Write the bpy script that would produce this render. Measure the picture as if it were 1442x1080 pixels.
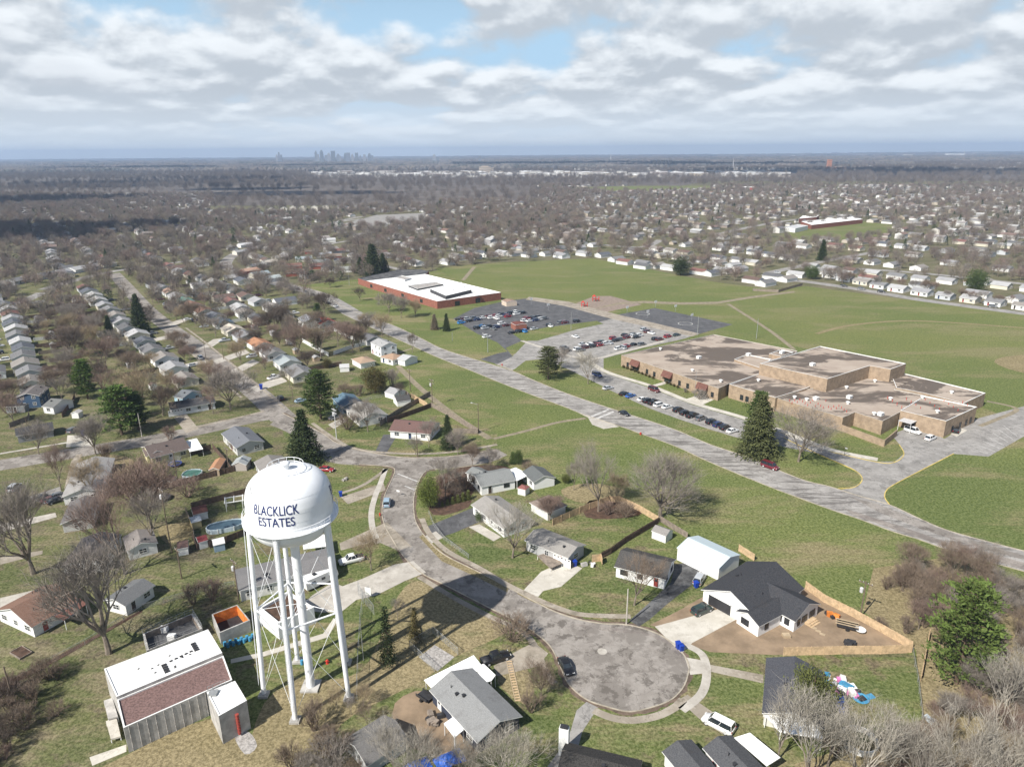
import bpy, math, random
from mathutils import Vector, Matrix
for _o in list(bpy.data.objects): bpy.data.objects.remove(_o)
SC = bpy.context.scene
R_ = math.radians
# ------------------------------------------------------------------ camera
F, PITCH, ROLL, CH = 1000.0, math.atan(326 / 1000), R_(0.46), 88.0
_f = Vector((0, math.cos(PITCH), -math.sin(PITCH)))
_r0, _u0 = Vector((1, 0, 0)), Vector((0, math.sin(PITCH), math.cos(PITCH)))
_r = math.cos(ROLL) * _r0 - math.sin(ROLL) * _u0
_u = math.sin(ROLL) * _r0 + math.cos(ROLL) * _u0
cam = bpy.data.cameras.new('camera'); camo = bpy.data.objects.new('camera', cam); SC.collection.objects.link(camo)
camo.matrix_world = Matrix(((_r.x, _u.x, -_f.x, 0), (_r.y, _u.y, -_f.y, 0), (_r.z, _u.z, -_f.z, CH), (0, 0, 0, 1)))
cam.sensor_width = 36.0; cam.lens = 36.0 * F / 1442; cam.clip_start = 0.5; cam.clip_end = 80000
SC.camera = camo
SC.render.resolution_x, SC.render.resolution_y = 1024, 766
# ------------------------------------------------------------------ sun, sky, exposure
SUN_EL, SUN_AZ = 44.4, 224.5          # azimuth clockwise from +Y: behind the camera, to its left side
sd = Vector((math.sin(R_(SUN_AZ)) * math.cos(R_(SUN_EL)), math.cos(R_(SUN_AZ)) * math.cos(R_(SUN_EL)), math.sin(R_(SUN_EL))))
sl = bpy.data.lights.new('sun', 'SUN'); sl.energy = 5.0; sl.angle = R_(0.53); sl.color = (1, 0.955, 0.88)
so = bpy.data.objects.new('sun', sl); SC.collection.objects.link(so)
so.rotation_euler = sd.to_track_quat('Z', 'Y').to_euler(); so.location = (-200, -200, 300)
SC.view_settings.view_transform = 'Standard'; SC.view_settings.look = 'None'
SC.view_settings.exposure = 0.52; SC.view_settings.gamma = 1.0
SC.render.engine = 'CYCLES'
SC.cycles.max_bounces = 5; SC.cycles.diffuse_bounces = 2; SC.cycles.glossy_bounces = 2
SC.cycles.transmission_bounces = 2; SC.cycles.volume_bounces = 0; SC.cycles.transparent_max_bounces = 8
SC.cycles.use_denoising = True
SC.cycles.caustics_reflective = SC.cycles.caustics_refractive = False

class NT:
    """tiny node-tree writer"""
    def __init__(s, tree): s.t = tree; s.n = tree.nodes; s.l = tree.links
    def add(s, typ, **kw):
        n = s.n.new(typ)
        for k, v in kw.items(): setattr(n, k, v)
        return n
    def put(s, sock, v):
        if isinstance(v, bpy.types.NodeSocket): s.l.new(v, sock)
        elif isinstance(v, bpy.types.Node): s.l.new(v.outputs[0], sock)
        elif isinstance(v, (tuple, list)) and len(v) == 3 and sock.type == 'RGBA': sock.default_value = (*v, 1)
        else: sock.default_value = v
    def math(s, op, a, b=None, c=None, clamp=False):
        n = s.add('ShaderNodeMath', operation=op, use_clamp=clamp)
        for i, v in enumerate((a, b, c)):
            if v is not None: s.put(n.inputs[i], v)
        return n.outputs[0]
    def vm(s, op, a, b=None, sc=None):
        n = s.add('ShaderNodeVectorMath', operation=op); s.put(n.inputs[0], a)
        if b is not None: s.put(n.inputs[1], b)
        if sc is not None: s.put(n.inputs['Scale'], sc)
        return n.outputs[1] if op in ('DOT_PRODUCT', 'LENGTH') else n.outputs[0]
    def mix(s, f, a, b, blend='MIX'):
        n = s.add('ShaderNodeMix', data_type='RGBA', blend_type=blend)
        s.put(n.inputs[0], f); s.put(n.inputs[6], a); s.put(n.inputs[7], b); return n.outputs[2]
    def noise(s, vec, scale, detail=3, rough=.55, dist=0):
        n = s.add('ShaderNodeTexNoise'); s.put(n.inputs['Vector'], vec); n.inputs['Scale'].default_value = scale
        n.inputs['Detail'].default_value = detail; n.inputs['Roughness'].default_value = rough; n.inputs['Distortion'].default_value = dist
        return n.outputs['Fac']
    def ramp(s, fac, lo, hi):
        n = s.add('ShaderNodeMapRange', interpolation_type='SMOOTHSTEP'); s.put(n.inputs[0], fac)
        n.inputs[1].default_value = lo; n.inputs[2].default_value = hi; return n.outputs[0]

world = bpy.data.worlds.new('World'); SC.world = world; world.use_nodes = True
w = NT(world.node_tree); w.n.clear()
wo = w.add('ShaderNodeOutputWorld'); bg = w.add('ShaderNodeBackground')
sky = w.add('ShaderNodeTexSky', sky_type='NISHITA', sun_disc=False, sun_elevation=R_(SUN_EL), sun_rotation=R_(SUN_AZ), altitude=200, air_density=1.0, dust_density=0.8, ozone_density=1.6)
SKY_STR = 0.07
CLOUD_SEED = 3.1
D = w.add('ShaderNodeTexCoord').outputs['Generated']
sx = w.add('ShaderNodeSeparateXYZ'); w.l.new(D, sx.inputs[0])
zc = w.math('MAXIMUM', sx.outputs[2], 0.0)
az = w.math('ARCTAN2', sx.outputs[0], sx.outputs[1])
cu = w.math('MULTIPLY', az, 8.0); cv = w.math('MULTIPLY', w.math('LOGARITHM', w.math('ADD', zc, .055), math.e), 2.9)
def cloud_noise(dv, lod=8):
    cc = w.add('ShaderNodeCombineXYZ'); w.l.new(cu, cc.inputs[0])
    w.put(cc.inputs[1], w.math('ADD', cv, dv)); cc.inputs[2].default_value = CLOUD_SEED
    big = w.noise(cc, .27, 2, .5); det = w.noise(cc, .85, lod, .55, .12)
    vo = w.add('ShaderNodeTexVoronoi', feature='SMOOTH_F1'); wn = w.add('ShaderNodeTexNoise'); w.put(wn.inputs['Vector'], cc); wn.inputs['Scale'].default_value = 2.2; wn.inputs['Detail'].default_value = 4
    w.put(vo.inputs['Vector'], w.vm('ADD', cc, w.vm('SCALE', wn.outputs['Color'], sc=.45))); vo.inputs['Scale'].default_value = 1.5; vo.inputs['Smoothness'].default_value = .35
    puff = w.math('MULTIPLY', w.math('SUBTRACT', .55, vo.outputs['Distance']), .22)
    return w.math('ADD', w.math('ADD', w.math('MULTIPLY', big, .5), w.math('MULTIPLY', det, .55)), puff)

n0 = cloud_noise(0.0); n1 = cloud_noise(.20, 6)
cov = w.ramp(w.math('ADD', w.math('SUBTRACT', n0, w.math('MULTIPLY', w.ramp(sx.outputs[2], .10, .18), .030)), w.math('MULTIPLY', w.ramp(w.math('SUBTRACT', .14, sx.outputs[2]), 0, .09), .085)), 0.435, 0.56)
edge = w.math('SUBTRACT', n0, n1)                         # billow tops thin out above: bright; bases: grey
lit = w.ramp(edge, -0.055, 0.085)
ccol = w.mix(lit, (0.385, 0.425, 0.47), (0.655, 0.69, 0.72))
ccol = w.mix(w.math('MULTIPLY', w.ramp(n0, .60, .78), .4), ccol, (0.47, 0.50, 0.54))
hz = w.ramp(sx.outputs[2], -0.01, 0.085)
ccol = w.mix(hz, (0.54, 0.605, 0.665), ccol)
skyc = w.vm('SCALE', sky.outputs[0], sc=SKY_STR)
clear = w.mix(w.ramp(sx.outputs[2], .12, .3), (0.33, 0.49, 0.64), skyc)
far_sky = w.mix(w.ramp(sx.outputs[2], 0.0, 0.11), (0.54, 0.61, 0.68), clear)
low = w.math('SUBTRACT', 1.0, w.ramp(sx.outputs[2], .02, .10))
covh = w.math('MULTIPLY', w.math('MAXIMUM', cov, w.math('MULTIPLY', low, .6)), w.math('SUBTRACT', 1.0, w.math('MULTIPLY', w.ramp(sx.outputs[2], .20, .40), .85)))
fin = w.mix(covh, far_sky, ccol)
w.l.new(fin, bg.inputs[0]); bg.inputs[1].default_value = 1.0
w.l.new(bg.outputs[0], wo.inputs[0])
world.cycles.sampling_method = 'MANUAL'; world.cycles.sample_map_resolution = 512

# ------------------------------------------------------------------ pixels of the survey photo -> points on the ground plane
def G(px, py, z=0.0):
    d = _f + (px - 721) / F * _r + (540 - py) / F * _u
    t = (z - CH) / d.z
    return Vector((d.x * t, d.y * t, z))
def PX(x, y, z=0.0):
    v = Vector((x, y, z - CH)); d = v.dot(_f)
    return 721 + F * v.dot(_r) / d, 540 - F * v.dot(_u) / d
def height_at(g, ytop):
    lo, hi = 0.0, 60.0
    for _ in range(30):
        m = (lo + hi) / 2
        if PX(g.x, g.y, m)[1] > ytop: lo = m
        else: hi = m
    return lo
# ------------------------------------------------------------------ materials
MATS = {}
def newmat(name, rough=.85, spec=.3):
    m = bpy.data.materials.new(name); m.use_nodes = True; t = NT(m.node_tree); t.n.clear()
    o = t.add('ShaderNodeOutputMaterial'); b = t.add('ShaderNodeBsdfPrincipled')
    b.inputs['Roughness'].default_value = rough; b.inputs['Specular IOR Level'].default_value = spec
    t.l.new(b.outputs[0], o.inputs[0]); MATS[name] = m; return m, t, b
def pos(t): return t.add('ShaderNodeNewGeometry').outputs['Position']
def opos(t): return t.add('ShaderNodeTexCoord').outputs['Object']
def plain(name, col, rough=.8, var=.18, scale=1.2, spec=.3, metal=0, bump=0, obj=False):
    m, t, b = newmat(name, rough, spec); p = opos(t) if obj else pos(t)
    n = t.noise(p, scale, 4, .65)
    lo = tuple(c * (1 - var) for c in col); hi = tuple(min(1, c * (1 + var)) for c in col)
    t.put(b.inputs['Base Color'], t.mix(t.ramp(n, .3, .7), lo, hi)); b.inputs['Metallic'].default_value = metal
    if bump:
        bn = t.add('ShaderNodeBump'); bn.inputs['Strength'].default_value = bump; t.put(bn.inputs['Height'], t.noise(p, scale * 8, 3)); t.put(b.inputs['Normal'], bn.outputs[0])
    return m
def grass(name, g1, g2, tan, dirt, tan_amt, sc=1.0, dirt_amt=.62):
    m, t, b = newmat(name, .95, .1); p = pos(t)
    c = t.mix(t.ramp(t.noise(p, .035 * sc, 4, .6), .35, .65), g1, g2)
    streak = t.add('ShaderNodeMapping'); t.put(streak.inputs[0], p); streak.inputs['Scale'].default_value = (.35, 1, 1); streak.inputs['Rotation'].default_value = (0, 0, .65)
    ts = t.noise(streak, .11 * sc, 6, .68, .4)
    c = t.mix(t.ramp(ts, tan_amt, tan_amt + .22), c, tan)
    c = t.mix(t.ramp(t.noise(p, .07 * sc, 5, .7), dirt_amt, dirt_amt + .14), c, dirt)
    c = t.mix(t.math('MULTIPLY', t.ramp(t.noise(p, .55, 6, .78), .40, .60), .5), t.mix(.30, c, (.02, .025, .01)), t.mix(.12, c, (.4, .36, .2)))
    fine = t.noise(p, 1.7, 5, .75)
    c = t.mix(t.ramp(fine, .36, .64), t.mix(.5, c, (0.014, .018, .006)), t.mix(.20, c, (.42, .38, .24)))
    t.put(b.inputs['Base Color'], c)
    bn = t.add('ShaderNodeBump'); bn.inputs['Strength'].default_value = .5; bn.inputs['Distance'].default_value = .3
    t.put(bn.inputs['Height'], t.noise(p, 2.4, 4, .7)); t.put(b.inputs['Normal'], bn.outputs[0]); return m
grass('yard_grass', (.084, .140, .025), (.160, .208, .050), (.34, .275, .155), (.18, .135, .09), .452, 1.7, .535)
grass('west_grass', (.088, .122, .032), (.150, .170, .056), (.29, .24, .15), (.16, .125, .09), .44, 2.0, .51)
grass('field_grass', (.112, .172, .032), (.172, .222, .050), (.33, .28, .145), (.23, .20, .11), .462, .6, .63)
grass('far_field', (.135, .192, .040), (.190, .226, .056), (.28, .26, .12), (.23, .20, .11), .47, .4, .68)
grass('dry_grass', (.40, .315, .18), (.33, .26, .14), (.14, .15, .055), (.22, .16, .10), .57, 2.0, .66)
grass('town_ground', (.11, .118, .055), (.17, .155, .09), (.27, .235, .17), (.20, .165, .13), .46, .9, .52)
def asphalt(name, base, dark, light, crack=.5, patch=.5, along=None):
    m, t, b = newmat(name, .9, .2); p = pos(t)
    c = t.mix(t.ramp(t.noise(p, .35, 7, .7), .38, .62), base, light)
    mid_ = tuple((x + y) / 2 for x, y in zip(base, dark))
    c = t.mix(t.math('MULTIPLY', t.ramp(t.noise(p, .15, 8, .74, .12), .47, .54), patch * .95), c, mid_)
    c = t.mix(t.math('MULTIPLY', t.ramp(t.noise(p, .27, 8, .76, .15), .535, .585), patch), c, dark)
    if along is not None:
        mp = t.add('ShaderNodeMapping'); t.put(mp.inputs[0], p); mp.inputs['Rotation'].default_value = (0, 0, -along); mp.inputs['Scale'].default_value = (.12, 1.1, 1)
        c = t.mix(t.math('MULTIPLY', t.ramp(t.noise(mp, .55, 8, .75, .2), .505, .575), .85), c, dark)
    nz = t.add('ShaderNodeTexNoise'); t.put(nz.inputs['Vector'], p); nz.inputs['Scale'].default_value = .7; nz.inputs['Detail'].default_value = 5
    pw = t.vm('ADD', p, t.vm('SCALE', nz.outputs['Color'], sc=2.6))
    for sc_, w0, f in ((.19, .016, 1.0), (.5, .03, .6)):
        wv = t.add('ShaderNodeTexVoronoi', feature='DISTANCE_TO_EDGE'); t.put(wv.inputs['Vector'], pw); wv.inputs['Scale'].default_value = sc_
        ck = t.math('SUBTRACT', 1.0, t.ramp(wv.outputs['Distance'], .002, w0)); msk = t.ramp(t.noise(p, .12 if f == 1 else .2, 3), .44, .6)
        c = t.mix(t.math('MULTIPLY', t.math('MULTIPLY', ck, msk), crack * f), c, dark)
    c = t.mix(t.math('MULTIPLY', t.noise(p, 4, 4, .7), .22), c, light)
    t.put(b.inputs['Base Color'], c); return m
asphalt('old_asphalt', (.245, .222, .198), (.09, .078, .067), (.31, .285, .258), .7, .8)
asphalt('main_road', (.29, .274, .255), (.085, .077, .07), (.37, .352, .33), .7, .4, R_(-48))
asphalt('lot_dark', (.09, .09, .094), (.04, .04, .042), (.13, .13, .134), .6, .5)
asphalt('lot_light', (.27, .257, .24), (.10, .095, .088), (.335, .32, .302), .75, .5)
asphalt('drive_black', (.042, .042, .044), (.02, .02, .02), (.15, .15, .15), .2, .3)
asphalt('concrete', (.40, .37, .325), (.22, .195, .165), (.49, .46, .41), .3, .35)
asphalt('concrete_new', (.48, .45, .39), (.30, .27, .225), (.55, .52, .46), .2, .45)
asphalt('walk_old', (.30, .26, .21), (.13, .11, .08), (.37, .33, .275), .4, .6)
asphalt('tar_patch', (.19, .165, .15), (.10, .09, .08), (.30, .27, .24), .5, .6)
plain('kerb_stone', (.36, .32, .255), .9, .25, .5)
plain('yellow_kerb', (.55, .42, .12), .9, .3, .5)
plain('bare_dirt', (.245, .18, .12), .95, .22, .25, bump=.4)
plain('mulch', (.085, .052, .036), .95, .4, .9, bump=.5)
plain('play_mulch', (.24, .19, .155), .95, .2, .6)
plain('gravel', (.33, .31, .29), .95, .4, 1.8, bump=.5)
plain('worn_line', (.46, .45, .43), .8, .3, .8); plain('court_line', (.55, .55, .52), .8, .2)
plain('white_line', (.72, .72, .70), .8, .2, .4)
plain('water_pool', (.055, .09, .115), .15, .2, .8, spec=.6)
plain('white_paint', (.80, .815, .83), .38, .035, .35, spec=.5)
plain('lettering_blue', (.022, .035, .13), .5, .1)
plain('rusty_orange', (.62, .21, .045), .8, .3, .9)
plain('pool_steel', (.45, .53, .58), .5, .1)
plain('grey_concrete', (.40, .385, .36), .9, .25, .6, bump=.2)
plain('white_membrane', (.82, .82, .80), .8, .05, .3)
plain('maroon_gravel', (.165, .105, .095), .95, .38, 3.2)
plain('bark', (.21, .175, .14), .95, .3, 2.0, bump=.6, obj=True)
plain('galv_wire', (.36, .37, .37), .5, .1, metal=.4)
plain('pole_wood', (.15, .115, .085), .9, .3, 1.5, obj=True)
plain('cedar', (.50, .365, .225), .85, .22, 1.4)
plain('gutter_silt', (.135, .10, .075), .95, .35, .8)
plain('rust_red', (.30, .06, .05), .8, .2)
plain('weathered_fence', (.235, .195, .16), .9, .28, 1.2)
plain('dark_fence', (.125, .085, .065), .9, .3, 1.2)
plain('white_vinyl', (.74, .74, .72), .5, .05)
plain('dark_metal', (.035, .035, .038), .5, .2)
plain('tyre', (.02, .02, .02), .9, .2)
plain('glass', (.022, .028, .034), .08, .3, spec=.8)
plain('red_plastic', (.48, .045, .03), .5, .15)
plain('blue_plastic', (.015, .05, .34), .45, .15)
plain('cyan_plastic', (.06, .25, .42), .45, .15)
plain('pink_plastic', (.62, .20, .42), .5, .15)
plain('green_plastic', (.06, .14, .11), .5, .15)
plain('tan_plastic', (.42, .33, .22), .6, .15)
plain('lamp_red', (.30, .01, .01), .3, .1); plain('lamp_clear', (.7, .7, .68), .2, .1)
plain('red_brick', (.26, .105, .075), .9, .2, 1.0)
plain('brick_tan', (.32, .242, .17), .9, .2, .7)
plain('brown_canopy', (.14, .065, .05), .8, .2, .7)
plain('rust_pipe', (.30, .06, .045), .6, .2); plain('dirt_path', (.235, .20, .14), .95, .25, .5); plain('wood_floor', (.115, .098, .085), .95, .3, .02); plain('cloud_white', (.8, .8, .8), 1.0, .02)
plain('blue_tarp', (.03, .12, .50), .5, .25, .8)
plain('transformer_grey', (.5, .5, .5), .5, .1)
plain('evergreen_trunk', (.12, .085, .06), .95, .3, 2.0, obj=True)
def objcol(name, rough, spec=.3, kind='plain', coat=0):
    m, t, b = newmat(name, rough, spec); oc = t.add('ShaderNodeObjectInfo').outputs['Color']; p = opos(t)
    if kind == 'siding':
        sp = t.add('ShaderNodeSeparateXYZ'); t.put(sp.inputs[0], p)
        fr = t.math('FRACT', t.math('MULTIPLY', sp.outputs[2], 4.0)); k = t.ramp(fr, .0, .14)
        c = t.mix(k, t.mix(.2, oc, (0, 0, 0)), oc); c = t.mix(t.ramp(t.noise(p, .5, 5, .7), .42, .8), c, t.mix(.07, c, (.2, .15, .1)))
    elif kind == 'shingle':
        br = t.add('ShaderNodeTexNoise'); mp = t.add('ShaderNodeMapping'); t.put(mp.inputs[0], p); mp.inputs['Scale'].default_value = (1, 1, 2.2)
        t.put(br.inputs['Vector'], mp); br.inputs['Scale'].default_value = 5.5; br.inputs['Detail'].default_value = 3
        c = t.mix(t.ramp(br.outputs['Fac'], .3, .72), t.mix(.20, oc, (.01, .01, .012)), t.mix(.07, oc, (.55, .52, .48)))
        st = t.ramp(t.noise(p, .35, 5, .7, 1.0), .5, .75); c = t.mix(t.math('MULTIPLY', st, .35), c, (.07, .06, .055))
    elif kind == 'twig':
        n = t.noise(p, .6, 2); c = t.mix(t.ramp(n, .35, .65), t.mix(.3, oc, (.05, .04, .03)), oc)
    elif kind == 'leaf':
        n = t.noise(p, .9, 3, .6); c = t.mix(t.ramp(n, .38, .62), t.mix(.5, oc, (.008, .014, .006)), oc); c = t.mix(t.ramp(t.noise(p, 6, 2), .3, .8), c, t.mix(.2, c, (.3, .32, .1)))
    else: c = oc
    t.put(b.inputs['Base Color'], c)
    if coat: b.inputs['Coat Weight'].default_value = coat; b.inputs['Coat Roughness'].default_value = .08
    return m
objcol('siding', .7, .25, 'siding'); objcol('shingle', .95, .15, 'shingle'); objcol('twig', .95, .1, 'twig')
objcol('leaf', .8, .2, 'leaf'); objcol('paint', .35, .5, 'plain', .6); objcol('tinted', .6, .3)
# flat school roof: pale gravel with dark standing-water stains
m, t, b = newmat('stained_roof', .95, .1); p = pos(t)
c = t.mix(t.ramp(t.noise(p, .15, 5, .6), .35, .7), (.345, .285, .235), (.40, .34, .285))
mp = t.add('ShaderNodeMapping'); t.put(mp.inputs[0], p); mp.inputs['Rotation'].default_value = (0, 0, .25); mp.inputs['Scale'].default_value = (.75, 1.5, 1)
st = t.ramp(t.noise(mp, .055, 7, .66, .6), .465, .545); c = t.mix(t.math('MULTIPLY', st, .86), c, (.085, .07, .06))
t.put(b.inputs['Base Color'], c)
# dark roof of standing-seam metal
m, t, b = newmat('ribbed_metal', .4, .5); p = opos(t); sp = t.add('ShaderNodeSeparateXYZ'); t.put(sp.inputs[0], p)
fr = t.ramp(t.math('FRACT', t.math('MULTIPLY', sp.outputs[0], 1.6)), 0, .12)
t.put(b.inputs['Base Color'], t.mix(fr, (.33, .40, .43), (.50, .585, .62)))
# chain-link: real holes through a procedural transparency pattern
m, t, b = newmat('chain_mesh', .5, .5); p = opos(t); sp = t.add('ShaderNodeSeparateXYZ'); t.put(sp.inputs[0], p)
b.inputs['Base Color'].default_value = (.42, .43, .43, 1)
u = t.math('ADD', t.math('ADD', sp.outputs[0], sp.outputs[1]), sp.outputs[2]); v = t.math('SUBTRACT', t.math('ADD', sp.outputs[0], sp.outputs[1]), sp.outputs[2])
def line(a): return t.math('LESS_THAN', t.math('FRACT', t.math('MULTIPLY', a, 5.0)), .10)
t.put(b.inputs['Alpha'], t.math('MAXIMUM', line(u), line(v)))
def M(n): return MATS[n]
# ------------------------------------------------------------------ mesh writer
class MB:
    def __init__(s): s.v = []; s.f = []; s.m = []
    def face(s, pts, mi=0):
        k = len(s.v); s.v += [tuple(p) for p in pts]; s.f.append(tuple(range(k, k + len(pts)))); s.m.append(mi)
    def grid(s, rings, mi=0, close=True):
        k = len(s.v); n = len(rings[0])
        for r in rings: s.v += [tuple(p) for p in r]
        for i in range(len(rings) - 1):
            for j in range(n if close else n - 1):
                a = k + i * n + j; b = k + i * n + (j + 1) % n
                s.f.append((a, b, b + n, a + n)); s.m.append(mi)
    def box(s, x0, x1, y0, y1, z0, z1, mi=0, top=None, M4=None):
        c = [Vector(p) for p in ((x0, y0, z0), (x1, y0, z0), (x1, y1, z0), (x0, y1, z0), (x0, y0, z1), (x1, y0, z1), (x1, y1, z1), (x0, y1, z1))]
        if M4: c = [M4 @ p for p in c]
        k = len(s.v); s.v += [tuple(p) for p in c]
        for q, f in enumerate(((0, 3, 2, 1), (4, 5, 6, 7), (0, 1, 5, 4), (1, 2, 6, 5), (2, 3, 7, 6), (3, 0, 4, 7))):
            s.f.append(tuple(k + i for i in f)); s.m.append(top if (q == 1 and top is not None) else mi)
    def prism(s, pts, z0, z1, mi=0, top=None, bottom=False):
        n = len(pts); k = len(s.v)
        s.v += [(p[0], p[1], z0) for p in pts] + [(p[0], p[1], z1) for p in pts]
        for i in range(n): s.f.append((k + i, k + (i + 1) % n, k + n + (i + 1) % n, k + n + i)); s.m.append(mi)
        s.f.append(tuple(k + n + i for i in range(n))); s.m.append(mi if top is None else top)
    def tube(s, a, b, ra, rb=None, n=6, mi=0, caps=True):
        a, b = Vector(a), Vector(b); rb = ra if rb is None else rb
        d = (b - a); 
        if d.length < 1e-6: return
        d.normalize(); x = d.orthogonal().normalized(); y = d.cross(x)
        r = [[a + (x * math.cos(q) + y * math.sin(q)) * ra for q in [2 * math.pi * i / n for i in range(n)]],
             [b + (x * math.cos(q) + y * math.sin(q)) * rb for q in [2 * math.pi * i / n for i in range(n)]]]
        s.grid(r, mi)
        if caps: s.face(r[0][::-1], mi); s.face(r[1], mi)
    def lathe(s, prof, n=32, c=(0, 0), mi=0):
        s.grid([[(c[0] + r * math.cos(2 * math.pi * i / n), c[1] + r * math.sin(2 * math.pi * i / n), z) for i in range(n)] for r, z in prof], mi)
    def build(s, name, mats, parent=None, smooth=False, col=None):
        me = bpy.data.meshes.new(name); me.from_pydata(s.v, [], s.f)
        if isinstance(mats, str): mats = [mats]
        for q in mats: me.materials.append(M(q))
        if len(mats) > 1: me.polygons.foreach_set('material_index', s.m)
        if smooth: me.polygons.foreach_set('use_smooth', [True] * len(s.f))
        me.update()
        return put(name, me, parent, col)
def put(name, me, parent=None, col=None):
    o = bpy.data.objects.new(name, me); SC.collection.objects.link(o)
    if parent: o.parent = parent
    if col: o.color = (*col, 1)
    return o
def tag(o, label, cat, group=None, kind=None):
    o['label'] = label; o['category'] = cat
    if group: o['group'] = group
    if kind: o['kind'] = kind
    return o
def thing(name, label, cat, loc=(0, 0, 0), rz=0.0, group=None):
    o = bpy.data.objects.new(name, None); SC.collection.objects.link(o); o.empty_display_size = .5
    o.location = loc; o.rotation_euler = (0, 0, rz); return tag(o, label, cat, group)
def struct(o, kind='structure'): o['kind'] = kind; return o
def copy_tree(o, parent=None, cols=None):
    c = o.copy(); SC.collection.objects.link(c); c.parent = parent
    if cols and c.name.split('.')[0] in cols: c.color = (*cols[c.name.split('.')[0]], 1)
    for ch in o.children: copy_tree(ch, c, cols)
    return c
def smooth_line(pts, k=6, closed=False):
    out = []; n = len(pts); P_ = [Vector(p[:2]) for p in pts]
    for i in range(n if closed else n - 1):
        p0, p1, p2, p3 = (P_[(i - 1) % n] if closed or i > 0 else P_[0]), P_[i], P_[(i + 1) % n], (P_[(i + 2) % n] if closed or i + 2 < n else P_[-1])
        for j in range(k):
            u = j / k; out.append(.5 * ((2 * p1) + (p2 - p0) * u + (2 * p0 - 5 * p1 + 4 * p2 - p3) * u * u + (3 * p1 - p0 - 3 * p2 + p3) * u ** 3))
    if not closed: out.append(P_[-1])
    return out
def gp(l, z=0.0): return [G(x, y, z) for x, y in l]
from mathutils.geometry import tessellate_polygon
def sheet(name, pts, z, mat, kind='structure', sm=0):
    """flat polygon of ground cover at height z"""
    if sm: pts = smooth_line(pts, sm, True)
    co = [Vector((p[0], p[1], z)) for p in pts]; mb = MB(); mb.v = [tuple(c) for c in co]
    for tri in tessellate_polygon([co]):
        a, b, c = (co[i] for i in tri)
        if (b - a).cross(c - a).z < 0: tri = tri[::-1]
        mb.f.append(tuple(tri)); mb.m.append(0)
    return struct(mb.build(name, mat), kind)
def offset_line(pts, d):
    out = []
    for i, p in enumerate(pts):
        a = pts[max(0, i - 1)]; b = pts[min(len(pts) - 1, i + 1)]; t_ = Vector((b[0] - a[0], b[1] - a[1])); t_.normalize()
        out.append(Vector((p[0] - t_.y * d, p[1] + t_.x * d)))
    return out
def strip(name, pts, wid, z, mat, sm=5):
    if sm: pts = smooth_line(pts, sm)
    a, b = offset_line(pts, wid / 2), offset_line(pts, -wid / 2); mb = MB()
    mb.grid([[(p[0], p[1], z) for p in b], [(p[0], p[1], z) for p in a]], 0, False)
    return struct(mb.build(name, mat))
def kerb(pts, z=.13, wid=.22, mat='kerb_stone', sm=4):
    if sm: pts = smooth_line(pts, sm)
    a, b = offset_line(pts, wid / 2), offset_line(pts, -wid / 2); mb = MB()
    mb.grid([[(p[0], p[1], 0) for p in b], [(p[0], p[1], z) for p in b], [(p[0], p[1], z) for p in a], [(p[0], p[1], 0) for p in a]], 0, False)
    return struct(mb.build('kerb', mat))
def in_poly(x, y, poly):
    c = False; n = len(poly); j = n - 1
    for i in range(n):
        a, b = poly[i], poly[j]
        if (a[1] > y) != (b[1] > y) and x < (b[0] - a[0]) * (y - a[1]) / (b[1] - a[1]) + a[0]: c = not c
        j = i
    return c
ORD = 'first second third fourth fifth sixth seventh eighth ninth tenth eleventh twelfth thirteenth fourteenth fifteenth sixteenth seventeenth eighteenth nineteenth twentieth'.split() + ['twenty-first', 'twenty-second', 'twenty-third', 'twenty-fourth', 'twenty-fifth', 'twenty-sixth', 'twenty-seventh', 'twenty-eighth', 'twenty-ninth', 'thirtieth']
OCC = []        # (x, y, radius) of what already stands somewhere
def free(x, y, r): return all((x - a) ** 2 + (y - b) ** 2 > (r + c) ** 2 for a, b, c in OCC)
KEEP = []       # polygons kept free of scattered houses and trees
LINES = []      # road centrelines kept free: (points, half width)
def near_line(x, y, extra=0.0):
    for pts, hw in LINES:
        for i in range(len(pts) - 1):
            a, b = pts[i], pts[i + 1]; dx, dy = b[0] - a[0], b[1] - a[1]; L2 = dx * dx + dy * dy
            if L2 == 0: continue
            u = max(0, min(1, ((x - a[0]) * dx + (y - a[1]) * dy) / L2))
            if (a[0] + u * dx - x) ** 2 + (a[1] + u * dy - y) ** 2 < (hw + extra) ** 2: return True
    return False
# ================================================================== GROUND, ROADS, LAWNS
def quad(x0, x1, y0, y1): return [(x0, y0), (x1, y0), (x1, y1), (x0, y1)]
sheet('ground', quad(-13500, 13500, -300, 16500), 0.0, 'town_ground')
sheet('woodland_ground', gp([(-300, 300), (250, 290), (800, 288), (1000, 255), (1800, 255), (1500, 225), (0, 234)]), .006, 'wood_floor')
sheet('yard_lawn', quad(-420, 60, 60, 420), .004, 'yard_grass')
LAWN = gp([(700, 640), (760, 700), (860, 712), (905, 735), (960, 775), (1040, 780), (1130, 840), (1200, 890), (1330, 940), (1500, 1000), (1600, 830), (1600, 460), (1442, 446), (1135, 404), (1090, 408), (1010, 398), (835, 365), (650, 374), (600, 384), (520, 392), (440, 400), (395, 402), (480, 428), (560, 470), (545, 500), (520, 530), (600, 560), (700, 610)])
sheet('west_lawn', gp([(-500, 1250), (200, 1080), (330, 860), (350, 800), (330, 700), (410, 640), (395, 600), (470, 560), (560, 470), (400, 400), (150, 380), (-500, 400)]), .007, 'west_grass')
sheet('school_lawn', LAWN, .010, 'field_grass')
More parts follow.
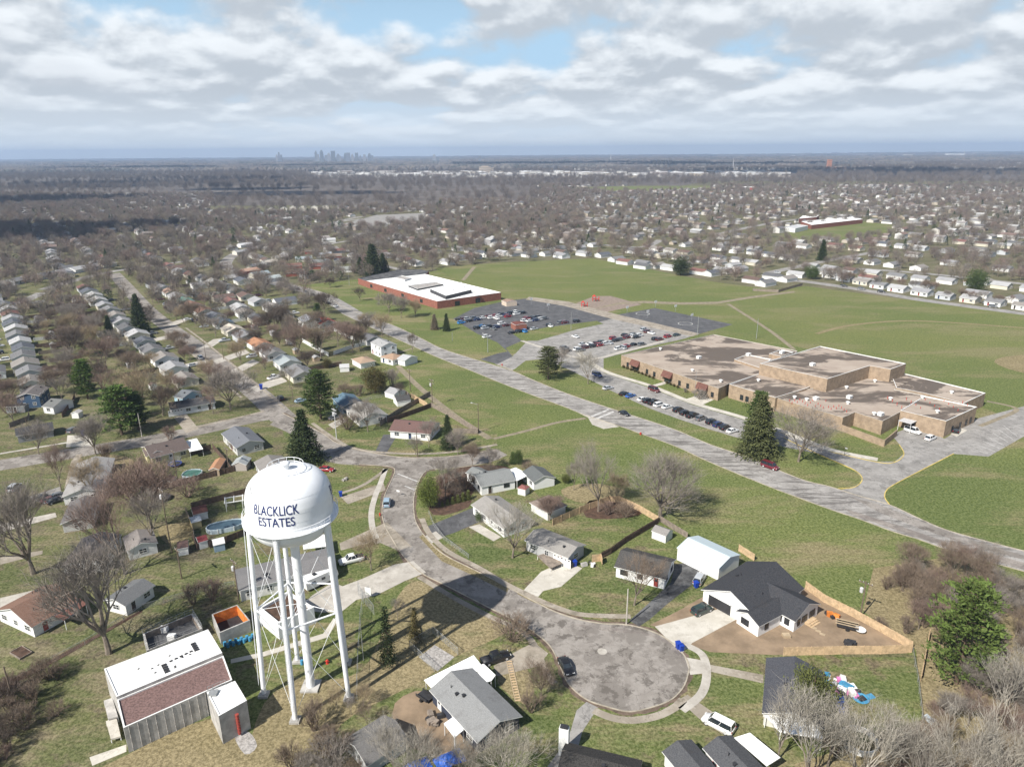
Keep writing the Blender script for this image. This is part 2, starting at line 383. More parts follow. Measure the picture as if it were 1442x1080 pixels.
FARF = gp([(612, 378), (700, 370), (835, 364), (1010, 398), (1090, 408), (1135, 403), (1442, 444), (1600, 470), (1600, 700), (1442, 600), (1290, 530), (1110, 485), (1000, 465), (900, 440), (820, 428), (730, 418), (655, 400)])
sheet('far_playing_field', FARF, .016, 'far_field')
KEEP += [[tuple(p[:2]) for p in LAWN], [tuple(p[:2]) for p in FARF]]
# main road past the schools
up = gp([(480, 431), (524, 448), (553, 458), (591, 475.6), (622, 491), (671, 507), (720, 522), (750, 535), (800, 555), (850, 572), (890, 585), (950, 605), (1000, 626), (1060, 646), (1103, 665), (1138, 678), (1168, 685), (1205, 697), (1253, 711), (1290, 728), (1331, 745.6), (1385, 761), (1442, 775.7), (1620, 820)])
lo = gp([(480, 441), (524, 462), (580, 487), (613, 502), (658, 520), (702, 538), (747, 555.5), (795, 573), (825, 585), (875, 601), (900, 610), (950, 628), (1000, 651), (1080, 684), (1125, 701), (1168, 717), (1210, 731), (1256, 748), (1295, 760), (1331, 773), (1385, 789), (1442, 804.6), (1620, 855)])
upS, loS = smooth_line(up, 4), smooth_line(lo, 4)
sheet('road', loS + upS[::-1], .020, 'main_road')
kerb(up, sm=4); kerb(lo, sm=4)
LINES.append(([((a[0] + b[0]) / 2, (a[1] + b[1]) / 2) for a, b in zip(up, lo)], 6))
far_main = gp([(500, 443), (455, 417), (410, 404), (362, 393), (328, 382), (318, 370), (340, 354), (395, 339), (440, 325), (475, 312), (510, 305)])
strip('road', far_main, 10.5, .016, 'main_road'); LINES.append((far_main, 7))
kerb(offset_line(smooth_line(gp([(480, 431), (455, 413), (410, 400), (362, 389)]), 4), 0), sm=0)
# brown resurfaced strip of the main road's near lane
sheet('road_patch', gp([(1190, 716), (1256, 737), (1331, 762), (1442, 792), (1600, 838), (1600, 848), (1442, 802), (1331, 770), (1256, 744), (1200, 725)]), .024, 'tar_patch')
sheet('road_patch', gp([(1198, 700), (1240, 711), (1300, 735), (1380, 764), (1442, 782), (1600, 825), (1600, 831), (1442, 788), (1380, 771), (1300, 746), (1240, 722)]), .024, 'old_asphalt')
# drop-off bay opposite the school
sheet('road_apron', gp([(812, 580), (828, 588), (834, 598), (850, 604), (872, 601), (850, 592)]), .022, 'concrete')
sheet('crosswalk_line', gp([(829, 587), (856, 576), (858, 577.2), (832, 588.6)]), .028, 'worn_line')
sheet('crosswalk_line', gp([(836, 590), (863, 579), (865, 580.2), (839, 591.6)]), .028, 'worn_line')
# school drive and car parks
sheet('school_drive', gp([(745, 478), (800, 470), (850, 505), (850, 525), (915, 546), (975, 570), (1043, 590), (1107, 612), (1169, 636), (1236, 650), (1260, 650), (1273, 639), (1266, 625), (1255, 612), (1290, 598), (1330, 618), (1358, 600), (1374, 590), (1442, 572), (1540, 600), (1441, 615), (1392, 643), (1343, 639), (1300, 661), (1260, 682), (1248, 691), (1246, 701), (1252, 711), (1184, 690), (1200, 686), (1212, 680), (1213, 672), (1205, 663), (1190, 655), (1153, 639), (1037, 616), (975, 597), (925, 579), (872, 557), (847, 543), (800, 520), (770, 505), (740, 508), (722, 522), (700, 514), (690, 508), (722, 502)]), .026, 'lot_light')
sheet('car_park', gp([(722, 500), (800, 466), (868, 444), (935, 458), (985, 470), (960, 478), (905, 490), (850, 505), (800, 520), (760, 505)]), .028, 'lot_light')
sheet('car_park', gp([(638, 449), (668, 434), (712, 424), (745, 420), (800, 427), (850, 440), (866, 448), (806, 463), (735, 480), (712, 490), (722, 502), (700, 513), (676, 506), (700, 498), (715, 495), (700, 482), (672, 470)]), .030, 'lot_dark')
sheet('parking_lawn', gp([(722, 470), (770, 461), (840, 452), (850, 456), (812, 464), (757, 480), (735, 480)]), .034, 'field_grass')
sheet('playground_bark', gp([(805, 430), (837, 417), (860, 417), (904, 429), (852, 440)]), .030, 'play_mulch')
sheet('ball_court', gp([(865, 444), (922, 434), (1032, 457), (982, 471)]), .030, 'lot_light' if 0 else 'lot_dark')
sheet('court_path', gp([(745, 418), (800, 425), (870, 443), (985, 470), (975, 474), (860, 449), (795, 431), (740, 422)]), .036, 'walk_old')
sheet('path', gp([(828, 437), (872, 429), (905, 427), (960, 429), (1010, 428), (1060, 420), (1120, 412), (1118, 410), (1060, 417), (1010, 425), (960, 426), (905, 424), (870, 426)]), .034, 'dirt_path')
strip('path', gp([(1025, 428), (1060, 450), (1090, 470), (1118, 492)]), 2.2, .034, 'dirt_path')
strip('path', gp([(652, 395), (662, 383), (668, 376)]), 3.0, .034, 'dirt_path')
strip('path', gp([(1390, 565), (1432, 576), (1400, 592), (1380, 600)]), 1.6, .034, 'dirt_path')
strip('path', gp([(1150, 470), (1200, 458), (1290, 452), (1442, 462)]), 2.5, .034, 'dry_grass')
sheet('infield', gp([(1400, 510), (1425, 501), (1500, 500), (1500, 530), (1440, 525)]), .034, 'dry_grass', sm=3)
strip('path', gp([(695, 618), (740, 607), (785, 595), (825, 589)]), 1.6, .034, 'dirt_path')
strip('path', gp([(560, 515), (590, 545), (640, 585), (690, 618)]), 2.4, .034, 'dirt_path')
strip('path', gp([(583, 490), (560, 497), (540, 503)]), 1.6, .034, 'dirt_path')
strip('sidewalk', gp([(815, 497), (850, 522), (915, 543), (975, 567), (1043, 587), (1107, 609), (1169, 633), (1236, 647)]), 2.6, .045, 'concrete_new')
strip('sidewalk', gp([(915, 545), (930, 541), (945, 536)]), 2.2, .049, 'concrete_new')
strip('sidewalk', gp([(735, 480), (820, 505), (875, 496), (935, 480)]), 2.2, .049, 'concrete')
sheet('terrace', gp([(963, 563), (985, 556), (1005, 563), (985, 572)]), .049, 'concrete_new')
kerb(gp([(1104, 617), (1153, 640), (1190, 656), (1206, 664), (1214, 673), (1211, 681), (1200, 687), (1180, 688)]), mat='yellow_kerb')
kerb(gp([(1169, 636), (1236, 651), (1260, 651), (1273, 640), (1266, 626)]), mat='yellow_kerb')
kerb(gp([(1343, 639), (1300, 661), (1260, 682), (1248, 691), (1246, 701), (1253, 711)]), mat='yellow_kerb')
kerb(gp([(700, 513), (722, 521)], 0), sm=0)
sheet('loading_pad', gp([(1330, 607), (1345, 600), (1362, 606), (1347, 615)]), .032, 'concrete_new')
sheet('lawn_island', gp([(737, 514), (770, 506), (800, 521), (847, 544), (925, 580), (1037, 617), (1150, 641), (1188, 657), (1203, 665), (1209, 674), (1204, 682), (1180, 685), (1105, 664), (1000, 624), (890, 583), (800, 553), (750, 533), (722, 521)]), .032, 'field_grass')
for k in range(7):      # stall lines of the far east car park
    a = G(1395 + k * 6.2, 640 - k * 4.3); b = G(1370 + k * 7, 632 - k * 5.6)
    strip('stall_line', [a, b], .18, .036, 'worn_line', 0)
for k in range(15):
    a = G(868 + k * 11.2, 552 + k * 4.25); b = G(877 + k * 11.1, 547 + k * 4.15)
    strip('stall_line', [a, b], .15, .036, 'worn_line', 0)
# curving residential street with the turning circle
tl = [(506, 654), (547, 657), (556, 663), (549, 681), (541, 700), (538, 720), (541, 738), (551, 757), (568, 783), (592, 806), (627, 824), (660, 841), (694, 858.5), (728, 875), (752, 890), (774, 909), (787, 933), (800, 962), (824.5, 984), (853, 994.6), (887, 1002), (921, 995), (947, 984), (964, 964.5), (971, 940)]
tr = [(700, 634), (654, 640), (640, 655), (612, 660), (596, 667), (584, 695), (583, 722), (588, 740), (604, 762), (627, 782), (671, 804), (715.6, 827), (752, 846.5), (781, 861), (815, 872), (848.6, 878), (885, 880), (921, 890), (945, 904), (964, 923.5), (971, 940)]
TL, TR = smooth_line(gp(tl), 4), smooth_line(gp(tr[3:]), 4)
up2 = smooth_line(gp([(398, 582), (430, 598), (455.6, 611), (475, 624), (518, 636), (549, 642), (576, 644.5), (615, 644), (654, 640.5), (700, 633)]), 4)
low2 = smooth_line(gp([(380, 598), (410, 612), (440, 640), (470, 652), (506, 655)]), 4)
sheet('street', low2 + TL + TR[::-1] + smooth_line(gp([(612, 660), (650, 657), (690, 650), (714, 640)]), 3) + gp([(700, 633)]) + up2[::-1][1:], .020, 'old_asphalt')
KEEP.append([tuple(p[:2]) for p in low2 + TL + TR[::-1] + up2[::-1]])
for ln_, sg in ((TL, 1), (TR, -1), (up2, -1)):
    rr0 = random.Random(2); ed = []; inn_ = []
    for i, (a, b) in enumerate(zip(offset_line(ln_, -.1 * sg), offset_line(ln_, -1.0 * sg))): t_ = .35 + .65 * rr0.random(); ed.append(a); inn_.append(a.lerp(b, t_))
    mb = MB(); mb.grid([[(p[0], p[1], .024) for p in (ed if sg < 0 else inn_)], [(p[0], p[1], .024) for p in (inn_ if sg < 0 else ed)]], 0, False); struct(mb.build('gutter', 'gutter_silt'))
kerb(TL, sm=0); kerb(TR, sm=0); kerb(up2, sm=0); kerb(smooth_line(gp([(612, 661), (650, 658), (690, 651), (714, 641)]), 3), sm=0)
sheet('road_patch', gp([(800, 878), (870, 884), (925, 895), (955, 915), (966, 938), (960, 930), (940, 908), (905, 893), (850, 888)]), .024, 'tar_patch', sm=3)
sheet('road_patch', gp([(820, 920), (860, 912), (900, 930), (905, 955), (870, 950), (850, 962), (835, 945)]), .024, 'tar_patch', sm=4) if 0 else None
c_ = G(848, 917); mbm = MB(); mbm.lathe([(.9, .03), (.55, .034), (.0, .034)], 20, (c_.x, c_.y)); struct(mbm.build('manhole_ring', 'concrete'))
for a, b in (((560, 667), (588, 678)), ((570, 684), (584, 690))):
    strip('stop_line', [G(*a), G(*b)], .45, .028, 'worn_line', 0)
cross = gp([(-120, 680), (-60, 667), (0, 655), (60, 645), (133, 633), (200, 622), (260, 610), (320, 597), (372, 586), (400, 584)])
strip('street', cross, 9.2, .018, 'old_asphalt'); LINES.append((cross, 6))
s1 = gp([(400, 590), (364, 556), (330, 530), (307, 511), (285, 495), (267, 481), (245, 466), (225, 451), (208, 437), (192, 420), (176, 402), (160, 385)])
strip('street', s1, 9.0, .019, 'old_asphalt'); LINES.append((s1, 6))
KEEP.append([tuple(p[:2]) for p in gp([(0, 645), (0, 668), (200, 632), (400, 600), (440, 650), (600, 660), (720, 645), (720, 628), (600, 640), (470, 615), (400, 575), (200, 615)])])
# far streets between the house rows
for pl, wd in (([(1085, 392), (1137, 397), (1219, 409), (1298, 422.5), (1442, 442), (1640, 470)], 9.5), ([(60, 408), (145, 385), (230, 372), (300, 364)], 8), ([(0, 440), (60, 412)], 8), ([(850, 345), (905, 348), (930, 338)], 8), ([(1010, 330), (1100, 312), (1200, 302)], 9), ([(480, 312), (560, 303), (650, 297)], 9), ([(1080, 385), (1160, 368), (1250, 352)], 8), ([(1442, 400), (1300, 385), (1200, 378)], 8), ([(530, 372), (600, 388)], 6), ([(500, 355), (460, 345), (540, 333)], 7)):
    g_ = gp(pl); strip('street', g_, wd, .012, 'lot_light'); LINES.append((g_, 7))
KEEP.append([tuple(p[:2]) for p in gp([(480, 316), (530, 303), (600, 300), (600, 312), (500, 322)])])
sheet('far_lot', gp([(480, 316), (530, 303), (600, 300), (600, 310), (500, 322)]), .010, 'lot_light')
f3 = gp([(1100, 330), (1112, 322), (1215, 312), (1262, 318), (1240, 333), (1180, 338), (1110, 340)]); sheet('far_school_field', f3, .012, 'far_field'); KEEP.append([tuple(p[:2]) for p in f3])
f4 = gp([(760, 265), (900, 262), (1000, 262), (1000, 268), (870, 270)]); sheet('far_meadow', f4, .012, 'far_field'); KEEP.append([tuple(p[:2]) for p in f4])
# pavements along the curving street
def walk(l, wd=1.3, mat='walk_old', z=.05): strip('sidewalk', gp(l), wd, z, mat)
walk([(478, 695), (500, 688), (520, 678), (545, 660)], 1.2)
walk([(543, 660), (536, 680), (528, 700), (523, 722), (525, 745), (533, 765)], 1.5, 'concrete')
walk([(440, 596), (470, 617), (500, 632), (550, 638), (600, 639), (650, 635), (700, 626)], 1.3)
walk([(594, 730), (605, 752), (630, 776), (675, 800), (712, 822), (745, 838), (775, 852), (812, 864), (850, 867), (888, 868)], 1.4)
walk([(590, 812), (640, 842), (690, 868), (722, 882), (745, 898), (758, 920), (768, 945), (780, 962)], 1.3)
walk([(836, 1000), (860, 1010), (890, 1014), (925, 1008), (950, 996), (962, 985)], 1.5, 'walk_old')
walk([(958, 905), (985, 918), (994, 935), (994, 960), (985, 980), (960, 1000)], 1.5, 'concrete')
walk([(400, 575), (360, 540), (332, 517), (290, 483), (262, 462)], 1.0, 'walk_old')
walk([(340, 560), (300, 524), (262, 492), (232, 470)], 1.0, 'walk_old')
walk([(0, 639), (60, 629), (120, 619)], 1.2, 'concrete')
walk([(270, 603), (340, 587), (372, 579)], 1.2, 'walk_old')
# drives
def drive(l, mat, z=.040): return sheet('driveway', gp(l), z, mat)
drive([(922, 882), (1010, 858), (1050, 850), (1060, 865), (1035, 873), (975, 905), (960, 920), (945, 905)], 'concrete_new')
drive([(1010, 858), (998, 832), (1030, 850), (1075, 880), (1045, 873)], 'concrete_new', .036)
drive([(886, 874), (915, 848), (945, 820), (950, 795), (975, 790), (1005, 800), (985, 815), (940, 850), (915, 872), (900, 882)], 'drive_black')
drive([(742, 826), (762, 805), (795, 790), (820, 800), (790, 826), (765, 832), (758, 840), (735, 834)], 'concrete_new')
drive([(603, 752), (600, 742), (668, 714), (675, 735), (640, 750), (622, 756)], 'lot_dark')
drive([(598, 755), (614, 748), (624, 757), (608, 765)], 'concrete', .044)
drive([(660, 742), (675, 738), (706, 756), (695, 762)], 'concrete')
drive([(478, 850), (420, 850), (470, 830), (510, 815), (555, 795), (582, 790), (600, 806), (570, 818), (530, 838), (500, 845)], 'concrete')
drive([(420, 858), (440, 838), (468, 820), (490, 828), (505, 842), (480, 862), (452, 862)], 'concrete', .036)
drive([(478, 765), (545, 735), (560, 750), (580, 770), (560, 775), (530, 762), (480, 775)], 'walk_old')
drive([(480, 700), (540, 680), (543, 690), (490, 710)], 'walk_old')
drive([(725, 918), (752, 904), (772, 920), (758, 938), (700, 952), (695, 938)], 'walk_old')
drive([(800, 1040), (812, 1000), (826, 988), (842, 996), (820, 1030), (812, 1060), (800, 1080), (770, 1080)], 'lot_light')
drive([(955, 985), (968, 978), (1000, 1000), (1040, 1025), (1020, 1035), (985, 1012)], 'walk_old')
drive([(996, 935), (1075, 950), (1075, 962), (998, 945)], 'walk_old')
drive([(964, 925), (990, 930), (990, 948), (972, 950)], 'concrete')
drive([(535, 540), (549, 541), (549, 541), (548, 641), (536, 641)], 'lot_dark') if 0 else None
drive([(95, 613), (124, 613), (132, 628), (93, 630)], 'concrete_new')
drive([(245, 588), (262, 582), (280, 604), (262, 610)], 'walk_old')
drive([(0, 738), (78, 722), (80, 728), (0, 750)], 'concrete')
drive([(0, 785), (60, 775), (60, 780), (0, 795)], 'walk_old')
drive([(0, 842), (60, 828), (78, 830), (20, 848), (0, 860)], 'concrete')
drive([(100, 650), (108, 640), (116, 640), (90, 690)], 'walk_old')
drive([(40, 700), (85, 685), (88, 700), (60, 710)], 'lot_light')
drive([(462, 598), (482, 588), (490, 592), (470, 604)], 'concrete')
drive([(528, 637), (540, 612), (560, 612), (543, 640)], 'lot_dark')
for a in ([(300, 508), (345, 492), (352, 497), (306, 513)], [(325, 522), (356, 506), (366, 510), (332, 528)], [(352, 546), (395, 530), (405, 537), (362, 552)], [(248, 470), (210, 478), (212, 482), (254, 474)], [(278, 492), (300, 478), (318, 476), (300, 488)], [(250, 515), (292, 506), (296, 510), (256, 520)], [(236, 456), (262, 447), (268, 450), (242, 460)]):
    drive(a, 'concrete')
# bare plots, beds, dry grass
sheet('building_plot', gp([(962, 905), (1000, 918), (1090, 922), (1285, 916), (1270, 900), (1160, 840), (1135, 825), (1080, 880), (990, 840), (955, 860), (915, 880), (922, 882), (960, 875)]), .032, 'bare_dirt')
sheet('dry_lawn', gp([(355, 1075), (372, 990), (420, 960), (480, 955), (520, 930), (560, 840), (590, 818), (640, 845), (700, 875), (715, 890), (640, 925), (600, 955), (540, 985), (480, 1020), (450, 1080)]), .030, 'dry_grass', sm=3)
sheet('dry_lawn', gp([(180, 1062), (300, 1010), (352, 1035), (430, 1060), (420, 1100), (120, 1110)]), .031, 'dry_grass', sm=3)
sheet('dry_lawn', gp([(790, 690), (830, 680), (880, 690), (860, 708), (810, 706)]), .030, 'dry_grass', sm=3)
sheet('planting_bed', gp([(604, 690), (640, 660), (700, 655), (720, 665), (668, 690), (660, 714), (610, 725)]), .030, 'mulch', sm=3)
sheet('planting_bed', gp([(830, 705), (880, 705), (905, 722), (870, 730), (825, 728)]), .030, 'mulch', sm=3)
sheet('planting_bed', gp([(1225, 800), (1330, 790), (1600, 830), (1700, 1200), (1050, 1200), (1290, 1010), (1300, 930)]), .022, 'mulch', sm=0) if 0 else None
sheet('side_lawn', gp([(1060, 925), (1290, 925), (1310, 1010), (1200, 1040), (1060, 1040), (995, 1000), (996, 965)]), .022, 'yard_grass')
sheet('side_lawn', gp([(770, 1090), (850, 1010), (950, 1010), (1040, 1060), (1000, 1200), (760, 1200)]), .024, 'yard_grass')
sheet('thicket_floor', gp([(1290, 915), (1215, 860), (1230, 800), (1330, 785), (1442, 820), (1700, 880), (1800, 1250), (1080, 1250), (1120, 1075), (1300, 1020)]), .026, 'dry_grass')
sheet('gravel_patch', gp([(590, 925), (612, 908), (640, 925), (616, 945)]), .036, 'gravel')
sheet('gravel_patch', gp([(330, 1035), (350, 1030), (362, 1050), (345, 1062)]), .036, 'gravel', sm=3)
sheet('asphalt_strip', gp([(0, 963), (60, 935), (200, 858), (200, 862), (60, 942), (0, 972)]), .034, 'mulch')
sheet('station_path', gp([(325, 928), (370, 918), (455, 892), (470, 870), (475, 874), (462, 897), (372, 924), (325, 934)]), .036, 'concrete_new')
sheet('station_apron', gp([(126, 1066), (178, 1048), (178, 1058), (130, 1078)]), .036, 'concrete_new')
sheet('bare_patch', gp([(112, 655), (150, 640), (190, 650), (160, 680), (110, 700)]), .028, 'dry_grass', sm=3)
sheet('bare_patch', gp([(224, 742), (268, 735), (270, 755), (235, 765)]), .028, 'dry_grass', sm=3)

sheet('bare_patch', gp([(556, 990), (600, 972), (640, 1010), (678, 1052), (640, 1078), (600, 1060), (560, 1040)]), .034, 'bare_dirt', sm=3)
sheet('bare_patch', gp([(700, 960), (716, 940), (740, 938), (752, 975), (738, 992)]), .034, 'dry_grass', sm=3)
sheet('path', gp([(735, 830), (760, 842), (812, 862), (850, 868), (848, 872), (808, 867), (752, 848), (728, 836)]), .030, 'dry_grass')
sheet('path', gp([(596, 752), (630, 784), (676, 806), (716, 829), (714, 834), (670, 812), (622, 790), (590, 756)]), .030, 'dry_grass')
# ================================================================== WATER TOWER
def water_tower():
    c = G(438, 967); T = thing('water_tower', 'tall white water tower on five legs with blue lettering', 'water tower', (c.x, c.y, 0))
    prof = [(0, 29.3), (1.2, 29.33), (3.4, 29.7), (5.1, 30.5), (6.1, 31.6), (6.5, 32.7), (6.62, 34.0), (6.62, 36.6), (6.54, 37.5), (6.25, 38.6), (5.65, 39.65), (4.7, 40.5), (3.4, 41.05), (1.8, 41.32), (0, 41.4)]
    sp = smooth_line(prof, 5); mb = MB(); mb.lathe([(max(0, p[0]), p[1]) for p in sp], 72); tank = mb.build('tank', 'white_paint', T, True)
    def prof_r(z):
        best = min((q for q in sp if q[1] > 32.5), key=lambda q: abs(q[1] - z)); return best[0]
    for zz in (35.3, 36.7, 38.9):
        mb = MB(); r = prof_r(zz) + .012; mb.lathe([(r, zz - .025), (r + .015, zz), (r, zz + .025)], 72); mb.build('weld_seam', 'white_paint', tank, True)
    # balcony: sloped skirt, deck, rail
    mb = MB(); mb.lathe([(6.4, 33.2), (7.35, 33.25), (7.38, 33.45), (7.3, 33.5), (6.5, 33.55)], 72)
    bal = mb.build('balcony', 'white_paint', T, True)
    for zz, rr in ((34.55, .04), (34.05, .03)):
        mb = MB(); mb.lathe([(7.3 + rr, zz), (7.3, zz + rr), (7.3 - rr, zz), (7.3, zz - rr), (7.3 + rr, zz)], 72); mb.build('handrail', 'white_paint', bal, True)
    for i in range(36):
        a = 2 * math.pi * i / 36; mb = MB(); x, y = 7.3 * math.cos(a), 7.3 * math.sin(a); mb.tube((x, y, 33.45), (x, y, 34.58), .03, n=4); mb.build('rail_post', 'white_paint', bal)
    # crown rail and vent on the roof
    mb = MB(); mb.lathe([(.55, 41.2), (.55, 42.2), (.75, 42.25), (.75, 42.5), (.3, 42.65), (0, 42.65)], 20); mb.build('roof_vent', 'white_paint', T, True)
    cr = None
    for zz in (41.6, 42.2):
        mb = MB(); mb.lathe([(2.75, zz), (2.70, zz + .05), (2.65, zz), (2.70, zz - .05), (2.75, zz)], 48); o = mb.build('crown_rail', 'white_paint', T, True); cr = cr or o
    for i in range(14):
        a = 2 * math.pi * i / 14; mb = MB(); x, y = 2.7 * math.cos(a), 2.7 * math.sin(a); mb.tube((x, y, 41.0), (x, y, 42.25), .035, n=4); mb.build('rail_post', 'white_paint', cr)
    # hatch and aerial near the shoulder, ladder over the dome
    a = R_(-135); mb = MB(); r = 5.9
    p0 = Vector((r * math.cos(a), r * math.sin(a), 38.9)); mb.tube(p0, p0 + Vector((0, 0, 1.9)), .05, n=5); mb.tube(p0 + Vector((0, 0, .25)), p0 + Vector((1.5, .3, .35)), .05, n=5); mb.tube(p0 + Vector((.7, .1, .1)), p0 + Vector((.9, .1, .9)), .05, n=5)
    mb.build('aerial', 'dark_metal', T)
    for da in (-.02, .02):
        mb = MB(); az = R_(-112) + da * 2
        for k in range(len(sp) - 1):
            if sp[k][1] > 36 and sp[k][0] > 2.7 and sp[k + 1][0] > 0: mb.tube(((sp[k][0] + .1) * math.cos(az), (sp[k][0] + .1) * math.sin(az), sp[k][1] + .1), ((sp[k + 1][0] + .1) * math.cos(az), (sp[k + 1][0] + .1) * math.sin(az), sp[k + 1][1] + .1), .022, n=4, caps=False)
        mb.build('roof_ladder', 'white_paint', tank)
    # legs, riser, struts, rods
    an = [R_(q) for q in (-165.5, -93.5, -21.5, 50.5, 122.5)]
    def at(i, z): r = 7.75 - 1.2 * z / 32.5; return Vector((r * math.cos(an[i % 5]), r * math.sin(an[i % 5]), z))
    for i in range(5):
        mb = MB(); mb.tube(at(i, .5), at(i, 33.3), .40, .40, 18); leg = mb.build('leg', 'white_paint', T, True)
        p = at(i, 0); mb = MB(); mb.box(p.x - .8, p.x + .8, p.y - .8, p.y + .8, -.1, .45); mb.box(p.x - .55, p.x + .55, p.y - .55, p.y + .55, .45, .55); mb.build('footing', 'grey_concrete', leg)
        mb = MB(); mb.tube(at(i, 17), at(i + 1, 17), .16, n=8); mb.build('strut', 'white_paint', T, True)
        for z0, z1 in ((.9, 16.9), (17.1, 31.0)):
            for q in (0, 1): mb = MB(); mb.tube(at(i + q, z0), at(i + 1 - q, z1), .036, n=5); mb.build('tie_rod', 'white_paint', T)
    mb = MB(); mb.tube((0, 0, .3), (0, 0, 29.6), .72, .72, 28); rs = mb.build('riser_pipe', 'white_paint', T, True)
    mb = MB(); mb.box(-1.5, 1.5, -1.5, 1.5, -.1, .35); mb.build('footing', 'grey_concrete', rs)
    for i in range(5):
        mb = MB(); mb.tube(Vector((0, 0, 17)), at(i, 17), .05, n=6); mb.build('spoke', 'white_paint', T)
    # caged ladder up the outermost leg
    for i in (0, 1):
        o0 = Vector((math.cos(an[i]), math.sin(an[i]), 0)); sd_ = Vector((-o0.y, o0.x, 0))
        for q in (-.22, .22):
            mb = MB(); mb.tube(at(i, 2.5) + o0 * .7 + sd_ * q, at(i, 33.4) + o0 * .7 + sd_ * q, .035, n=5); mb.build('ladder_rail', 'white_paint', T)
        mb = MB()
        for k in range(96):
            z = 2.7 + k * .32; mb.tube(at(i, z) + o0 * .7 - sd_ * .22, at(i, z) + o0 * .7 + sd_ * .22, .018, n=3, caps=False)
        mb.build('ladder_rungs', 'white_paint', T)
    # wrapped lettering
    def words_on(az0):
        for txt, z0, h, wdt in (('BLACKLICK', 36.8, 1.5, 7.1), ('ESTATES', 34.95, 1.5, 5.6)):
            cu = bpy.data.curves.new('lettering', 'FONT'); cu.body = txt; cu.size = 1.0; cu.resolution_u = 6; cu.offset = .009
            ob = bpy.data.objects.new('lettering', cu); SC.collection.objects.link(ob)
            dg = bpy.context.evaluated_depsgraph_get(); me = bpy.data.meshes.new_from_object(ob.evaluated_get(dg)); bpy.data.objects.remove(ob)
            import bmesh
            bm = bmesh.new(); bm.from_mesh(me); bmesh.ops.subdivide_edges(bm, edges=[e for e in bm.edges if e.calc_length() > .18], cuts=3, use_grid_fill=True); bmesh.ops.triangulate(bm, faces=bm.faces)
            xs = [v.co.x for v in bm.verts]; ys = [v.co.y for v in bm.verts]; x0, x1, y0, y1 = min(xs), max(xs), min(ys), max(ys)
            for v in bm.verts:
                u = (v.co.x - (x0 + x1) / 2) / (x1 - x0) * wdt; z = z0 + (v.co.y - y0) / (y1 - y0) * h
                r = prof_r(z) + .05; a = az0 + u / 6.62; v.co = (r * math.cos(a), r * math.sin(a), z)
            for f in bm.faces:
                f.normal_update()
                if f.normal.dot(f.calc_center_median() * Vector((1, 1, 0))) < 0: f.normal_flip()
            bm.to_mesh(me); bm.free(); me.materials.clear(); me.materials.append(M('lettering_blue')); put('lettering', me, tank)
    words_on(R_(-91)); words_on(R_(32))
    OCC.append((c.x, c.y, 10))
water_tower()

# ================================================================== HOUSES
WIN = {}
def window_mesh(w_, h_, style='w'):
    k = (w_, h_, style)
    if k not in WIN:
        mb = MB(); f = .09
        mb.box(-w_ / 2 - f, w_ / 2 + f, -.05, .02, -h_ / 2 - f, -h_ / 2, 0); mb.box(-w_ / 2 - f, w_ / 2 + f, -.05, .02, h_ / 2, h_ / 2 + f, 0)
        mb.box(-w_ / 2 - f, -w_ / 2, -.05, .02, -h_ / 2, h_ / 2, 0); mb.box(w_ / 2, w_ / 2 + f, -.05, .02, -h_ / 2, h_ / 2, 0)
        mb.box(-w_ / 2, w_ / 2, -.02, .02, -h_ / 2, h_ / 2, 1); mb.box(-.03, .03, -.045, -.02, -h_ / 2, h_ / 2, 0); mb.box(-w_ / 2, w_ / 2, -.045, -.02, -.03, .03, 0)
        me = bpy.data.meshes.new('window'); me.from_pydata(mb.v, [], mb.f); me.materials.append(M('dark_metal' if style == 'b' else 'white_vinyl')); me.materials.append(M('glass')); me.polygons.foreach_set('material_index', mb.m); WIN[k] = me
    return WIN[k]
def frame3(A, B, C, z):
    """three eave corners seen in the survey photo -> centre, angle of the ridge, length, width (C lies across from AB)"""
    a, b, c = (Vector(G(*p, z)[:2]) for p in (A, B, C)); d = b - a; L = d.length; d.normalize(); n = Vector((-d.y, d.x)); W = (c - b).dot(n) if abs((c - b).dot(n)) > .5 else (c - a).dot(n)
    ctr = a + d * L / 2 + n * W / 2; return ctr, math.atan2(d.y, d.x), L, abs(W)
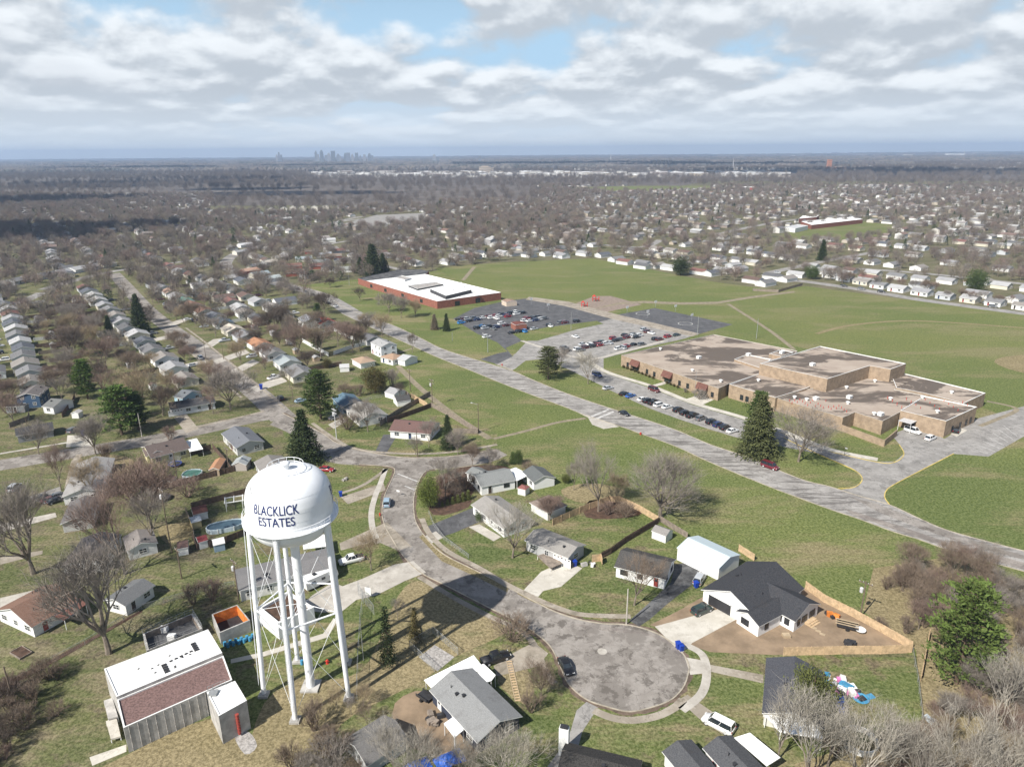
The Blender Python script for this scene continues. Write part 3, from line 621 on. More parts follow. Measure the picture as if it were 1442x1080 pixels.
def gable_parts(T, ox, oy, rot, L, W, ze, pitch, wallcol, roofcol, oh=.4, wallmat='siding', z0=0.0, hip=False, roofmat='shingle', stem=''):
    """wall and roof of one block whose ridge runs along its local x"""
    Mx = Matrix.Translation((ox, oy, 0)) @ Matrix.Rotation(rot, 4, 'Z'); hw = W / 2; hl = L / 2; rise = hw * pitch; t_ = .16
    mb = MB(); P_ = lambda x, y, z: Mx @ Vector((x, y, z))
    mb.face([P_(-hl, -hw, z0), P_(hl, -hw, z0), P_(hl, -hw, ze), P_(-hl, -hw, ze)]); mb.face([P_(hl, hw, z0), P_(-hl, hw, z0), P_(-hl, hw, ze), P_(hl, hw, ze)])
    if hip: 
        mb.face([P_(hl, -hw, z0), P_(hl, hw, z0), P_(hl, hw, ze), P_(hl, -hw, ze)]); mb.face([P_(-hl, hw, z0), P_(-hl, -hw, z0), P_(-hl, -hw, ze), P_(-hl, hw, ze)])
    else:
        mb.face([P_(hl, -hw, z0), P_(hl, hw, z0), P_(hl, hw, ze), P_(hl, 0, ze + rise), P_(hl, -hw, ze)]); mb.face([P_(-hl, hw, z0), P_(-hl, -hw, z0), P_(-hl, -hw, ze), P_(-hl, 0, ze + rise), P_(-hl, hw, ze)])
    mb.build('wall', wallmat, T, col=wallcol)
    mb = MB(); e = oh; zl = ze - e * pitch + .04; zr = ze + rise + .04; X = hl + e; Y = hw + e
    if hip:
        q = min(hw, hl * .8); top = [P_(-hl + q, 0, zr), P_(hl - q, 0, zr)]; c0, c1, c2, c3 = P_(-X, -Y, zl), P_(X, -Y, zl), P_(X, Y, zl), P_(-X, Y, zl)
        mb.face([c0, c1, top[1], top[0]]); mb.face([c1, c2, top[1]]); mb.face([c2, c3, top[0], top[1]]); mb.face([c3, c0, top[0]])
        lo_ = [p - Vector((0, 0, t_)) for p in (c0, c1, c2, c3)]
        for i, (a, b) in enumerate(((c0, c1), (c1, c2), (c2, c3), (c3, c0))): mb.face([lo_[i], lo_[(i + 1) % 4], b, a], 1)
        mb.face(lo_[::-1], 1)
    else:
        for s in (-1, 1):
            a, b, c, d = P_(-X, s * Y, zl), P_(X, s * Y, zl), P_(X, 0, zr), P_(-X, 0, zr); dn = Vector((0, 0, t_))
            fs = ([a, b, c, d], 0), ([d - dn, c - dn, b - dn, a - dn], 1), ([a - dn, b - dn, b, a], 1), ([b - dn, c - dn, c, b], 1), ([d - dn, a - dn, a, d], 1)
            for pts, mi in fs: mb.face(pts if s < 0 else pts[::-1], mi)
    rf = mb.build('roof', [roofmat, 'white_vinyl'], T, col=roofcol)
    return rf, rise
def fit(T, me_name, me, x, y, z, side, rot=0.0, ox=0, oy=0, L=0, W=0, col=None):
    """hang a mesh made to face local -y on one of the four sides of a block"""
    th = {'f': 0, 'b': math.pi, 'r': math.pi / 2, 'l': -math.pi / 2}[side]
    o = put(me_name, me, T, col); 
    loc = Matrix.Translation((ox, oy, 0)) @ Matrix.Rotation(rot, 4, 'Z') @ Vector((x, y, z)); o.location = loc; o.rotation_euler = (0, 0, rot + th); return o
def mesh_of(name, mb, mats):
    me = bpy.data.meshes.new(name); me.from_pydata(mb.v, [], mb.f)
    for q in mats: me.materials.append(M(q))
    me.polygons.foreach_set('material_index', mb.m); return me
mb = MB(); mb.box(-.48, .48, -.05, .02, 0, 2.05, 0); mb.box(-.6, -.48, -.06, .02, 0, 2.15, 1); mb.box(.48, .6, -.06, .02, 0, 2.15, 1); mb.box(-.6, .6, -.06, .02, 2.15, 2.25, 1); mb.box(-.3, .3, -.06, -.05, 1.2, 1.9, 2)
DOORM = mesh_of('door', mb, ['tinted', 'white_vinyl', 'glass'])
def garage_mesh(w_):
    mb = MB(); mb.box(-w_ / 2, w_ / 2, -.05, .02, 0, 2.15, 0)
    for k in range(4): mb.box(-w_ / 2, w_ / 2, -.065, -.05, .05 + k * .53, .05 + k * .53 + .045, 1)
    n = max(2, int(w_ / .8))
    for k in range(n): x = -w_ / 2 + (k + .5) * w_ / n; mb.box(x - .22, x + .22, -.07, -.05, 1.72, 2.0, 2)
    return mesh_of('garage_door', mb, ['white_vinyl', 'transformer_grey', 'dark_metal'])
GARM = garage_mesh(4.8); GARS = garage_mesh(2.7)
mb = MB(); mb.tube((0, 0, -.3), (0, 0, .55), .07, n=8); VENTM = mesh_of('vent_pipe', mb, ['dark_metal'])
mb = MB(); mb.box(-.2, .2, -.2, .2, -.2, .28); mb.box(-.26, .26, -.26, .26, .28, .36); VENTB = mesh_of('roof_vent', mb, ['dark_metal'])
mb = MB(); mb.box(-.4, .4, -.4, .4, -1.5, 1.2, 0); mb.box(-.48, .48, -.48, .48, 1.2, 1.35, 1); CHIM = mesh_of('chimney', mb, ['red_brick', 'grey_concrete'])
WHITE, GREY, DGREY, LGREY, CHAR, BROWN, TAN, LTAN = (.74, .74, .72), (.20, .20, .205), (.115, .118, .125), (.33, .33, .335), (.036, .039, .047), (.13, .085, .07), (.36, .28, .2), (.5, .42, .32)
rng = random.Random(7)
def windows(T, ox, oy, rot, L, W, ze, sides='fblr', style='w', zc=1.5, door='f', doorcol=(.3, .1, .08), two=False, skip=0):
    for s in sides:
        ln = L if s in 'fb' else W; n = max(1, int((ln - skip) / 3.4)); dpl = rng.randrange(n) if s == door else -1
        for k in range(n):
            u = -ln / 2 + skip + (k + .5) * (ln - skip) / n
            x, y = {'f': (u, -W / 2 - .03), 'b': (u, W / 2 + .03), 'r': (L / 2 + .03, u), 'l': (-L / 2 - .03, u)}[s]
            if k == dpl: fit(T, 'door', DOORM, x, y, .2, s, rot, ox, oy, col=doorcol); continue
            fit(T, 'window', window_mesh(1.5 if (k + n) % 2 else 1.0, 1.05, style), x, y, zc, s, rot, ox, oy)
            if two: fit(T, 'window', window_mesh(1.0, 1.1, style), x, y, zc + 2.6, s, rot, ox, oy)
def house(label, A, B, C, ze=2.7, pitch=.36, wall=WHITE, roof=GREY, oh=.4, cat='house', name='house', wins='fblr', style='w', door='f', gar=None, hip=False, chim=False, vents=2, group=None, wallmat='siding', roofmat='shingle', two=False, rect=None):
    if rect: cx_, cy_, th, L, W = rect; ctr = Vector((cx_, cy_))
    else: ctr, th, L, W = frame3(A, B, C, ze)
    L, W = L - 2 * oh, W - 2 * oh
    T = thing(name, label, cat, (ctr.x, ctr.y, 0), th, group)
    rf, rise = gable_parts(T, 0, 0, 0, L, W, ze, pitch, wall, roof, oh, wallmat, hip=hip, roofmat=roofmat)
    if wins: windows(T, 0, 0, 0, L, W, ze, wins, style, 1.55, door, rng.choice([(.3, .06, .05), (.03, .05, .12), (.7, .7, .68), (.08, .06, .05)]), two)
    if gar:
        for s, u, big in gar:
            x, y = {'f': (u, -W / 2 - .06), 'b': (u, W / 2 + .06), 'r': (L / 2 + .06, u), 'l': (-L / 2 - .06, u)}[s]; fit(T, 'garage_door', GARM if big else GARS, x, y, .02, s)
    for k in range(vents):
        x = rng.uniform(-L * .35, L * .35); y = rng.uniform(.15, .3) * W * rng.choice((-1, 1)); o = put('roof_vent' if k % 2 else 'vent_pipe', VENTB if k % 2 else VENTM, rf); o.location = (x, y, ze + rise - abs(y) * pitch + .05)
    if chim: o = put('chimney', CHIM, rf); o.location = (L * .2, .3, ze + rise + .1)
    r = math.hypot(L, W) / 2; OCC.append((ctr.x, ctr.y, r * .85)); return T
def block(T, A, B, C, ze, pitch, wall, roof, oh=.35, wins='', **kw):
    """a further wing of thing T, its eaves given as for house()"""
    ctr, th, L, W = frame3(A, B, C, ze); L, W = L - 2 * oh, W - 2 * oh
    q = Matrix.Rotation(-T.rotation_euler.z, 4, 'Z') @ (Vector((ctr.x, ctr.y, 0)) - T.location); rot = th - T.rotation_euler.z
    gable_parts(T, q.x, q.y, rot, L, W, ze, pitch, wall, roof, oh, **kw)
    if wins: windows(T, q.x, q.y, rot, L, W, ze, wins, door='')
    OCC.append((ctr.x, ctr.y, math.hypot(L, W) * .42)); return q, rot, L, W
def slab(T, pts, z, mat, nm='canopy', th=.12, legs=True, top=None, col=None):
    """flat canopy given by its corner pixels at height z; posts at its corners"""
    inv = Matrix.Rotation(-T.rotation_euler.z, 4, 'Z'); q = [inv @ (G(x, y, z) - T.location) for x, y in pts]
    area = sum(q[i].x * q[(i + 1) % len(q)].y - q[(i + 1) % len(q)].x * q[i].y for i in range(len(q)))
    if area < 0: q = q[::-1]
    mb = MB(); mb.prism([(p.x, p.y) for p in q], z - th, z, 0, top); mb.face([(p.x, p.y, z - th) for p in q[::-1]])
    o = mb.build(nm, mat, T, col=col)
    if legs:
        c = sum(q, Vector()) / len(q)
        for p in q: m2 = MB(); x = p.x + (c.x - p.x) * .06; y = p.y + (c.y - p.y) * .06; m2.box(x - .05, x + .05, y - .05, y + .05, 0, z - th); m2.build('post', 'white_vinyl', o)
    return o
NAVY = (.045, .052, .075)
A = house('navy blue bungalow with grey shingle roof beside the turning circle', (604, 970.5), (672, 1045), (740, 1011.5), wall=NAVY, roof=(.245, .25, .25), vents=4)
slab(A, [(597, 957), (667, 922), (681, 940), (612, 973)], 2.5, 'white_membrane'); slab(A, [(668, 940), (681, 934), (698, 950), (692, 958), (684, 960)], 2.6, 'white_membrane'); slab(A, [(625, 1018), (638, 1009), (653, 1027), (640, 1038)], 2.4, 'white_membrane')
house('weathered grey garage with old patchy shingles behind the navy bungalow', (483, 1040), (541, 1005), (578, 1038), 2.4, .38, (.52, .53, .53), (.155, .15, .145), cat='garage', name='garage', wins='', gar=[('r', 0, True)], vents=0)
C1 = house('low house with black roof and a tall white chimney at the circle', (797, 1043), (905, 1069), (895, 1108), roof=(.028, .027, .026), wall=(.5, .47, .42), oh=.5)
def local(T, p): return Matrix.Rotation(-T.rotation_euler.z, 4, 'Z') @ (p - T.location)
q = local(C1, G(794, 1062)); mb = MB(); mb.box(q.x - .75, q.x + .75, q.y - .45, q.y + .45, 0, 5.2, 0); mb.box(q.x - .6, q.x + .6, q.y - .35, q.y + .35, 5.2, 5.5, 1); mb.build('chimney', ['white_vinyl', 'dark_metal'], C1)
D1 = house('grey-roofed house under bare branches with a white porch at its corner', (989, 1052), (1050, 1118), (1030, 1033), roof=(.075, .078, .085), wall=(.66, .65, .62))
block(D1, (932, 1057), (985, 1122), (973, 1039), 2.6, .36, (.66, .65, .62), (.075, .078, .085))
slab(D1, [(1034, 1038), (1056, 1031), (1099, 1066), (1080, 1078)], 2.75, 'white_membrane', legs=False)
E = house('dark slate-roofed bungalow behind the pale bare tree with a cluttered yard', (1079, 925), (1073, 1003), (1160, 1000), roof=(.062, .066, .08), wall=(.62, .6, .55))
slab(E, [(1076, 1006), (1140, 1006), (1160, 1040), (1098, 1030)], 2.4, 'white_membrane')
Fh = house('new white house with charcoal roof on bare earth', (987, 829), (1052, 789), (1124, 834), 2.8, .46, (.80, .80, .79), CHAR, wins='rb', style='b', door='', vents=3)
L_, W_ = 0, 0
ctr, th, L_, W_ = frame3((987, 829), (1052, 789), (1124, 834), 2.8)
block(Fh, (1119, 872), (1154.5, 848), (1110, 826), 2.8, .42, (.80, .80, .79), CHAR) if 0 else None
# wing facing the yard and the porch-side wing
def wing(T, gcorner, gother, depth, ze, pitch, wall, roof, wins=(), style='b', oh=.35):
    """gabled wing: its gable wall runs between two eave pixels, its ridge runs back by depth"""
    a, b = (Vector(G(*p, ze)[:2]) for p in (gcorner, gother)); d = b - a; Wd = d.length; d.normalize(); n = Vector((-d.y, d.x)); c = a + d * Wd / 2 + n * depth / 2
    q = local(T, Vector((c.x, c.y, 0))); rot = math.atan2(n.y, n.x) - T.rotation_euler.z
    gable_parts(T, q.x, q.y, rot, depth - oh, Wd - 2 * oh, ze, pitch, wall, roof, oh)
    for s, u, w_ in wins:
        x, y = {'l': (-(depth - oh) / 2 - .03, u), 'f': (u, -(Wd - 2 * oh) / 2 - .03), 'b': (u, (Wd - 2 * oh) / 2 + .03), 'r': ((depth - oh) / 2 + .03, u)}[s]
        fit(T, 'window', window_mesh(w_, 1.25, style), x, y, 1.5, s, rot, q.x, q.y)
    OCC.append((c.x, c.y, depth * .5))
wing(Fh, (1119, 874), (1155, 849), 9.0, 2.8, .46, (.80, .80, .79), CHAR, [('l', -2.6, .8), ('l', -1.6, .8), ('l', .2, .8), ('l', 1.0, .8), ('l', 2.6, .8), ('f', -2.6, .9), ('f', -1.0, .9), ('b', -2.8, .9), ('b', -1.2, .9)])
wing(Fh, (1036, 859), (1070, 881), 9.5, 2.8, .46, (.80, .80, .79), CHAR, [('f', 2.6, .9), ('f', -2.2, .9), ('l', .6, 1.7)])
# open garage in the front gable
q = local(Fh, G(1012, 858)); 
mb = MB(); mb.box(-2.6, 2.6, -.04, .03, 0, 2.35, 0); mb.box(-2.75, -2.6, -.08, .03, 0, 2.5, 1); mb.box(2.6, 2.75, -.08, .03, 0, 2.5, 1); mb.box(-2.75, 2.75, -.08, .03, 2.35, 2.5, 1)
gm = mesh_of('garage_opening', mb, ['dark_metal', 'white_vinyl']); fit(Fh, 'garage_opening', gm, -(L_ - .8) / 2 - .05, W_ * .5 - 4.4, .02, 'l')
Gb = house('long white metal barn with pale ribbed roof behind the black drive', (953, 771), (1013, 800), (1041, 780), 3.1, .27, (.78, .78, .77), (.6, .65, .68), oh=.15, cat='barn', name='metal_barn', wins='', door='', gar=None, vents=0, roofmat='ribbed_metal')
house('small white shed with grey roof and dark doors in the fence corner', (917, 747), (938, 755), (949, 747), 2.0, .5, WHITE, (.26, .245, .23), .15, 'shed', 'shed', '', gar=None, vents=0)
I = house('white bungalow with black shingle roof beside the black drive', (864.5, 797), (938, 815.5), (948, 785.5), 2.8, .40, (.78, .78, .77), (.062, .06, .058), style='b')
J = house('grey-sided ranch with a wooden porch and pale drive', (738, 760), (800, 785.5), (834.5, 770), 2.8, .33, (.43, .43, .43), (.285, .27, .25), gar=[('f', 4.3, True)])
slab(J, [(756, 782), (775, 777), (792, 793), (775, 800)], 1.0, 'weathered_fence', 'porch')
K = house('white ranch with plain grey roof and dark asphalt drive', (663, 710), (709, 744.5), (747, 728), 2.7, .33, WHITE, (.30, .285, .265))
house('white detached garage with brownish hip roof behind the bare maple', (745, 707), (771, 722), (802, 712), 2.5, .36, WHITE, (.25, .20, .17), cat='garage', name='garage', wins='', vents=0, hip=True)
Mh = house('white house with black shutters and grey-green roof near the street corner', (677, 685.5), (727, 675.6), (659, 668), 2.75, .36, (.82, .82, .81), (.225, .235, .23), style='b', oh=.3)
block(Mh, (655, 665), (671, 672), (687, 662), 2.7, .36, (.82, .82, .81), (.2, .21, .205))
slab(Mh, [(712, 663), (726, 658), (746, 668), (728, 677)], 2.6, 'white_membrane')
house('white garage with dark two-tone roof at the field edge', (734, 664), (751, 679), (784, 673), 2.6, .38, (.80, .80, .79), (.115, .125, .125), oh=.3, cat='garage', name='garage', wins='f', door='', vents=0)
house('tiny white shed with dull red hip roof by the white garage', (728, 687), (740, 690), (749, 685), 1.9, .4, WHITE, (.24, .09, .08), .15, 'shed', 'shed', '', vents=0, hip=True)
# houses round the tower and to the west
N = house('long grey-roofed house behind the water tower legs', (335, 832), (473, 798), (461, 771), 2.9, .16, (.70, .69, .66), (.19, .185, .185), vents=3)
slab(N, [(425, 757), (457, 752), (459, 769), (427, 773)], 3.1, 'white_membrane')
O1 = house('brown-roofed ranch with white gable end at the west edge', (44, 883), (112, 845), (-14, 862), 2.7, .38, WHITE, (.21, .12, .085), vents=5)
slab(O1, [(72, 865), (112, 842), (122, 850), (90, 873)], 2.4, 'brown_canopy')
house('house with dark grey roof in shade near the waterworks', (176, 853), (219, 823), (139, 848), 2.7, .34, (.68, .68, .66), (.14, .145, .15))
house('white-gabled house behind the big bare maple trunks', (86, 797), (116, 757), (154, 779), 2.7, .30, (.8, .8, .79), (.24, .205, .19), oh=.3)
house('small square house with white gable and dark window', (178, 776), (172, 756), (222.5, 764), 2.7, .34, (.66, .66, .64), (.245, .22, .205), oh=.3)
house('grey-walled house shaded by red budding trees', (84, 738), (98, 706), (132, 730), 2.7, .3, (.48, .48, .46), (.17, .165, .165))
O6 = house('pale-roofed house with stacked timber beside it', (86, 700), (108, 652), (150, 680), 2.7, .3, (.72, .71, .69), (.32, .31, .30))
O7 = house('yellow bungalow with brown roof and fenced back garden', (212, 645), (268, 631), (203, 628), 2.7, .34, (.62, .56, .33), (.115, .088, .08), style='w')
slab(O7, [(260, 621), (277, 617), (286, 632), (267, 636)], 2.5, 'white_membrane')
block(O7, (200, 632), (205, 643), (232, 624), 2.7, .34, (.62, .56, .33), (.13, .1, .09))
O8 = house('blue-grey roofed house with white front and dark rear roof panel', (311, 610), (332, 631), (369, 618), 2.9, .34, (.56, .56, .54), (.155, .165, .185))
house('old grey-roofed house directly behind the water tank', (357, 650), (374, 676), (413, 661), 2.7, .32, WHITE, (.24, .225, .21))
Q1 = house('white house with worn pale roof behind the bush tangle', (485.6, 575.5), (506, 592), (542, 580), 2.7, .36, (.72, .71, .68), (.34, .325, .30))
block(Q1, (467, 560), (480, 574), (506, 562), 2.7, .34, (.12, .2, .26), (.10, .17, .23))
house('white house with maroon-brown roof inside the street bend', (547, 606), (606, 611), (590, 592), 2.7, .36, (.76, .75, .73), (.15, .085, .075))
SH = [('white shed at the fenced garden corner by the field', (541, 552), (555, 556), (564, 548), LGREY, WHITE), ('white shed with black roof beside the orange fence panel', (559, 566), (579, 563), (575, 556), (.06, .06, .06), WHITE), ('shed with orange-tan round roof behind the yellow bungalow', (293, 662), (303, 647), (312, 656), (.42, .22, .12), TAN), ('small brown playhouse shed at the fence behind the yellow bungalow', (224, 679), (232, 671), (242, 678), (.2, .13, .1), TAN), ('small shed with pale roof beyond the long board fence', (325, 655), (333, 645), (348, 653), (.36, .38, .38), (.4, .36, .33)),
    ('shed with dark red roof beyond the oval pool', (272, 725), (293, 720), (267, 715), (.14, .055, .045), WHITE), ('small yellow shed with blue-grey roof', (269, 736), (284, 732), (267, 728), (.26, .3, .36), (.62, .5, .26)), ('low maroon-roofed shed beside the oval pool', (279, 764), (293, 760), (276, 756), (.19, .03, .035), WHITE), ('pale blue-sided shed with white roof next to the oval pool', (300, 768), (317, 764), (295, 760), (.74, .74, .74), (.24, .33, .42)), ('white shed with brown roof panel by the utility pole', (249, 773), (265, 770), (246, 763), (.2, .12, .1), WHITE),
    ('small open-fronted pale shed beside the dark garden shadow', (110, 582), (117, 578), (124, 568), (.5, .48, .46), WHITE), ('tiny white shed on grass beyond the pine', (478, 518), (492, 517), (490, 513), (.5, .5, .5), WHITE)]
for l, a, b, c, rc, wc in SH: house(l, a, b, c, 2.0, .45, wc, rc, .15, 'shed', 'shed', '', vents=0)
# cross-street houses
house('long black-roofed bungalow fronting the cross street at the west edge', (22, 614), (76, 604), (84, 592), 2.7, .34, (.3, .3, .31), (.05, .052, .058))
house('white garage block with two-tone roof behind the black-roofed bungalow', (58, 572), (74.5, 574), (96, 562), 2.7, .38, (.78, .78, .77), (.15, .155, .15), gar=[('l', 0, True)], oh=.3, cat='garage', name='garage', wins='f', door='')
house('two-storey blue-sided house at the end of the western row', (20, 560), (36, 547), (57, 556), 4.6, .34, (.055, .10, .17), (.165, .15, .145), two=True)
house('narrow grey-fronted outbuilding with black flat roof by the blue house', (6, 573), (34, 572), (34, 568), 2.5, .2, (.2, .21, .22), (.03, .03, .032), .2, 'outbuilding', 'outbuilding', 'f')
house('long dark-roofed white house facing the cross street', (240, 577), (304, 566), (296, 557), 2.7, .34, (.66, .68, .70), (.085, .085, .09), gar=[('f', -6, True)])
house('pale blue house just above the dark-roofed cross-street house', (243, 558), (257, 561), (284, 551), 2.9, .34, (.33, .48, .56), (.145, .16, .175), oh=.3)
# beyond: two-storey white house, tan hip garage, hip house
house('two-storey white house beyond the white vinyl fence', (521, 482), (536, 489), (553, 482), 5.2, .34, (.74, .75, .76), (.36, .36, .36), two=True, oh=.25)
house('white garage with tan hip roof next to the two-storey house', (494, 505), (507, 512), (526, 506), 2.6, .34, WHITE, (.38, .27, .19), cat='garage', name='garage', hip=True, wins='', vents=0)
Hh = house('white bungalow with orange-tan roof at the big field corner', (534, 502), (553, 507), (566, 500), 2.7, .34, WHITE, (.37, .25, .17), hip=True)
block(Hh, (558, 505), (570, 508), (584, 501), 2.7, .3, (.66, .68, .68), (.45, .46, .46))
house('dark grey house between white fence and school road', (504, 474), (516, 480), (530, 472), 2.7, .36, (.42, .42, .42), (.13, .13, .14))
house('white-walled house with pale blue-grey roof near the school road', (418, 448), (427, 454), (446, 446), 4.2, .34, WHITE, (.33, .35, .39), two=True)
house('house with a bright red roof panel near the school road', (438, 451), (450, 457), (468, 450), 2.7, .34, (.6, .6, .58), (.38, .07, .06))

# ------------------------------------------------ rows of similar bungalows
S = math.radians(125)
LOTS = []
def row(l0, word, lab_end, n, spec, grp, L=12.5, W=9.5, jitter=.6, th=None, start=0, ze=2.7, kind='bungalow', street=0):
    pts = [Vector(G(*p)[:2]) for p in l0]; seg = [(pts[i + 1] - pts[i]).length for i in range(len(pts) - 1)]; tot = sum(seg)
    for k in range(n):
        d = tot * k / max(1, n - 1); i = 0
        while i < len(seg) - 1 and d > seg[i]: d -= seg[i]; i += 1
        p = pts[i].lerp(pts[i + 1], d / seg[i]); dr = pts[i + 1] - pts[i]; a = math.atan2(dr.y, dr.x) if th is None else th
        rn, rc = spec[k % len(spec)]; wn, wc = [('white', WHITE), ('cream', (.64, .6, .5)), ('white', (.8, .8, .79)), ('pale grey', (.5, .52, .54)), ('white', WHITE)][(k * 3 + len(l0)) % 5]
        near = p.y < 420
        lab = f'{rn}-roofed {kind} with {wn} walls, {ORD[k + start]} {word}'
        house(lab, None, None, None, ze, .38, wc, rc, .35, wins='flr' if near else ('lf' if p.y < 520 else ''), door='f', vents=1 if near else 0, group=grp, rect=(p.x + rng.uniform(-1, 1) * jitter, p.y + rng.uniform(-1, 1) * jitter, a, L + rng.uniform(-1.6, 1.2), W + rng.uniform(-.8, 1.2)))
        if street: LOTS.append((p.x, p.y, a, street, word, k + start))
GA = [('dark grey', DGREY), ('grey', GREY), ('pale grey', LGREY), ('mid grey', (.16, .16, .165)), ('pale', (.42, .42, .42)), ('slate', (.10, .11, .13)), ('brown', BROWN), ('weathered', (.26, .24, .22)), ('dull red', (.2, .10, .085)), ('light grey', (.3, .3, .31))]
row([(45, 545), (38, 520), (30, 490), (22, 462), (10, 435)], 'up the west row from the blue house', '', 13, [GA[i] for i in (7, 1, 7, 3, 5, 4, 1, 4, 5, 2, 8, 4, 0)], 'bungalows of the west row', L=10.6, street=1)
row([(262, 540), (238, 518), (206, 490), (176, 462), (152, 440), (120, 410)], 'up the row behind the spruce', '', 15, [GA[i] for i in (7, 2, 7, 3, 5, 4, 0, 9, 7, 1, 9, 4, 4, 5, 8)], 'bungalows of the row behind the spruce', L=11, street=-1)
row([(423, 532), (403, 516), (384, 502), (366, 491), (345, 478), (322, 464), (305, 452), (285, 441), (262, 430), (240, 415), (218, 405)], 'up the east side of the street', '', 15, [('grey', GREY), ('pale blue-grey', (.34, .38, .39)), ('grey', (.2, .2, .2)), ('orange-tan', (.40, .20, .11)), ('grey', (.21, .21, .215)), ('cream', (.56, .5, .42)), ('blue', (.10, .17, .24)), ('slate', (.13, .14, .16)), ('brown', (.2, .11, .08)), ('red-brown', (.24, .13, .10)), ('green', (.12, .26, .22)), ('pale grey', LGREY), ('tan', (.3, .2, .15)), ('grey', GREY), ('dark', CHAR)], 'bungalows on the east side of the street', street=1)
row([(400, 447), (378, 435), (352, 424), (330, 412), (300, 400), (275, 392), (255, 386)], 'along the school road\'s west side', '', 10, [GA[i] for i in (1, 7, 2, 6, 1, 3, 4, 1, 8, 9)], 'bungalows west of the school road', street=-1)
row([(0, 405), (40, 396), (75, 390), (115, 382), (150, 376)], 'in the row along the far west lane', '', 8, [GA[i] for i in (7, 1, 7, 3, 2, 4, 1, 7)], 'bungalows of the far west lane')
# round the bend of the school road
NB = [(352, 385, 'tan', (.42, .27, .2)), (366, 390, 'blue-grey', (.3, .37, .4)), (382, 396, 'pale green-grey', (.42, .47, .47)), (362, 378, 'white', (.55, .55, .54)), (380, 373, 'cream', (.5, .46, .4)), (395, 366, 'pale', (.45, .44, .43)), (345, 348, 'white', (.55, .55, .55)), (356, 343, 'light grey', (.44, .44, .45)), (367, 336, 'grey', (.3, .3, .3)), (415, 388, 'brown', (.17, .10, .08)), (413, 378, 'dull red-brown', (.2, .1, .08)), (428, 368, 'blue-white', (.3, .34, .36)), (448, 378, 'red-brown', (.16, .08, .07)), (452, 372, 'grey', (.19, .2, .2)), (456, 362, 'pale blue', (.32, .35, .38)), (470, 364, 'tan', (.24, .19, .15)), (483, 383, 'grey-green', (.28, .29, .27)), (482, 370, 'dark', (.12, .12, .13)), (440, 357, 'dark brown', (.13, .1, .08)), (455, 347, 'mottled grey', (.27, .26, .25)), (463, 341, 'white', (.5, .5, .5)), (405, 355, 'grey', (.25, .25, .25)), (418, 345, 'light grey', (.4, .4, .4)), (340, 358, 'mid grey', (.3, .3, .3))]
for i, (x, y, rn, rc) in enumerate(NB):
    p = G(x, y); house(f'{rn}-roofed bungalow, {ORD[i]} counted inward from the school road\'s bend', None, None, None, 2.7, .36, [WHITE, (.3, .1, .07), (.6, .58, .5)][1 if 'brown' in rn or rn == 'tan' else (i % 2) * 2], rc, .35, wins='', vents=0, group='bungalows at the bend of the school road', rect=(p.x, p.y, R_(20 if x > 400 else 50), 14, 9))
FB = [(905, 378), (925, 377), (943, 380), (962, 376), (985, 386), (1003, 388), (1018, 384), (1040, 382), (1060, 398), (1078, 402), (1088, 393), (1108, 396), (1122, 390), (868, 368), (880, 372), (849, 362), (822, 360), (815, 352), (790, 358), (771, 360), (745, 362), (725, 360), (708, 359), (690, 362), (668, 364), (652, 366), (630, 372)]
for i, (x, y) in enumerate(FB):
    p = G(x, y); rn, rc = GA[(i * 7) % 10]; house(f'{rn}-roofed white bungalow, {ORD[i]} of those backing onto the far playing field', None, None, None, 2.7, .36, WHITE, rc, .35, wins='', vents=0, group='bungalows backing onto the far playing field', rect=(p.x, p.y, R_(35 if i % 2 else -50), 13, 9))
row([(1170, 391), (1200, 398), (1232, 404), (1262, 410), (1290, 414), (1325, 420), (1350, 424), (1380, 426), (1410, 432), (1442, 436)], 'along the street past the far field', '', 10, [GA[i] for i in (2, 4, 7, 1, 4, 9, 2, 4, 1, 7)], 'bungalows facing the far field street', 10, 8.5, th=S + math.pi)
row([(1142, 378), (1190, 384), (1240, 390), (1290, 396), (1340, 400), (1400, 405), (1450, 411)], 'in the second row past the field street', '', 10, [GA[i] for i in (4, 2, 6, 4, 1, 9, 2, 8)], 'bungalows of the second row past the field', 11, 9, th=S)
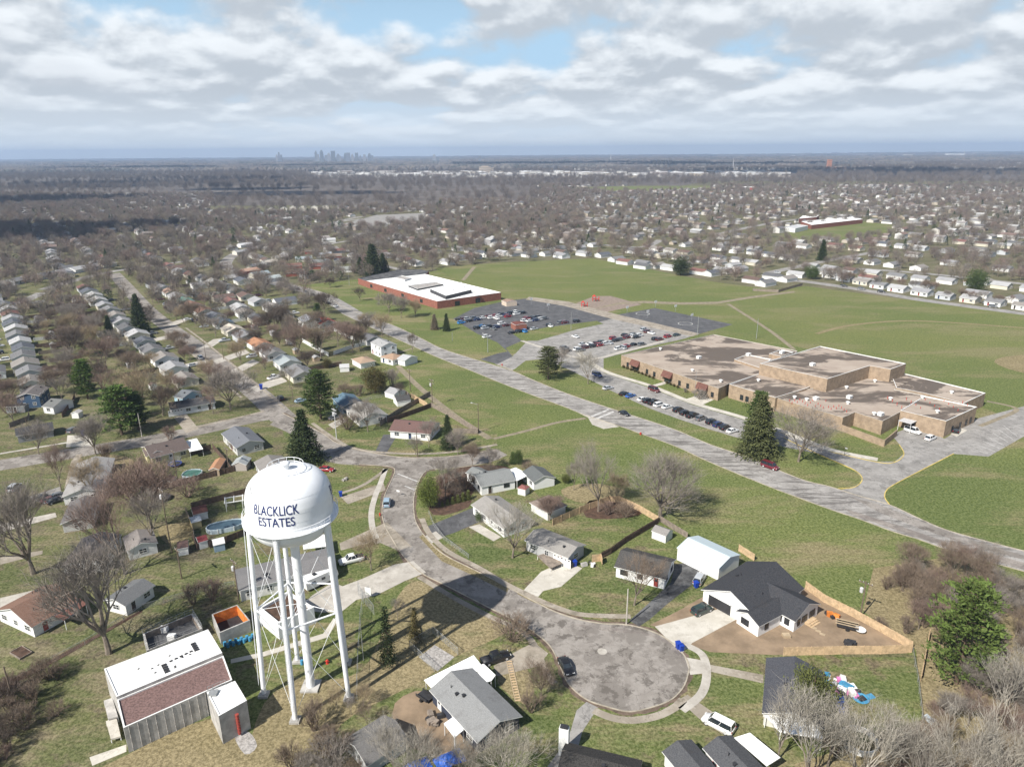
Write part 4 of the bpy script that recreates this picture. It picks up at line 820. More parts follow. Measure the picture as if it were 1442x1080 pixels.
# ================================================================== WATERWORKS
STA = thing('pump_station', 'concrete waterworks building with white and maroon gravel roofs', 'waterworks', G(235, 1000))
def lp(T, l, z): return [local(T, G(x, y, z)) for x, y in l]
def ccw(q):
    a = sum(q[i].x * q[(i + 1) % len(q)].y - q[(i + 1) % len(q)].x * q[i].y for i in range(len(q))); return q if a > 0 else q[::-1]
def flat_block(T, l, z, wallmat, roofmat, name='wall', rname='roof', z0=0.0, par=.25, pw=.22, capmat='white_vinyl', inset=True, col=None):
    """walls up to height z on an outline of roof pixels, a roof deck sunk behind a parapet with a pale coping"""
    q = ccw(lp(T, l, z)); mb = MB(); n = len(q)
    for i in range(n): a, b = q[i], q[(i + 1) % n]; mb.face([(a.x, a.y, z0), (b.x, b.y, z0), (b.x, b.y, z), (a.x, a.y, z)])
    wl = mb.build(name, wallmat, T, col=col)
    inn = []
    for i in range(n):
        a, b, c = q[i - 1], q[i], q[(i + 1) % n]; d1 = (b - a).normalized(); d2 = (c - b).normalized(); n1 = Vector((-d1.y, d1.x, 0)); n2 = Vector((-d2.y, d2.x, 0)); bi = (n1 + n2); bi = bi / max(.3, bi.length_squared) * 2; inn.append(b + bi * pw)
    mb = MB(); z2 = z - par
    for i in range(n):
        a, b, c, d = q[i], q[(i + 1) % n], inn[(i + 1) % n], inn[i]
        mb.face([(a.x, a.y, z + .05), (b.x, b.y, z + .05), (c.x, c.y, z + .05), (d.x, d.y, z + .05)]); mb.face([(a.x, a.y, z), (b.x, b.y, z), (b.x, b.y, z + .05), (a.x, a.y, z + .05)]); mb.face([(d.x, d.y, z + .05), (c.x, c.y, z + .05), (c.x, c.y, z2), (d.x, d.y, z2)])
    mb.build('coping', capmat, T)
    mb = MB(); co = [Vector((p.x, p.y, z2)) for p in inn]; mb.v = [tuple(p) for p in co]
    for tri in tessellate_polygon([co]):
        a, b, c = (co[i] for i in tri); tri = tri if (b - a).cross(c - a).z > 0 else tri[::-1]; mb.f.append(tuple(tri)); mb.m.append(0)
    rf = mb.build(rname, roofmat, T); return wl, rf, q
flat_block(STA, [(146.5, 941.6), (293, 886), (313, 919), (164, 981)], 5.4, 'grey_concrete', 'white_membrane', par=.12)
_, mar, _ = flat_block(STA, [(164.5, 985), (314.5, 923), (327, 957), (174, 1024.7)], 4.8, 'grey_concrete', 'maroon_gravel', par=.2, rname='roof')
mb = MB(); rr = random.Random(3)
a0, b0 = lp(STA, [(228, 932), (275, 915)], 5.35); e1 = (lp(STA, [(313, 919)], 5.35)[0] - lp(STA, [(164, 981)], 5.35)[0]).normalized(); e2 = Vector((-e1.y, e1.x, 0))
def panel(cx_, cy_, w_, h_):
    o = lp(STA, [(235, 938)], 5.35)[0] + e1 * cx_ + e2 * cy_; q = [o + e1 * s * w_ / 2 + e2 * t_ * h_ / 2 for s, t_ in ((-1, -1), (1, -1), (1, 1), (-1, 1))]
    m2 = MB(); m2.prism([(p.x, p.y) for p in q], 5.3, 5.42); m2.build('roof_panel', 'dark_metal', STA)
for k in range(4): panel(-.3, -1.4 + k * .7, .8, .5)
for k in range(5): panel(.9 + k * .85, 1.0 + .1 * k, .5, .35)
for k in range(4): panel(5.2, 1.2 + k * .7, .8, .5)
for k in range(9): panel(rr.uniform(-4, 4), rr.uniform(-1.5, 3.2), .3, .2)
# parapet line and drain on the maroon roof, ribs on the front wall
q0, q1 = lp(STA, [(174.5, 1024.5), (327, 957)], 4.8)
for k in range(13):
    p = q0.lerp(q1, (k + .5) / 13); m2 = MB(); m2.box(p.x - .04, p.x + .04, p.y - .06, p.y + .06, 0, 4.7); m2.build('wall_rib', 'gravel', STA)
slab(STA, [(146, 986), (158, 982), (166, 1008), (152, 1012)], 1.3, 'grey_concrete', 'side_stair', .25)
slab(STA, [(149, 1015), (164, 1010), (170, 1036), (156, 1040)], .9, 'concrete_new', 'side_landing', .3)
TB = thing('tank_box', 'white-topped concrete valve house with a red pipe on its wall', 'waterworks', G(325, 1025))
flat_block(TB, [(291, 974), (331, 958.5), (347.5, 986), (308, 1008)], 5.5, 'grey_concrete', 'white_membrane', par=.1)
q = lp(TB, [(339, 1034)], 0)[0]; mb = MB()
for k in range(7): mb.tube((q.x, q.y - .25, .4 + k * .55), (q.x, q.y - .25, .85 + k * .55), .24, .24, 10); mb.tube((q.x, q.y - .25, .85 + k * .55), (q.x, q.y - .25, .95 + k * .55), .30, .30, 10)
mb.build('red_pipe', 'rust_pipe', TB)
q = lp(TB, [(305, 975)], 5.5)[0]; mb = MB(); mb.box(q.x - 1.1, q.x + .2, q.y - .8, q.y + .5, 5.45, 5.75); mb.build('hatch', 'galv_wire', TB)
for k in range(4):
    m2 = MB(); p = lp(TB, [(293, 974), (300, 971), (312, 966), (318, 964)], 5.5)[k]; m2.tube((p.x, p.y, 5.4), (p.x, p.y, 6.5), .035, n=5); m2.build('guard_post', 'galv_wire', TB)
p, p2 = lp(TB, [(293, 974), (318, 964)], 5.5); 
for zz in (5.95, 6.5): m2 = MB(); m2.tube((p.x, p.y, zz), (p2.x, p2.y, zz), .03, n=5); m2.build('guard_rail', 'galv_wire', TB)
def open_tank(name, label, l, z, inner, outer, zin, cat):
    T = thing(name, label, cat, G(l[0][0], l[0][1], 0)); q = ccw(lp(T, l, z)); n = len(q); c = sum(q, Vector()) / n; inn = [p + (c - p) * .08 for p in q]
    mb = MB()
    for i in range(n): a, b = q[i], q[(i + 1) % n]; d, e = inn[i], inn[(i + 1) % n]; mb.face([(a.x, a.y, 0), (b.x, b.y, 0), (b.x, b.y, z), (a.x, a.y, z)]); mb.face([(a.x, a.y, z), (b.x, b.y, z), (e.x, e.y, z), (d.x, d.y, z)])
    mb.build('outer_wall', outer, T); mb = MB()
    for i in range(n): d, e = inn[i], inn[(i + 1) % n]; mb.face([(d.x, d.y, z - .01), (e.x, e.y, z - .01), (e.x, e.y, zin), (d.x, d.y, zin)])
    mb.build('lining', inner, T); mb = MB(); mb.face([(p.x, p.y, zin) for p in inn]); mb.build('floor_slab', 'dark_metal' if inner == 'rusty_orange' else 'lot_dark', T)
    return T, q
open_tank('settling_tank', 'open concrete tank lined with orange rust above blue drums', [(298, 864.5), (334, 851), (352, 873), (309, 891)], 2.6, 'rusty_orange', 'grey_concrete', .3, 'tank')
BT, bq = open_tank('railed_basin', 'sunken railed concrete basin behind the pump station', [(200.7, 892), (271.7, 863), (285, 885), (206.7, 916)], 2.2, 'weathered_fence', 'grey_concrete', .9, 'basin')
for i in range(4):
    a, b = bq[i], bq[(i + 1) % 4]
    for zz in (2.7, 3.2): m2 = MB(); m2.tube((a.x, a.y, zz), (b.x, b.y, zz), .03, n=4); m2.build('guard_rail', 'galv_wire', BT)
    for k in range(6): p = a.lerp(b, k / 6); m2 = MB(); m2.tube((p.x, p.y, 2.1), (p.x, p.y, 3.2), .03, n=4); m2.build('guard_post', 'galv_wire', BT)
for k, (x, y) in enumerate(((232, 888), (243, 899))):
    p = lp(BT, [(x, y)], 1)[0]; m2 = MB(); m2.box(p.x - .8, p.x + .6, p.y - .5, p.y + .5, .9, 1.9); m2.build('pump_housing', 'white_vinyl', BT)
WG = thing('utility_building', 'white walled flat-roofed utility building under the tower', 'utility building', G(400, 870))
flat_block(WG, [(364, 856), (391, 878), (442, 855), (406, 832)], 3.6, 'white_paint', 'mulch', par=.55, pw=.45)
# drums
def drum_mesh():
    mb = MB(); mb.lathe([(0, 0), (.29, 0), (.29, .28), (.305, .3), (.29, .32), (.29, .58), (.305, .6), (.29, .62), (.29, .88), (0, .88)], 14); return mesh_of('drum', mb, ['cyan_plastic'])
DM = drum_mesh()
for k in range(11):
    x = 317 + k * 3.9; y = 909 - k * 1.1 + (k % 2) * 3; o = put('drum', DM); p = G(x, y); o.location = p; tag(o, 'bright blue plastic drum in the cluster under the rusty tank', 'drum', 'blue drums beside the rusty tank')
o = put('drum', DM); o.location = G(425.5, 935); tag(o, 'single blue drum at the foot of a tower leg', 'drum')
# utility cabinet, red hydrant
def hydrant(px, py, lab, mat='red_plastic', s=1.0):
    p = G(px, py); T = thing('hydrant', lab, 'hydrant', p); mb = MB(); mb.lathe([(.0, 0), (.2 * s, 0), (.2 * s, .08), (.14 * s, .1), (.14 * s, .6), (.19 * s, .62), (.15 * s, .78), (0, .86)], 12); mb.build('body', mat, T); mb = MB(); mb.tube((-.26 * s, 0, .48), (.26 * s, 0, .48), .07 * s, n=8); mb.build('nozzle', mat, T)
hydrant(461, 934, 'small red hydrant on the grass among the tower legs', s=1.4); hydrant(535, 726, 'small red hydrant beside the street verge'); hydrant(707, 515, 'orange-red hydrant at the school road junction', s=1.3)
hydrant(902, 612, 'red roadside hydrant on the near verge of the main road', s=1.5)

# ================================================================== SCHOOLS
TS = thing('school', 'sprawling tan brick school with stained flat roofs', 'school', G(1120, 580))
B_ = 'brick_tan'; RS = 'stained_roof'
_, rA, qa = flat_block(TS, [(875, 500), (1012, 547), (1027, 540), (1069, 527), (1105, 516), (1123, 494), (1005, 471)], 4.9, B_, RS, capmat='concrete')
flat_block(TS, [(1070, 512), (1155, 487.5), (1276, 512), (1254.5, 520), (1225, 515), (1165.5, 533.5)], 9.6, B_, RS, capmat='white_vinyl')
flat_block(TS, [(1027, 541), (1092, 560), (1135, 547), (1170, 530), (1100, 515), (1069, 526)], 5.3, B_, RS, capmat='white_vinyl')
flat_block(TS, [(1095, 561), (1187, 588), (1204, 580.5), (1243, 593), (1268, 580), (1304, 557), (1260, 548), (1277, 540), (1225, 530), (1164, 545), (1137, 547.5)], 4.8, B_, RS, capmat='concrete')
flat_block(TS, [(1268, 578), (1332.6, 593), (1376, 573), (1302, 557.5)], 5.6, B_, RS, capmat='white_vinyl')
flat_block(TS, [(1257, 533), (1274, 526), (1388, 553.4), (1357, 568), (1304, 554), (1262, 546)], 5.1, B_, RS, capmat='white_vinyl')
flat_block(TS, [(1034, 506), (1070, 518), (1086, 506), (1052, 499)], 5.6, B_, RS, z0=4.5, capmat='white_vinyl')
flat_block(TS, [(1083, 498), (1100, 502), (1118, 496), (1100, 492)], 6.2, B_, RS, z0=4.5, capmat='white_vinyl')
# service yard wall
def wall_run(T, l, h, mat, nm='yard_wall', wid=.3):
    q = lp(T, l, 0)
    for i in range(len(q) - 1):
        a, b = q[i], q[i + 1]; d = (b - a).normalized(); n = Vector((-d.y, d.x, 0)) * wid / 2; m2 = MB(); m2.prism([(p.x, p.y) for p in (a - n, b - n, b + n, a + n)], 0, h); m2.build(nm, mat, T)
wall_run(TS, [(1182, 606), (1244, 629), (1262, 614)], 2.2, B_)
slab(TS, [(1265, 592), (1283, 597), (1300, 588), (1282, 584)], 3.4, 'transformer_grey', 'canopy')
# fascia canopies over the entrances and windows along the drive side
def face_mesh(w_, h_, d_): mb = MB(); mb.face([(-w_ / 2, 0, h_), (-w_ / 2, -d_, 0), (w_ / 2, -d_, 0), (w_ / 2, 0, h_)]); mb.face([(-w_ / 2, 0, 0), (w_ / 2, 0, 0), (w_ / 2, -d_, 0), (-w_ / 2, -d_, 0)]); mb.face([(-w_ / 2, 0, 0), (-w_ / 2, -d_, 0), (-w_ / 2, 0, h_)]); mb.face([(w_ / 2, 0, 0), (w_ / 2, 0, h_), (w_ / 2, -d_, 0)]); return mb
def on_wall(T, px0, px1, z, u, off=.1):
    a, b = lp(T, [px0, px1], z); d = (b - a).normalized(); n = Vector((d.y, -d.x, 0)); return a.lerp(b, u) + n * off, math.atan2(d.y, d.x)
for u in (.17, .52, .86):
    p, a = on_wall(TS, (875, 500), (1012, 547), 4.9, u, .03); o = put('entrance_canopy', mesh_of('entrance_canopy', face_mesh(5.2, 2.2, 1.6), ['brown_canopy']), TS); o.location = (p.x, p.y, 2.6); o.rotation_euler = (0, 0, a)
    mb = MB(); mb.box(-1.8, 1.8, -.06, .03, 0, 2.4); o = put('entrance_door', mesh_of('entrance_door', mb, ['glass']), TS); o.location = (p.x, p.y, .05); o.rotation_euler = (0, 0, a)
for A_, B2, z, us in (((875, 500), (1012, 547), 4.9, (.08, .3, .38, .64, .72, .95)), ((1027, 541), (1092, 560), 5.3, (.3, .42, .7)), ((1332.6, 593), (1376, 573), 5.6, (.25, .5, .7, .85)), ((1268, 578), (1332.6, 593), 5.6, (.3,)), ((1254, 520), (1276, 512), 9.6, ())):
    for u in us: p, a = on_wall(TS, A_, B2, z, u, .05); o = put('window', window_mesh(1.2, 1.8, 'b'), TS); o.location = (p.x, p.y, 1.7); o.rotation_euler = (0, 0, a)
mb = MB(); mb.box(-.9, .9, -.7, .7, -.2, .9, 0); mb.box(-1.0, 1.0, -.8, .8, .9, 1.0, 0); RTU = mesh_of('roof_unit', mb, ['white_vinyl'])
mb = MB(); mb.lathe([(.45, -.2), (.45, .5), (.7, .55), (.7, .8), (.2, 1.0), (0, 1.0)], 12); CAPV = mesh_of('roof_ventilator', mb, ['white_vinyl'])
for x, y, z, k in ((984, 504, 4.9, 0), (1054, 500, 5.6, 0), (1101, 497, 6.2, 0), (1144, 514, 9.6, 0), (1196, 560, 4.8, 0), (1194, 568, 4.8, 1), (1149, 562, 4.8, 0), (1136, 563, 4.8, 1), (1119, 560, 4.8, 1), (1232, 537, 4.8, 1), (1192, 546, 4.8, 1), (1254, 562, 4.8, 1), (1299, 560, 5.6, 1), (1320, 580, 5.6, 1), (1240, 584, 4.8, 0), (1015, 537, 4.9, 1), (975, 522, 4.9, 1), (1340, 553, 5.1, 1), (930, 492, 4.9, 1), (1068, 536, 5.3, 1), (1231, 583, 4.8, 1)):
    o = put('roof_unit' if k == 0 else 'roof_ventilator', RTU if k == 0 else CAPV, TS); q = lp(TS, [(x, y)], z)[0]; o.location = (q.x, q.y, z - .2); o.rotation_euler = (0, 0, R_(35))
FLM = None
for k in range(42):
    t_ = k / 41; x, y, z = ((1108 + 150 * t_, 562 + 24 * t_ + (k % 3) * 2 - (6 if k % 5 == 0 else 0), 4.8) if k < 24 else (1250 + (k - 24) * 6.6, 560 + (k % 4) * 4 + (k - 24) * .4, 5.5))
    if FLM is None: mb = MB(); mb.tube((0, 0, -.3), (0, 0, .75), .09, n=5); FLM = mesh_of('marker_flag', mb, ['red_plastic'])
    if k >= 24 and x > 1372: continue
    o = put('marker_flag', FLM, TS); q = lp(TS, [(x, y)], z)[0]; o.location = (q.x, q.y, z - .2)
KEEP.append([tuple(G(x, y)[:2]) for x, y in ((870, 525), (1187, 612), (1340, 620), (1400, 570), (1150, 490), (1000, 480))])
S2 = thing('school', 'red brick school with a bright white flat roof', 'school', G(615, 430))
flat_block(S2, [(515.6, 395.6), (598, 386), (705.6, 412), (615.6, 424.4)], 4.6, 'red_brick', 'white_membrane')
flat_block(S2, [(504, 392), (516, 396), (600, 385.5), (604, 382), (592, 379.5), (560, 380)], 4.2, 'red_brick', 'drive_black', capmat='drive_black')
flat_block(S2, [(605.6, 407), (640, 399), (664, 408), (628, 416.7)], 6.6, 'dark_metal', 'white_membrane', z0=4.3)
flat_block(S2, [(575, 402), (588, 407), (624, 400), (615, 397)], 5.4, 'dark_metal', 'gravel', z0=4.3)
flat_block(S2, [(557, 391), (570, 394), (579, 391), (565, 388)], 5.6, 'transformer_grey', 'gravel', z0=4.3)
for u in (.08, .3, .55, .8): p, a = on_wall(S2, (515.6, 395.6), (615.6, 424.4), 4.6, u, .05); o = put('window', window_mesh(3.0, 2.0, 'b'), S2); o.location = (p.x, p.y, 2); o.rotation_euler = (0, 0, a)
for u in (.3, .62): p, a = on_wall(S2, (615.6, 424.4), (705.6, 412), 4.6, u, .05); o = put('window', window_mesh(3.2, 2.6, 'b'), S2); o.location = (p.x, p.y, 1.7); o.rotation_euler = (0, 0, a)
for x, y in ((652, 405), (636, 408), (648, 400), (668, 413)): o = put('roof_unit', RTU, S2); q = lp(S2, [(x, y)], 6.6)[0]; o.location = (q.x, q.y, 6.6)
S3 = thing('school', 'distant long red and white school beside a green field', 'school', G(1170, 322))
flat_block(S3, [(1143, 317), (1215, 309), (1200, 305.5), (1128, 312)], 5, 'red_brick', 'white_membrane'); flat_block(S3, [(1104, 320), (1120, 322), (1138, 318), (1122, 316)], 4.6, 'white_vinyl', 'transformer_grey'); flat_block(S3, [(1125, 308), (1150, 306), (1154, 303), (1130, 304)], 6, 'red_brick', 'white_membrane')
house('square red brick kiosk standing among the parked cars', (719, 454), (726, 458), (736, 453), 3.0, .12, (.4, .12, .08), (.16, .05, .04), .1, 'kiosk', 'brick_kiosk', '', vents=0, wallmat='red_brick')
house('small cream storage hut beside the red brick school', (706, 423), (713, 426), (720, 421), 2.6, .2, (.6, .5, .4), (.3, .2, .15), .1, 'hut', 'storage_hut', '', vents=0)
# playground frames
def play(px, py, lab, s=1.0):
    T = thing('play_frame', lab, 'play frame', G(px, py)); 
    for i, (x, y) in enumerate(((-2, -1), (2, -1), (2, 1), (-2, 1), (0, 1), (0, -1))): mb = MB(); mb.tube((x * s, y * s, 0), (x * s, y * s, 3.2 * s), .12, n=5); mb.build('post', 'red_plastic', T)
    mb = MB(); mb.box(-2 * s, 2 * s, -s, s, 1.3 * s, 1.45 * s); mb.build('deck', 'red_plastic', T)
    mb = MB(); mb.face([(-2.3 * s, -1.2 * s, 3.1 * s), (0, -1.2 * s, 3.1 * s), (-1.1 * s, 0, 4.3 * s)]); mb.face([(0, -1.2 * s, 3.1 * s), (0, 1.2 * s, 3.1 * s), (-1.1 * s, 0, 4.3 * s)]); mb.face([(0, 1.2 * s, 3.1 * s), (-2.3 * s, 1.2 * s, 3.1 * s), (-1.1 * s, 0, 4.3 * s)]); mb.face([(-2.3 * s, 1.2 * s, 3.1 * s), (-2.3 * s, -1.2 * s, 3.1 * s), (-1.1 * s, 0, 4.3 * s)]); mb.build('canopy', 'red_plastic', T)
    mb = MB(); mb.box(2 * s, 4.8 * s, -.4 * s, .4 * s, .1, .2, M4=Matrix.Translation((0, 0, 0)) @ Matrix.Rotation(0, 4, 'Y')); mb.face([(2 * s, -.4 * s, 1.45 * s), (2 * s, .4 * s, 1.45 * s), (4.8 * s, .4 * s, .2), (4.8 * s, -.4 * s, .2)]); mb.build('slide', 'tan_plastic', T)
play(823, 432, 'red climbing frame at the front of the bark playground', .85); play(839, 424, 'red climbing tower at the back of the bark playground', .95)
def hoop(px, py, lab):
    T = thing('basketball_hoop', lab, 'basketball hoop', G(px, py), R_(35), 'basketball hoops round the courts'); mb = MB(); mb.tube((0, 0, 0), (0, 0, 3.3), .09, n=6); mb.build('pole', 'galv_wire', T); mb = MB(); mb.box(-1.0, 1.0, -.06, 0, 2.8, 4.1); mb.build('backboard', 'white_vinyl', T)
for k, (x, y) in enumerate(((883, 441), (912, 447), (923, 433), (951, 439), (772, 437), (748, 429), (974, 452))): hoop(x, y, f'white backboard on a pole, {ORD[k]} counted across the school courts')
for k in range(2):
    c_ = G(905 + k * 60, 442 + k * 14); mb = MB(); mb.lathe([(3.6, .05), (3.75, .054), (3.9, .05)], 28, (c_.x, c_.y)); struct(mb.build('court_marking', 'court_line'))
# ================================================================== VEHICLES
def loft(mb, secs, mi=0):
    mb.grid(secs, mi); mb.face(secs[0][::-1], mi); mb.face(secs[-1], mi)
def sec(x, w_, z0, z1, r=.12, n=1):
    h = w_ / 2; return [(x, -h, z0 + r), (x, -h * .98, z1 - r), (x, -h + r, z1), (x, h - r, z1), (x, h * .98, z1 - r), (x, h, z0 + r), (x, h - r, z0), (x, -h + r, z0)]
CARM = {}
def car_meshes(kind):
    if kind in CARM: return CARM[kind]
    L, W, hood, belt, top, ws0, ws1, rw1, rw0 = dict(sedan=(4.7, 1.82, .86, .93, 1.42, 1.05, .35, -1.15, -1.85), suv=(4.75, 1.9, 1.0, 1.08, 1.72, 1.15, .55, -1.95, -2.25), van=(5.2, 2.0, 1.05, 1.15, 1.95, 1.6, .95, -2.35, -2.5), pickup=(5.7, 1.98, 1.08, 1.18, 1.85, 1.2, .6, -.75, -.95))[kind]
    h = L / 2; b = MB(); w2 = W / 2
    bt = 1.12 if kind == 'pickup' else belt
    xs = [(-h, .86, .38, bt - .18), (-h + .12, .96, .28, bt - .06), (-h + .5, 1, .22, bt), (rw0 + .2 if rw0 > -h + .8 else -h + .9, 1, .2, bt), (0, 1, .2, belt), (ws0, 1, .2, belt), (ws0 + .25, 1, .2, hood + .04), (h - .5, .97, .22, hood - .06), (h - .14, .9, .28, hood - .2), (h, .8, .36, hood - .34)]
    loft(b, [sec(x, W * k, z0, z1) for x, k, z0, z1 in xs], 0)
    tw = W * .74; bw = W * .93     # greenhouse pillars and roof skin
    r0 = [(rw1, -tw / 2, top - .03), (rw1 + .15, -tw / 2, top), (ws1 - .1, -tw / 2, top), (ws1, -tw / 2, top - .03)]
    b.grid([[(x, y * s, z + (.03 if s == 0 else 0)) for x, y, z in r0] for s in (1, .6, 0, -.6, -1)], 0, False)
    for s in (-1, 1):              # A, B, C pillars
        for xt, xb in ((ws1, ws0), ((ws1 + rw1) / 2, (ws0 + rw0) / 2 + .1), (rw1, rw0)):
            b.tube((xb, s * bw / 2, belt - .04), (xt, s * tw / 2, top - .03), .045, n=4, mi=0)
    if kind == 'pickup':
        b.box(-h + .15, -1.05, -w2 + .15, w2 - .15, 1.121, 1.125, 1)
    b.box(-h + .02, -h + .1, -.3, .3, .55, .7, 2); b.box(h - .06, h + .01, -.55, .55, .42, .62, 1)
    body = mesh_of('body', b, ['paint', 'dark_metal', 'lamp_clear'])
    body.polygons.foreach_set('use_smooth', [len(f.vertices) == 4 for f in body.polygons])
    g = MB(); B0 = [(ws0, -bw / 2, belt - .03), (ws0, bw / 2, belt - .03), (rw0, bw / 2, belt - .03), (rw0, -bw / 2, belt - .03)]; T0 = [(ws1, -tw / 2, top - .04), (ws1, tw / 2, top - .04), (rw1, tw / 2, top - .04), (rw1, -tw / 2, top - .04)]
    g.grid([B0, T0], 0); glass = mesh_of('window_glass', g, ['glass'])
    wz = .34 if kind in ('sedan',) else .39; wh = MB(); n = 14
    for y0, y1, r, mi in ((-.11, .11, wz, 0), (-.125, -.11, wz * .62, 1)):
        wh.tube((0, y0, 0), (0, y1, 0), r, r, n, mi)
    wheel = mesh_of('wheel', wh, ['tyre', 'transformer_grey'])
    hl = MB(); hl.box(-.12, .05, -.2, .2, -.07, .07); head = mesh_of('headlight', hl, ['lamp_clear'])
    tl_ = MB(); tl_.box(-.04, .06, -.13, .13, -.09, .09); tail = mesh_of('tail_light', tl_, ['lamp_red'])
    CARM[kind] = (body, glass, wheel, head, tail, L, W, wz, hood, belt); return CARM[kind]
PAINT = {'white': (.78, .78, .77), 'black': (.012, .012, .014), 'silver': (.45, .47, .49), 'grey': (.14, .145, .15), 'dark blue': (.015, .03, .10), 'blue': (.03, .12, .38), 'red': (.28, .012, .02), 'dark red': (.13, .012, .02), 'dark green': (.03, .05, .045), 'pale blue': (.28, .38, .47), 'maroon': (.10, .02, .02), 'brown': (.12, .045, .025), 'bright blue': (.03, .22, .55)}
def car(px, py, ang, kind, colname, label, group=None, detail=2, pt=None, scale=1.0):
    body, glass, wheel, head, tail, L, W, wz, hood, belt = car_meshes(kind); p = pt or G(px, py)
    T = thing('pickup_truck' if kind == 'pickup' else ('van' if kind == 'van' else 'parked_car'), label, {'pickup': 'pickup truck', 'van': 'van'}.get(kind, 'car'), p, ang, group)
    put('body', body, T, PAINT[colname]); put('window_glass', glass, T)
    if detail >= 1:
        for sx_ in (-1, 1):
            for sy in (-1, 1):
                o = put('wheel', wheel, T); o.location = (sx_ * L * .31 + .05, sy * (W / 2 - .12), wz); o.rotation_euler = (0, 0, 0 if sy < 0 else math.pi)
    if detail >= 2:
        for s in (-1, 1):
            o = put('headlight', head, T); o.location = (L / 2 - .12, s * W * .33, hood - .25)
            o = put('tail_light', tail, T); o.location = (-L / 2 + .02, s * W * .39, belt - .22)
    OCC.append((p.x, p.y, 2.5)); return T
def adir(p, q): a, b = G(*p), G(*q); return math.atan2(b.y - a.y, b.x - a.x)
car(797, 941, adir((790, 928), (806, 956)), 'sedan', 'black', 'black saloon parked at the edge of the turning circle')
car(988, 862, adir((975, 868), (1003, 856)) , 'suv', 'dark green', 'dark green off-roader on the pale new driveway')
car(985, 818, adir((980, 826), (992, 806)), 'suv', 'silver', 'pale silver-blue car on the black drive beside the metal barn')
car(1011, 1023, adir((1035, 1034), (992, 1012)), 'van', 'white', 'white large off-roader parked by the pale bare trees')
car(698, 930, adir((680, 936), (716, 924)), 'pickup', 'black', 'black pickup truck beside the navy bungalow')
car(545, 710, adir((543, 722), (546, 698)), 'suv', 'pale blue', 'pale blue car parked against the kerb of the curving street')
car(495, 791, adir((512, 787), (480, 795)), 'pickup', 'white', 'white pickup truck beyond the tower leg')
car(460, 663, adir((448, 662), (472, 664)), 'sedan', 'red', 'bright red car under the spruce behind the water tank')
car(1084, 659, adir((1060, 651), (1108, 668)), 'van', 'dark red', 'dark red car driving along the school road')
car(879, 584, adir((865, 578), (893, 590)), 'sedan', 'black', 'black car on the school road near the crossing')
car(21, 689, adir((15, 694), (27, 684)), 'suv', 'silver', 'silver car at the west edge by the dirt verge')
for k, (x, y, c_) in enumerate(((62, 703, 'black'), (72, 706, 'maroon'), (84, 700, 'grey'), (80, 707, 'black'))): car(x, y, R_(20 + 9 * k), 'sedan', c_, ['black car nearest the dirt verge on the side drive', 'maroon car at the front of the crowded side drive', 'grey car nearest the pale-roofed house on the side drive', 'black car deepest in the crowded side drive'][k])
car(282, 505, S, 'suv', 'white', 'white car parked in the street beyond the cross street')
car(146 + 105, 514, R_(35), 'sedan', 'white', 'white car tucked beside the bungalow row off the street'); car(265, 451, R_(35), 'sedan', 'white', 'white car on a drive in the east row'); car(236, 434, R_(35), 'sedan', 'black', 'black car on a drive across from the spruce')
car(386, 533, adir((378, 536), (396, 531)), 'pickup', 'white', 'white pickup truck on the drive near the big pine'); car(395, 563, S, 'suv', 'black', 'dark car parked by the junction kerb'); car(424, 566, R_(35), 'sedan', 'pale blue', 'pale blue car half hidden beneath the big pine')
car(104, 608, R_(80), 'suv', 'grey', 'dark grey car on the concrete pad by the cross street'); car(472, 590, R_(30), 'sedan', 'grey', 'dark car in the drive of the worn pale-roofed house')
car(462, 428, S, 'sedan', 'black', 'black car on the school road near its bend'); car(375, 402, S, 'suv', 'black', 'black car at the roadside below the bend'); 
for k, (x, y) in enumerate(((408, 404), (419, 408), (430, 412), (440, 416), (472, 432))): car(x, y, S, 'sedan', ['silver', 'black', 'grey', 'black', 'white'][k], f'{["silver", "black", "grey", "black", "white"][k]} car, {ORD[k]} along the far kerb of the school road', 'cars along the far kerb of the school road', 1)
# row in front of the tan school
FR = [(856, 548, 'silver', 'sedan'), (879, 556, 'black', 'sedan'), (888, 559, 'blue', 'sedan'), (905, 564, 'white', 'sedan'), (912.5, 566.5, 'black', 'suv'), (920.5, 568.5, 'black', 'pickup'), (928.5, 572, 'white', 'suv'), (939.5, 574.5, 'white', 'sedan'), (955, 579, 'black', 'suv'), (965, 583.5, 'black', 'suv'), (975, 587, 'black', 'pickup'), (987, 591, 'grey', 'suv'), (1002, 596, 'black', 'suv'), (1011.5, 600, 'dark blue', 'suv'), (1021, 604, 'black', 'suv'), (1031, 608.5, 'white', 'sedan')]
for k, (x, y, c_, kd) in enumerate(FR): car(x, y, R_(35 + (k % 3 - 1) * 3), kd, c_, f'{c_} {"pickup" if kd == "pickup" else "car"}, {ORD[k]} in the row facing the tan school', 'vehicles parked facing the tan school')
car(841, 530, R_(-57), 'van', 'dark blue', 'dark blue van at the head of the school drive'); car(921, 551, R_(-57), 'van', 'maroon', 'maroon van stopped at the school entrance walk')
car(1310, 619, R_(35), 'suv', 'white', 'white car on the drive by the service yard'); car(1347, 608, R_(50), 'suv', 'black', 'black car on the pale pad at the side door'); car(1285, 609, R_(-57), 'van', 'white', 'white box van in the service yard', scale=1.2)
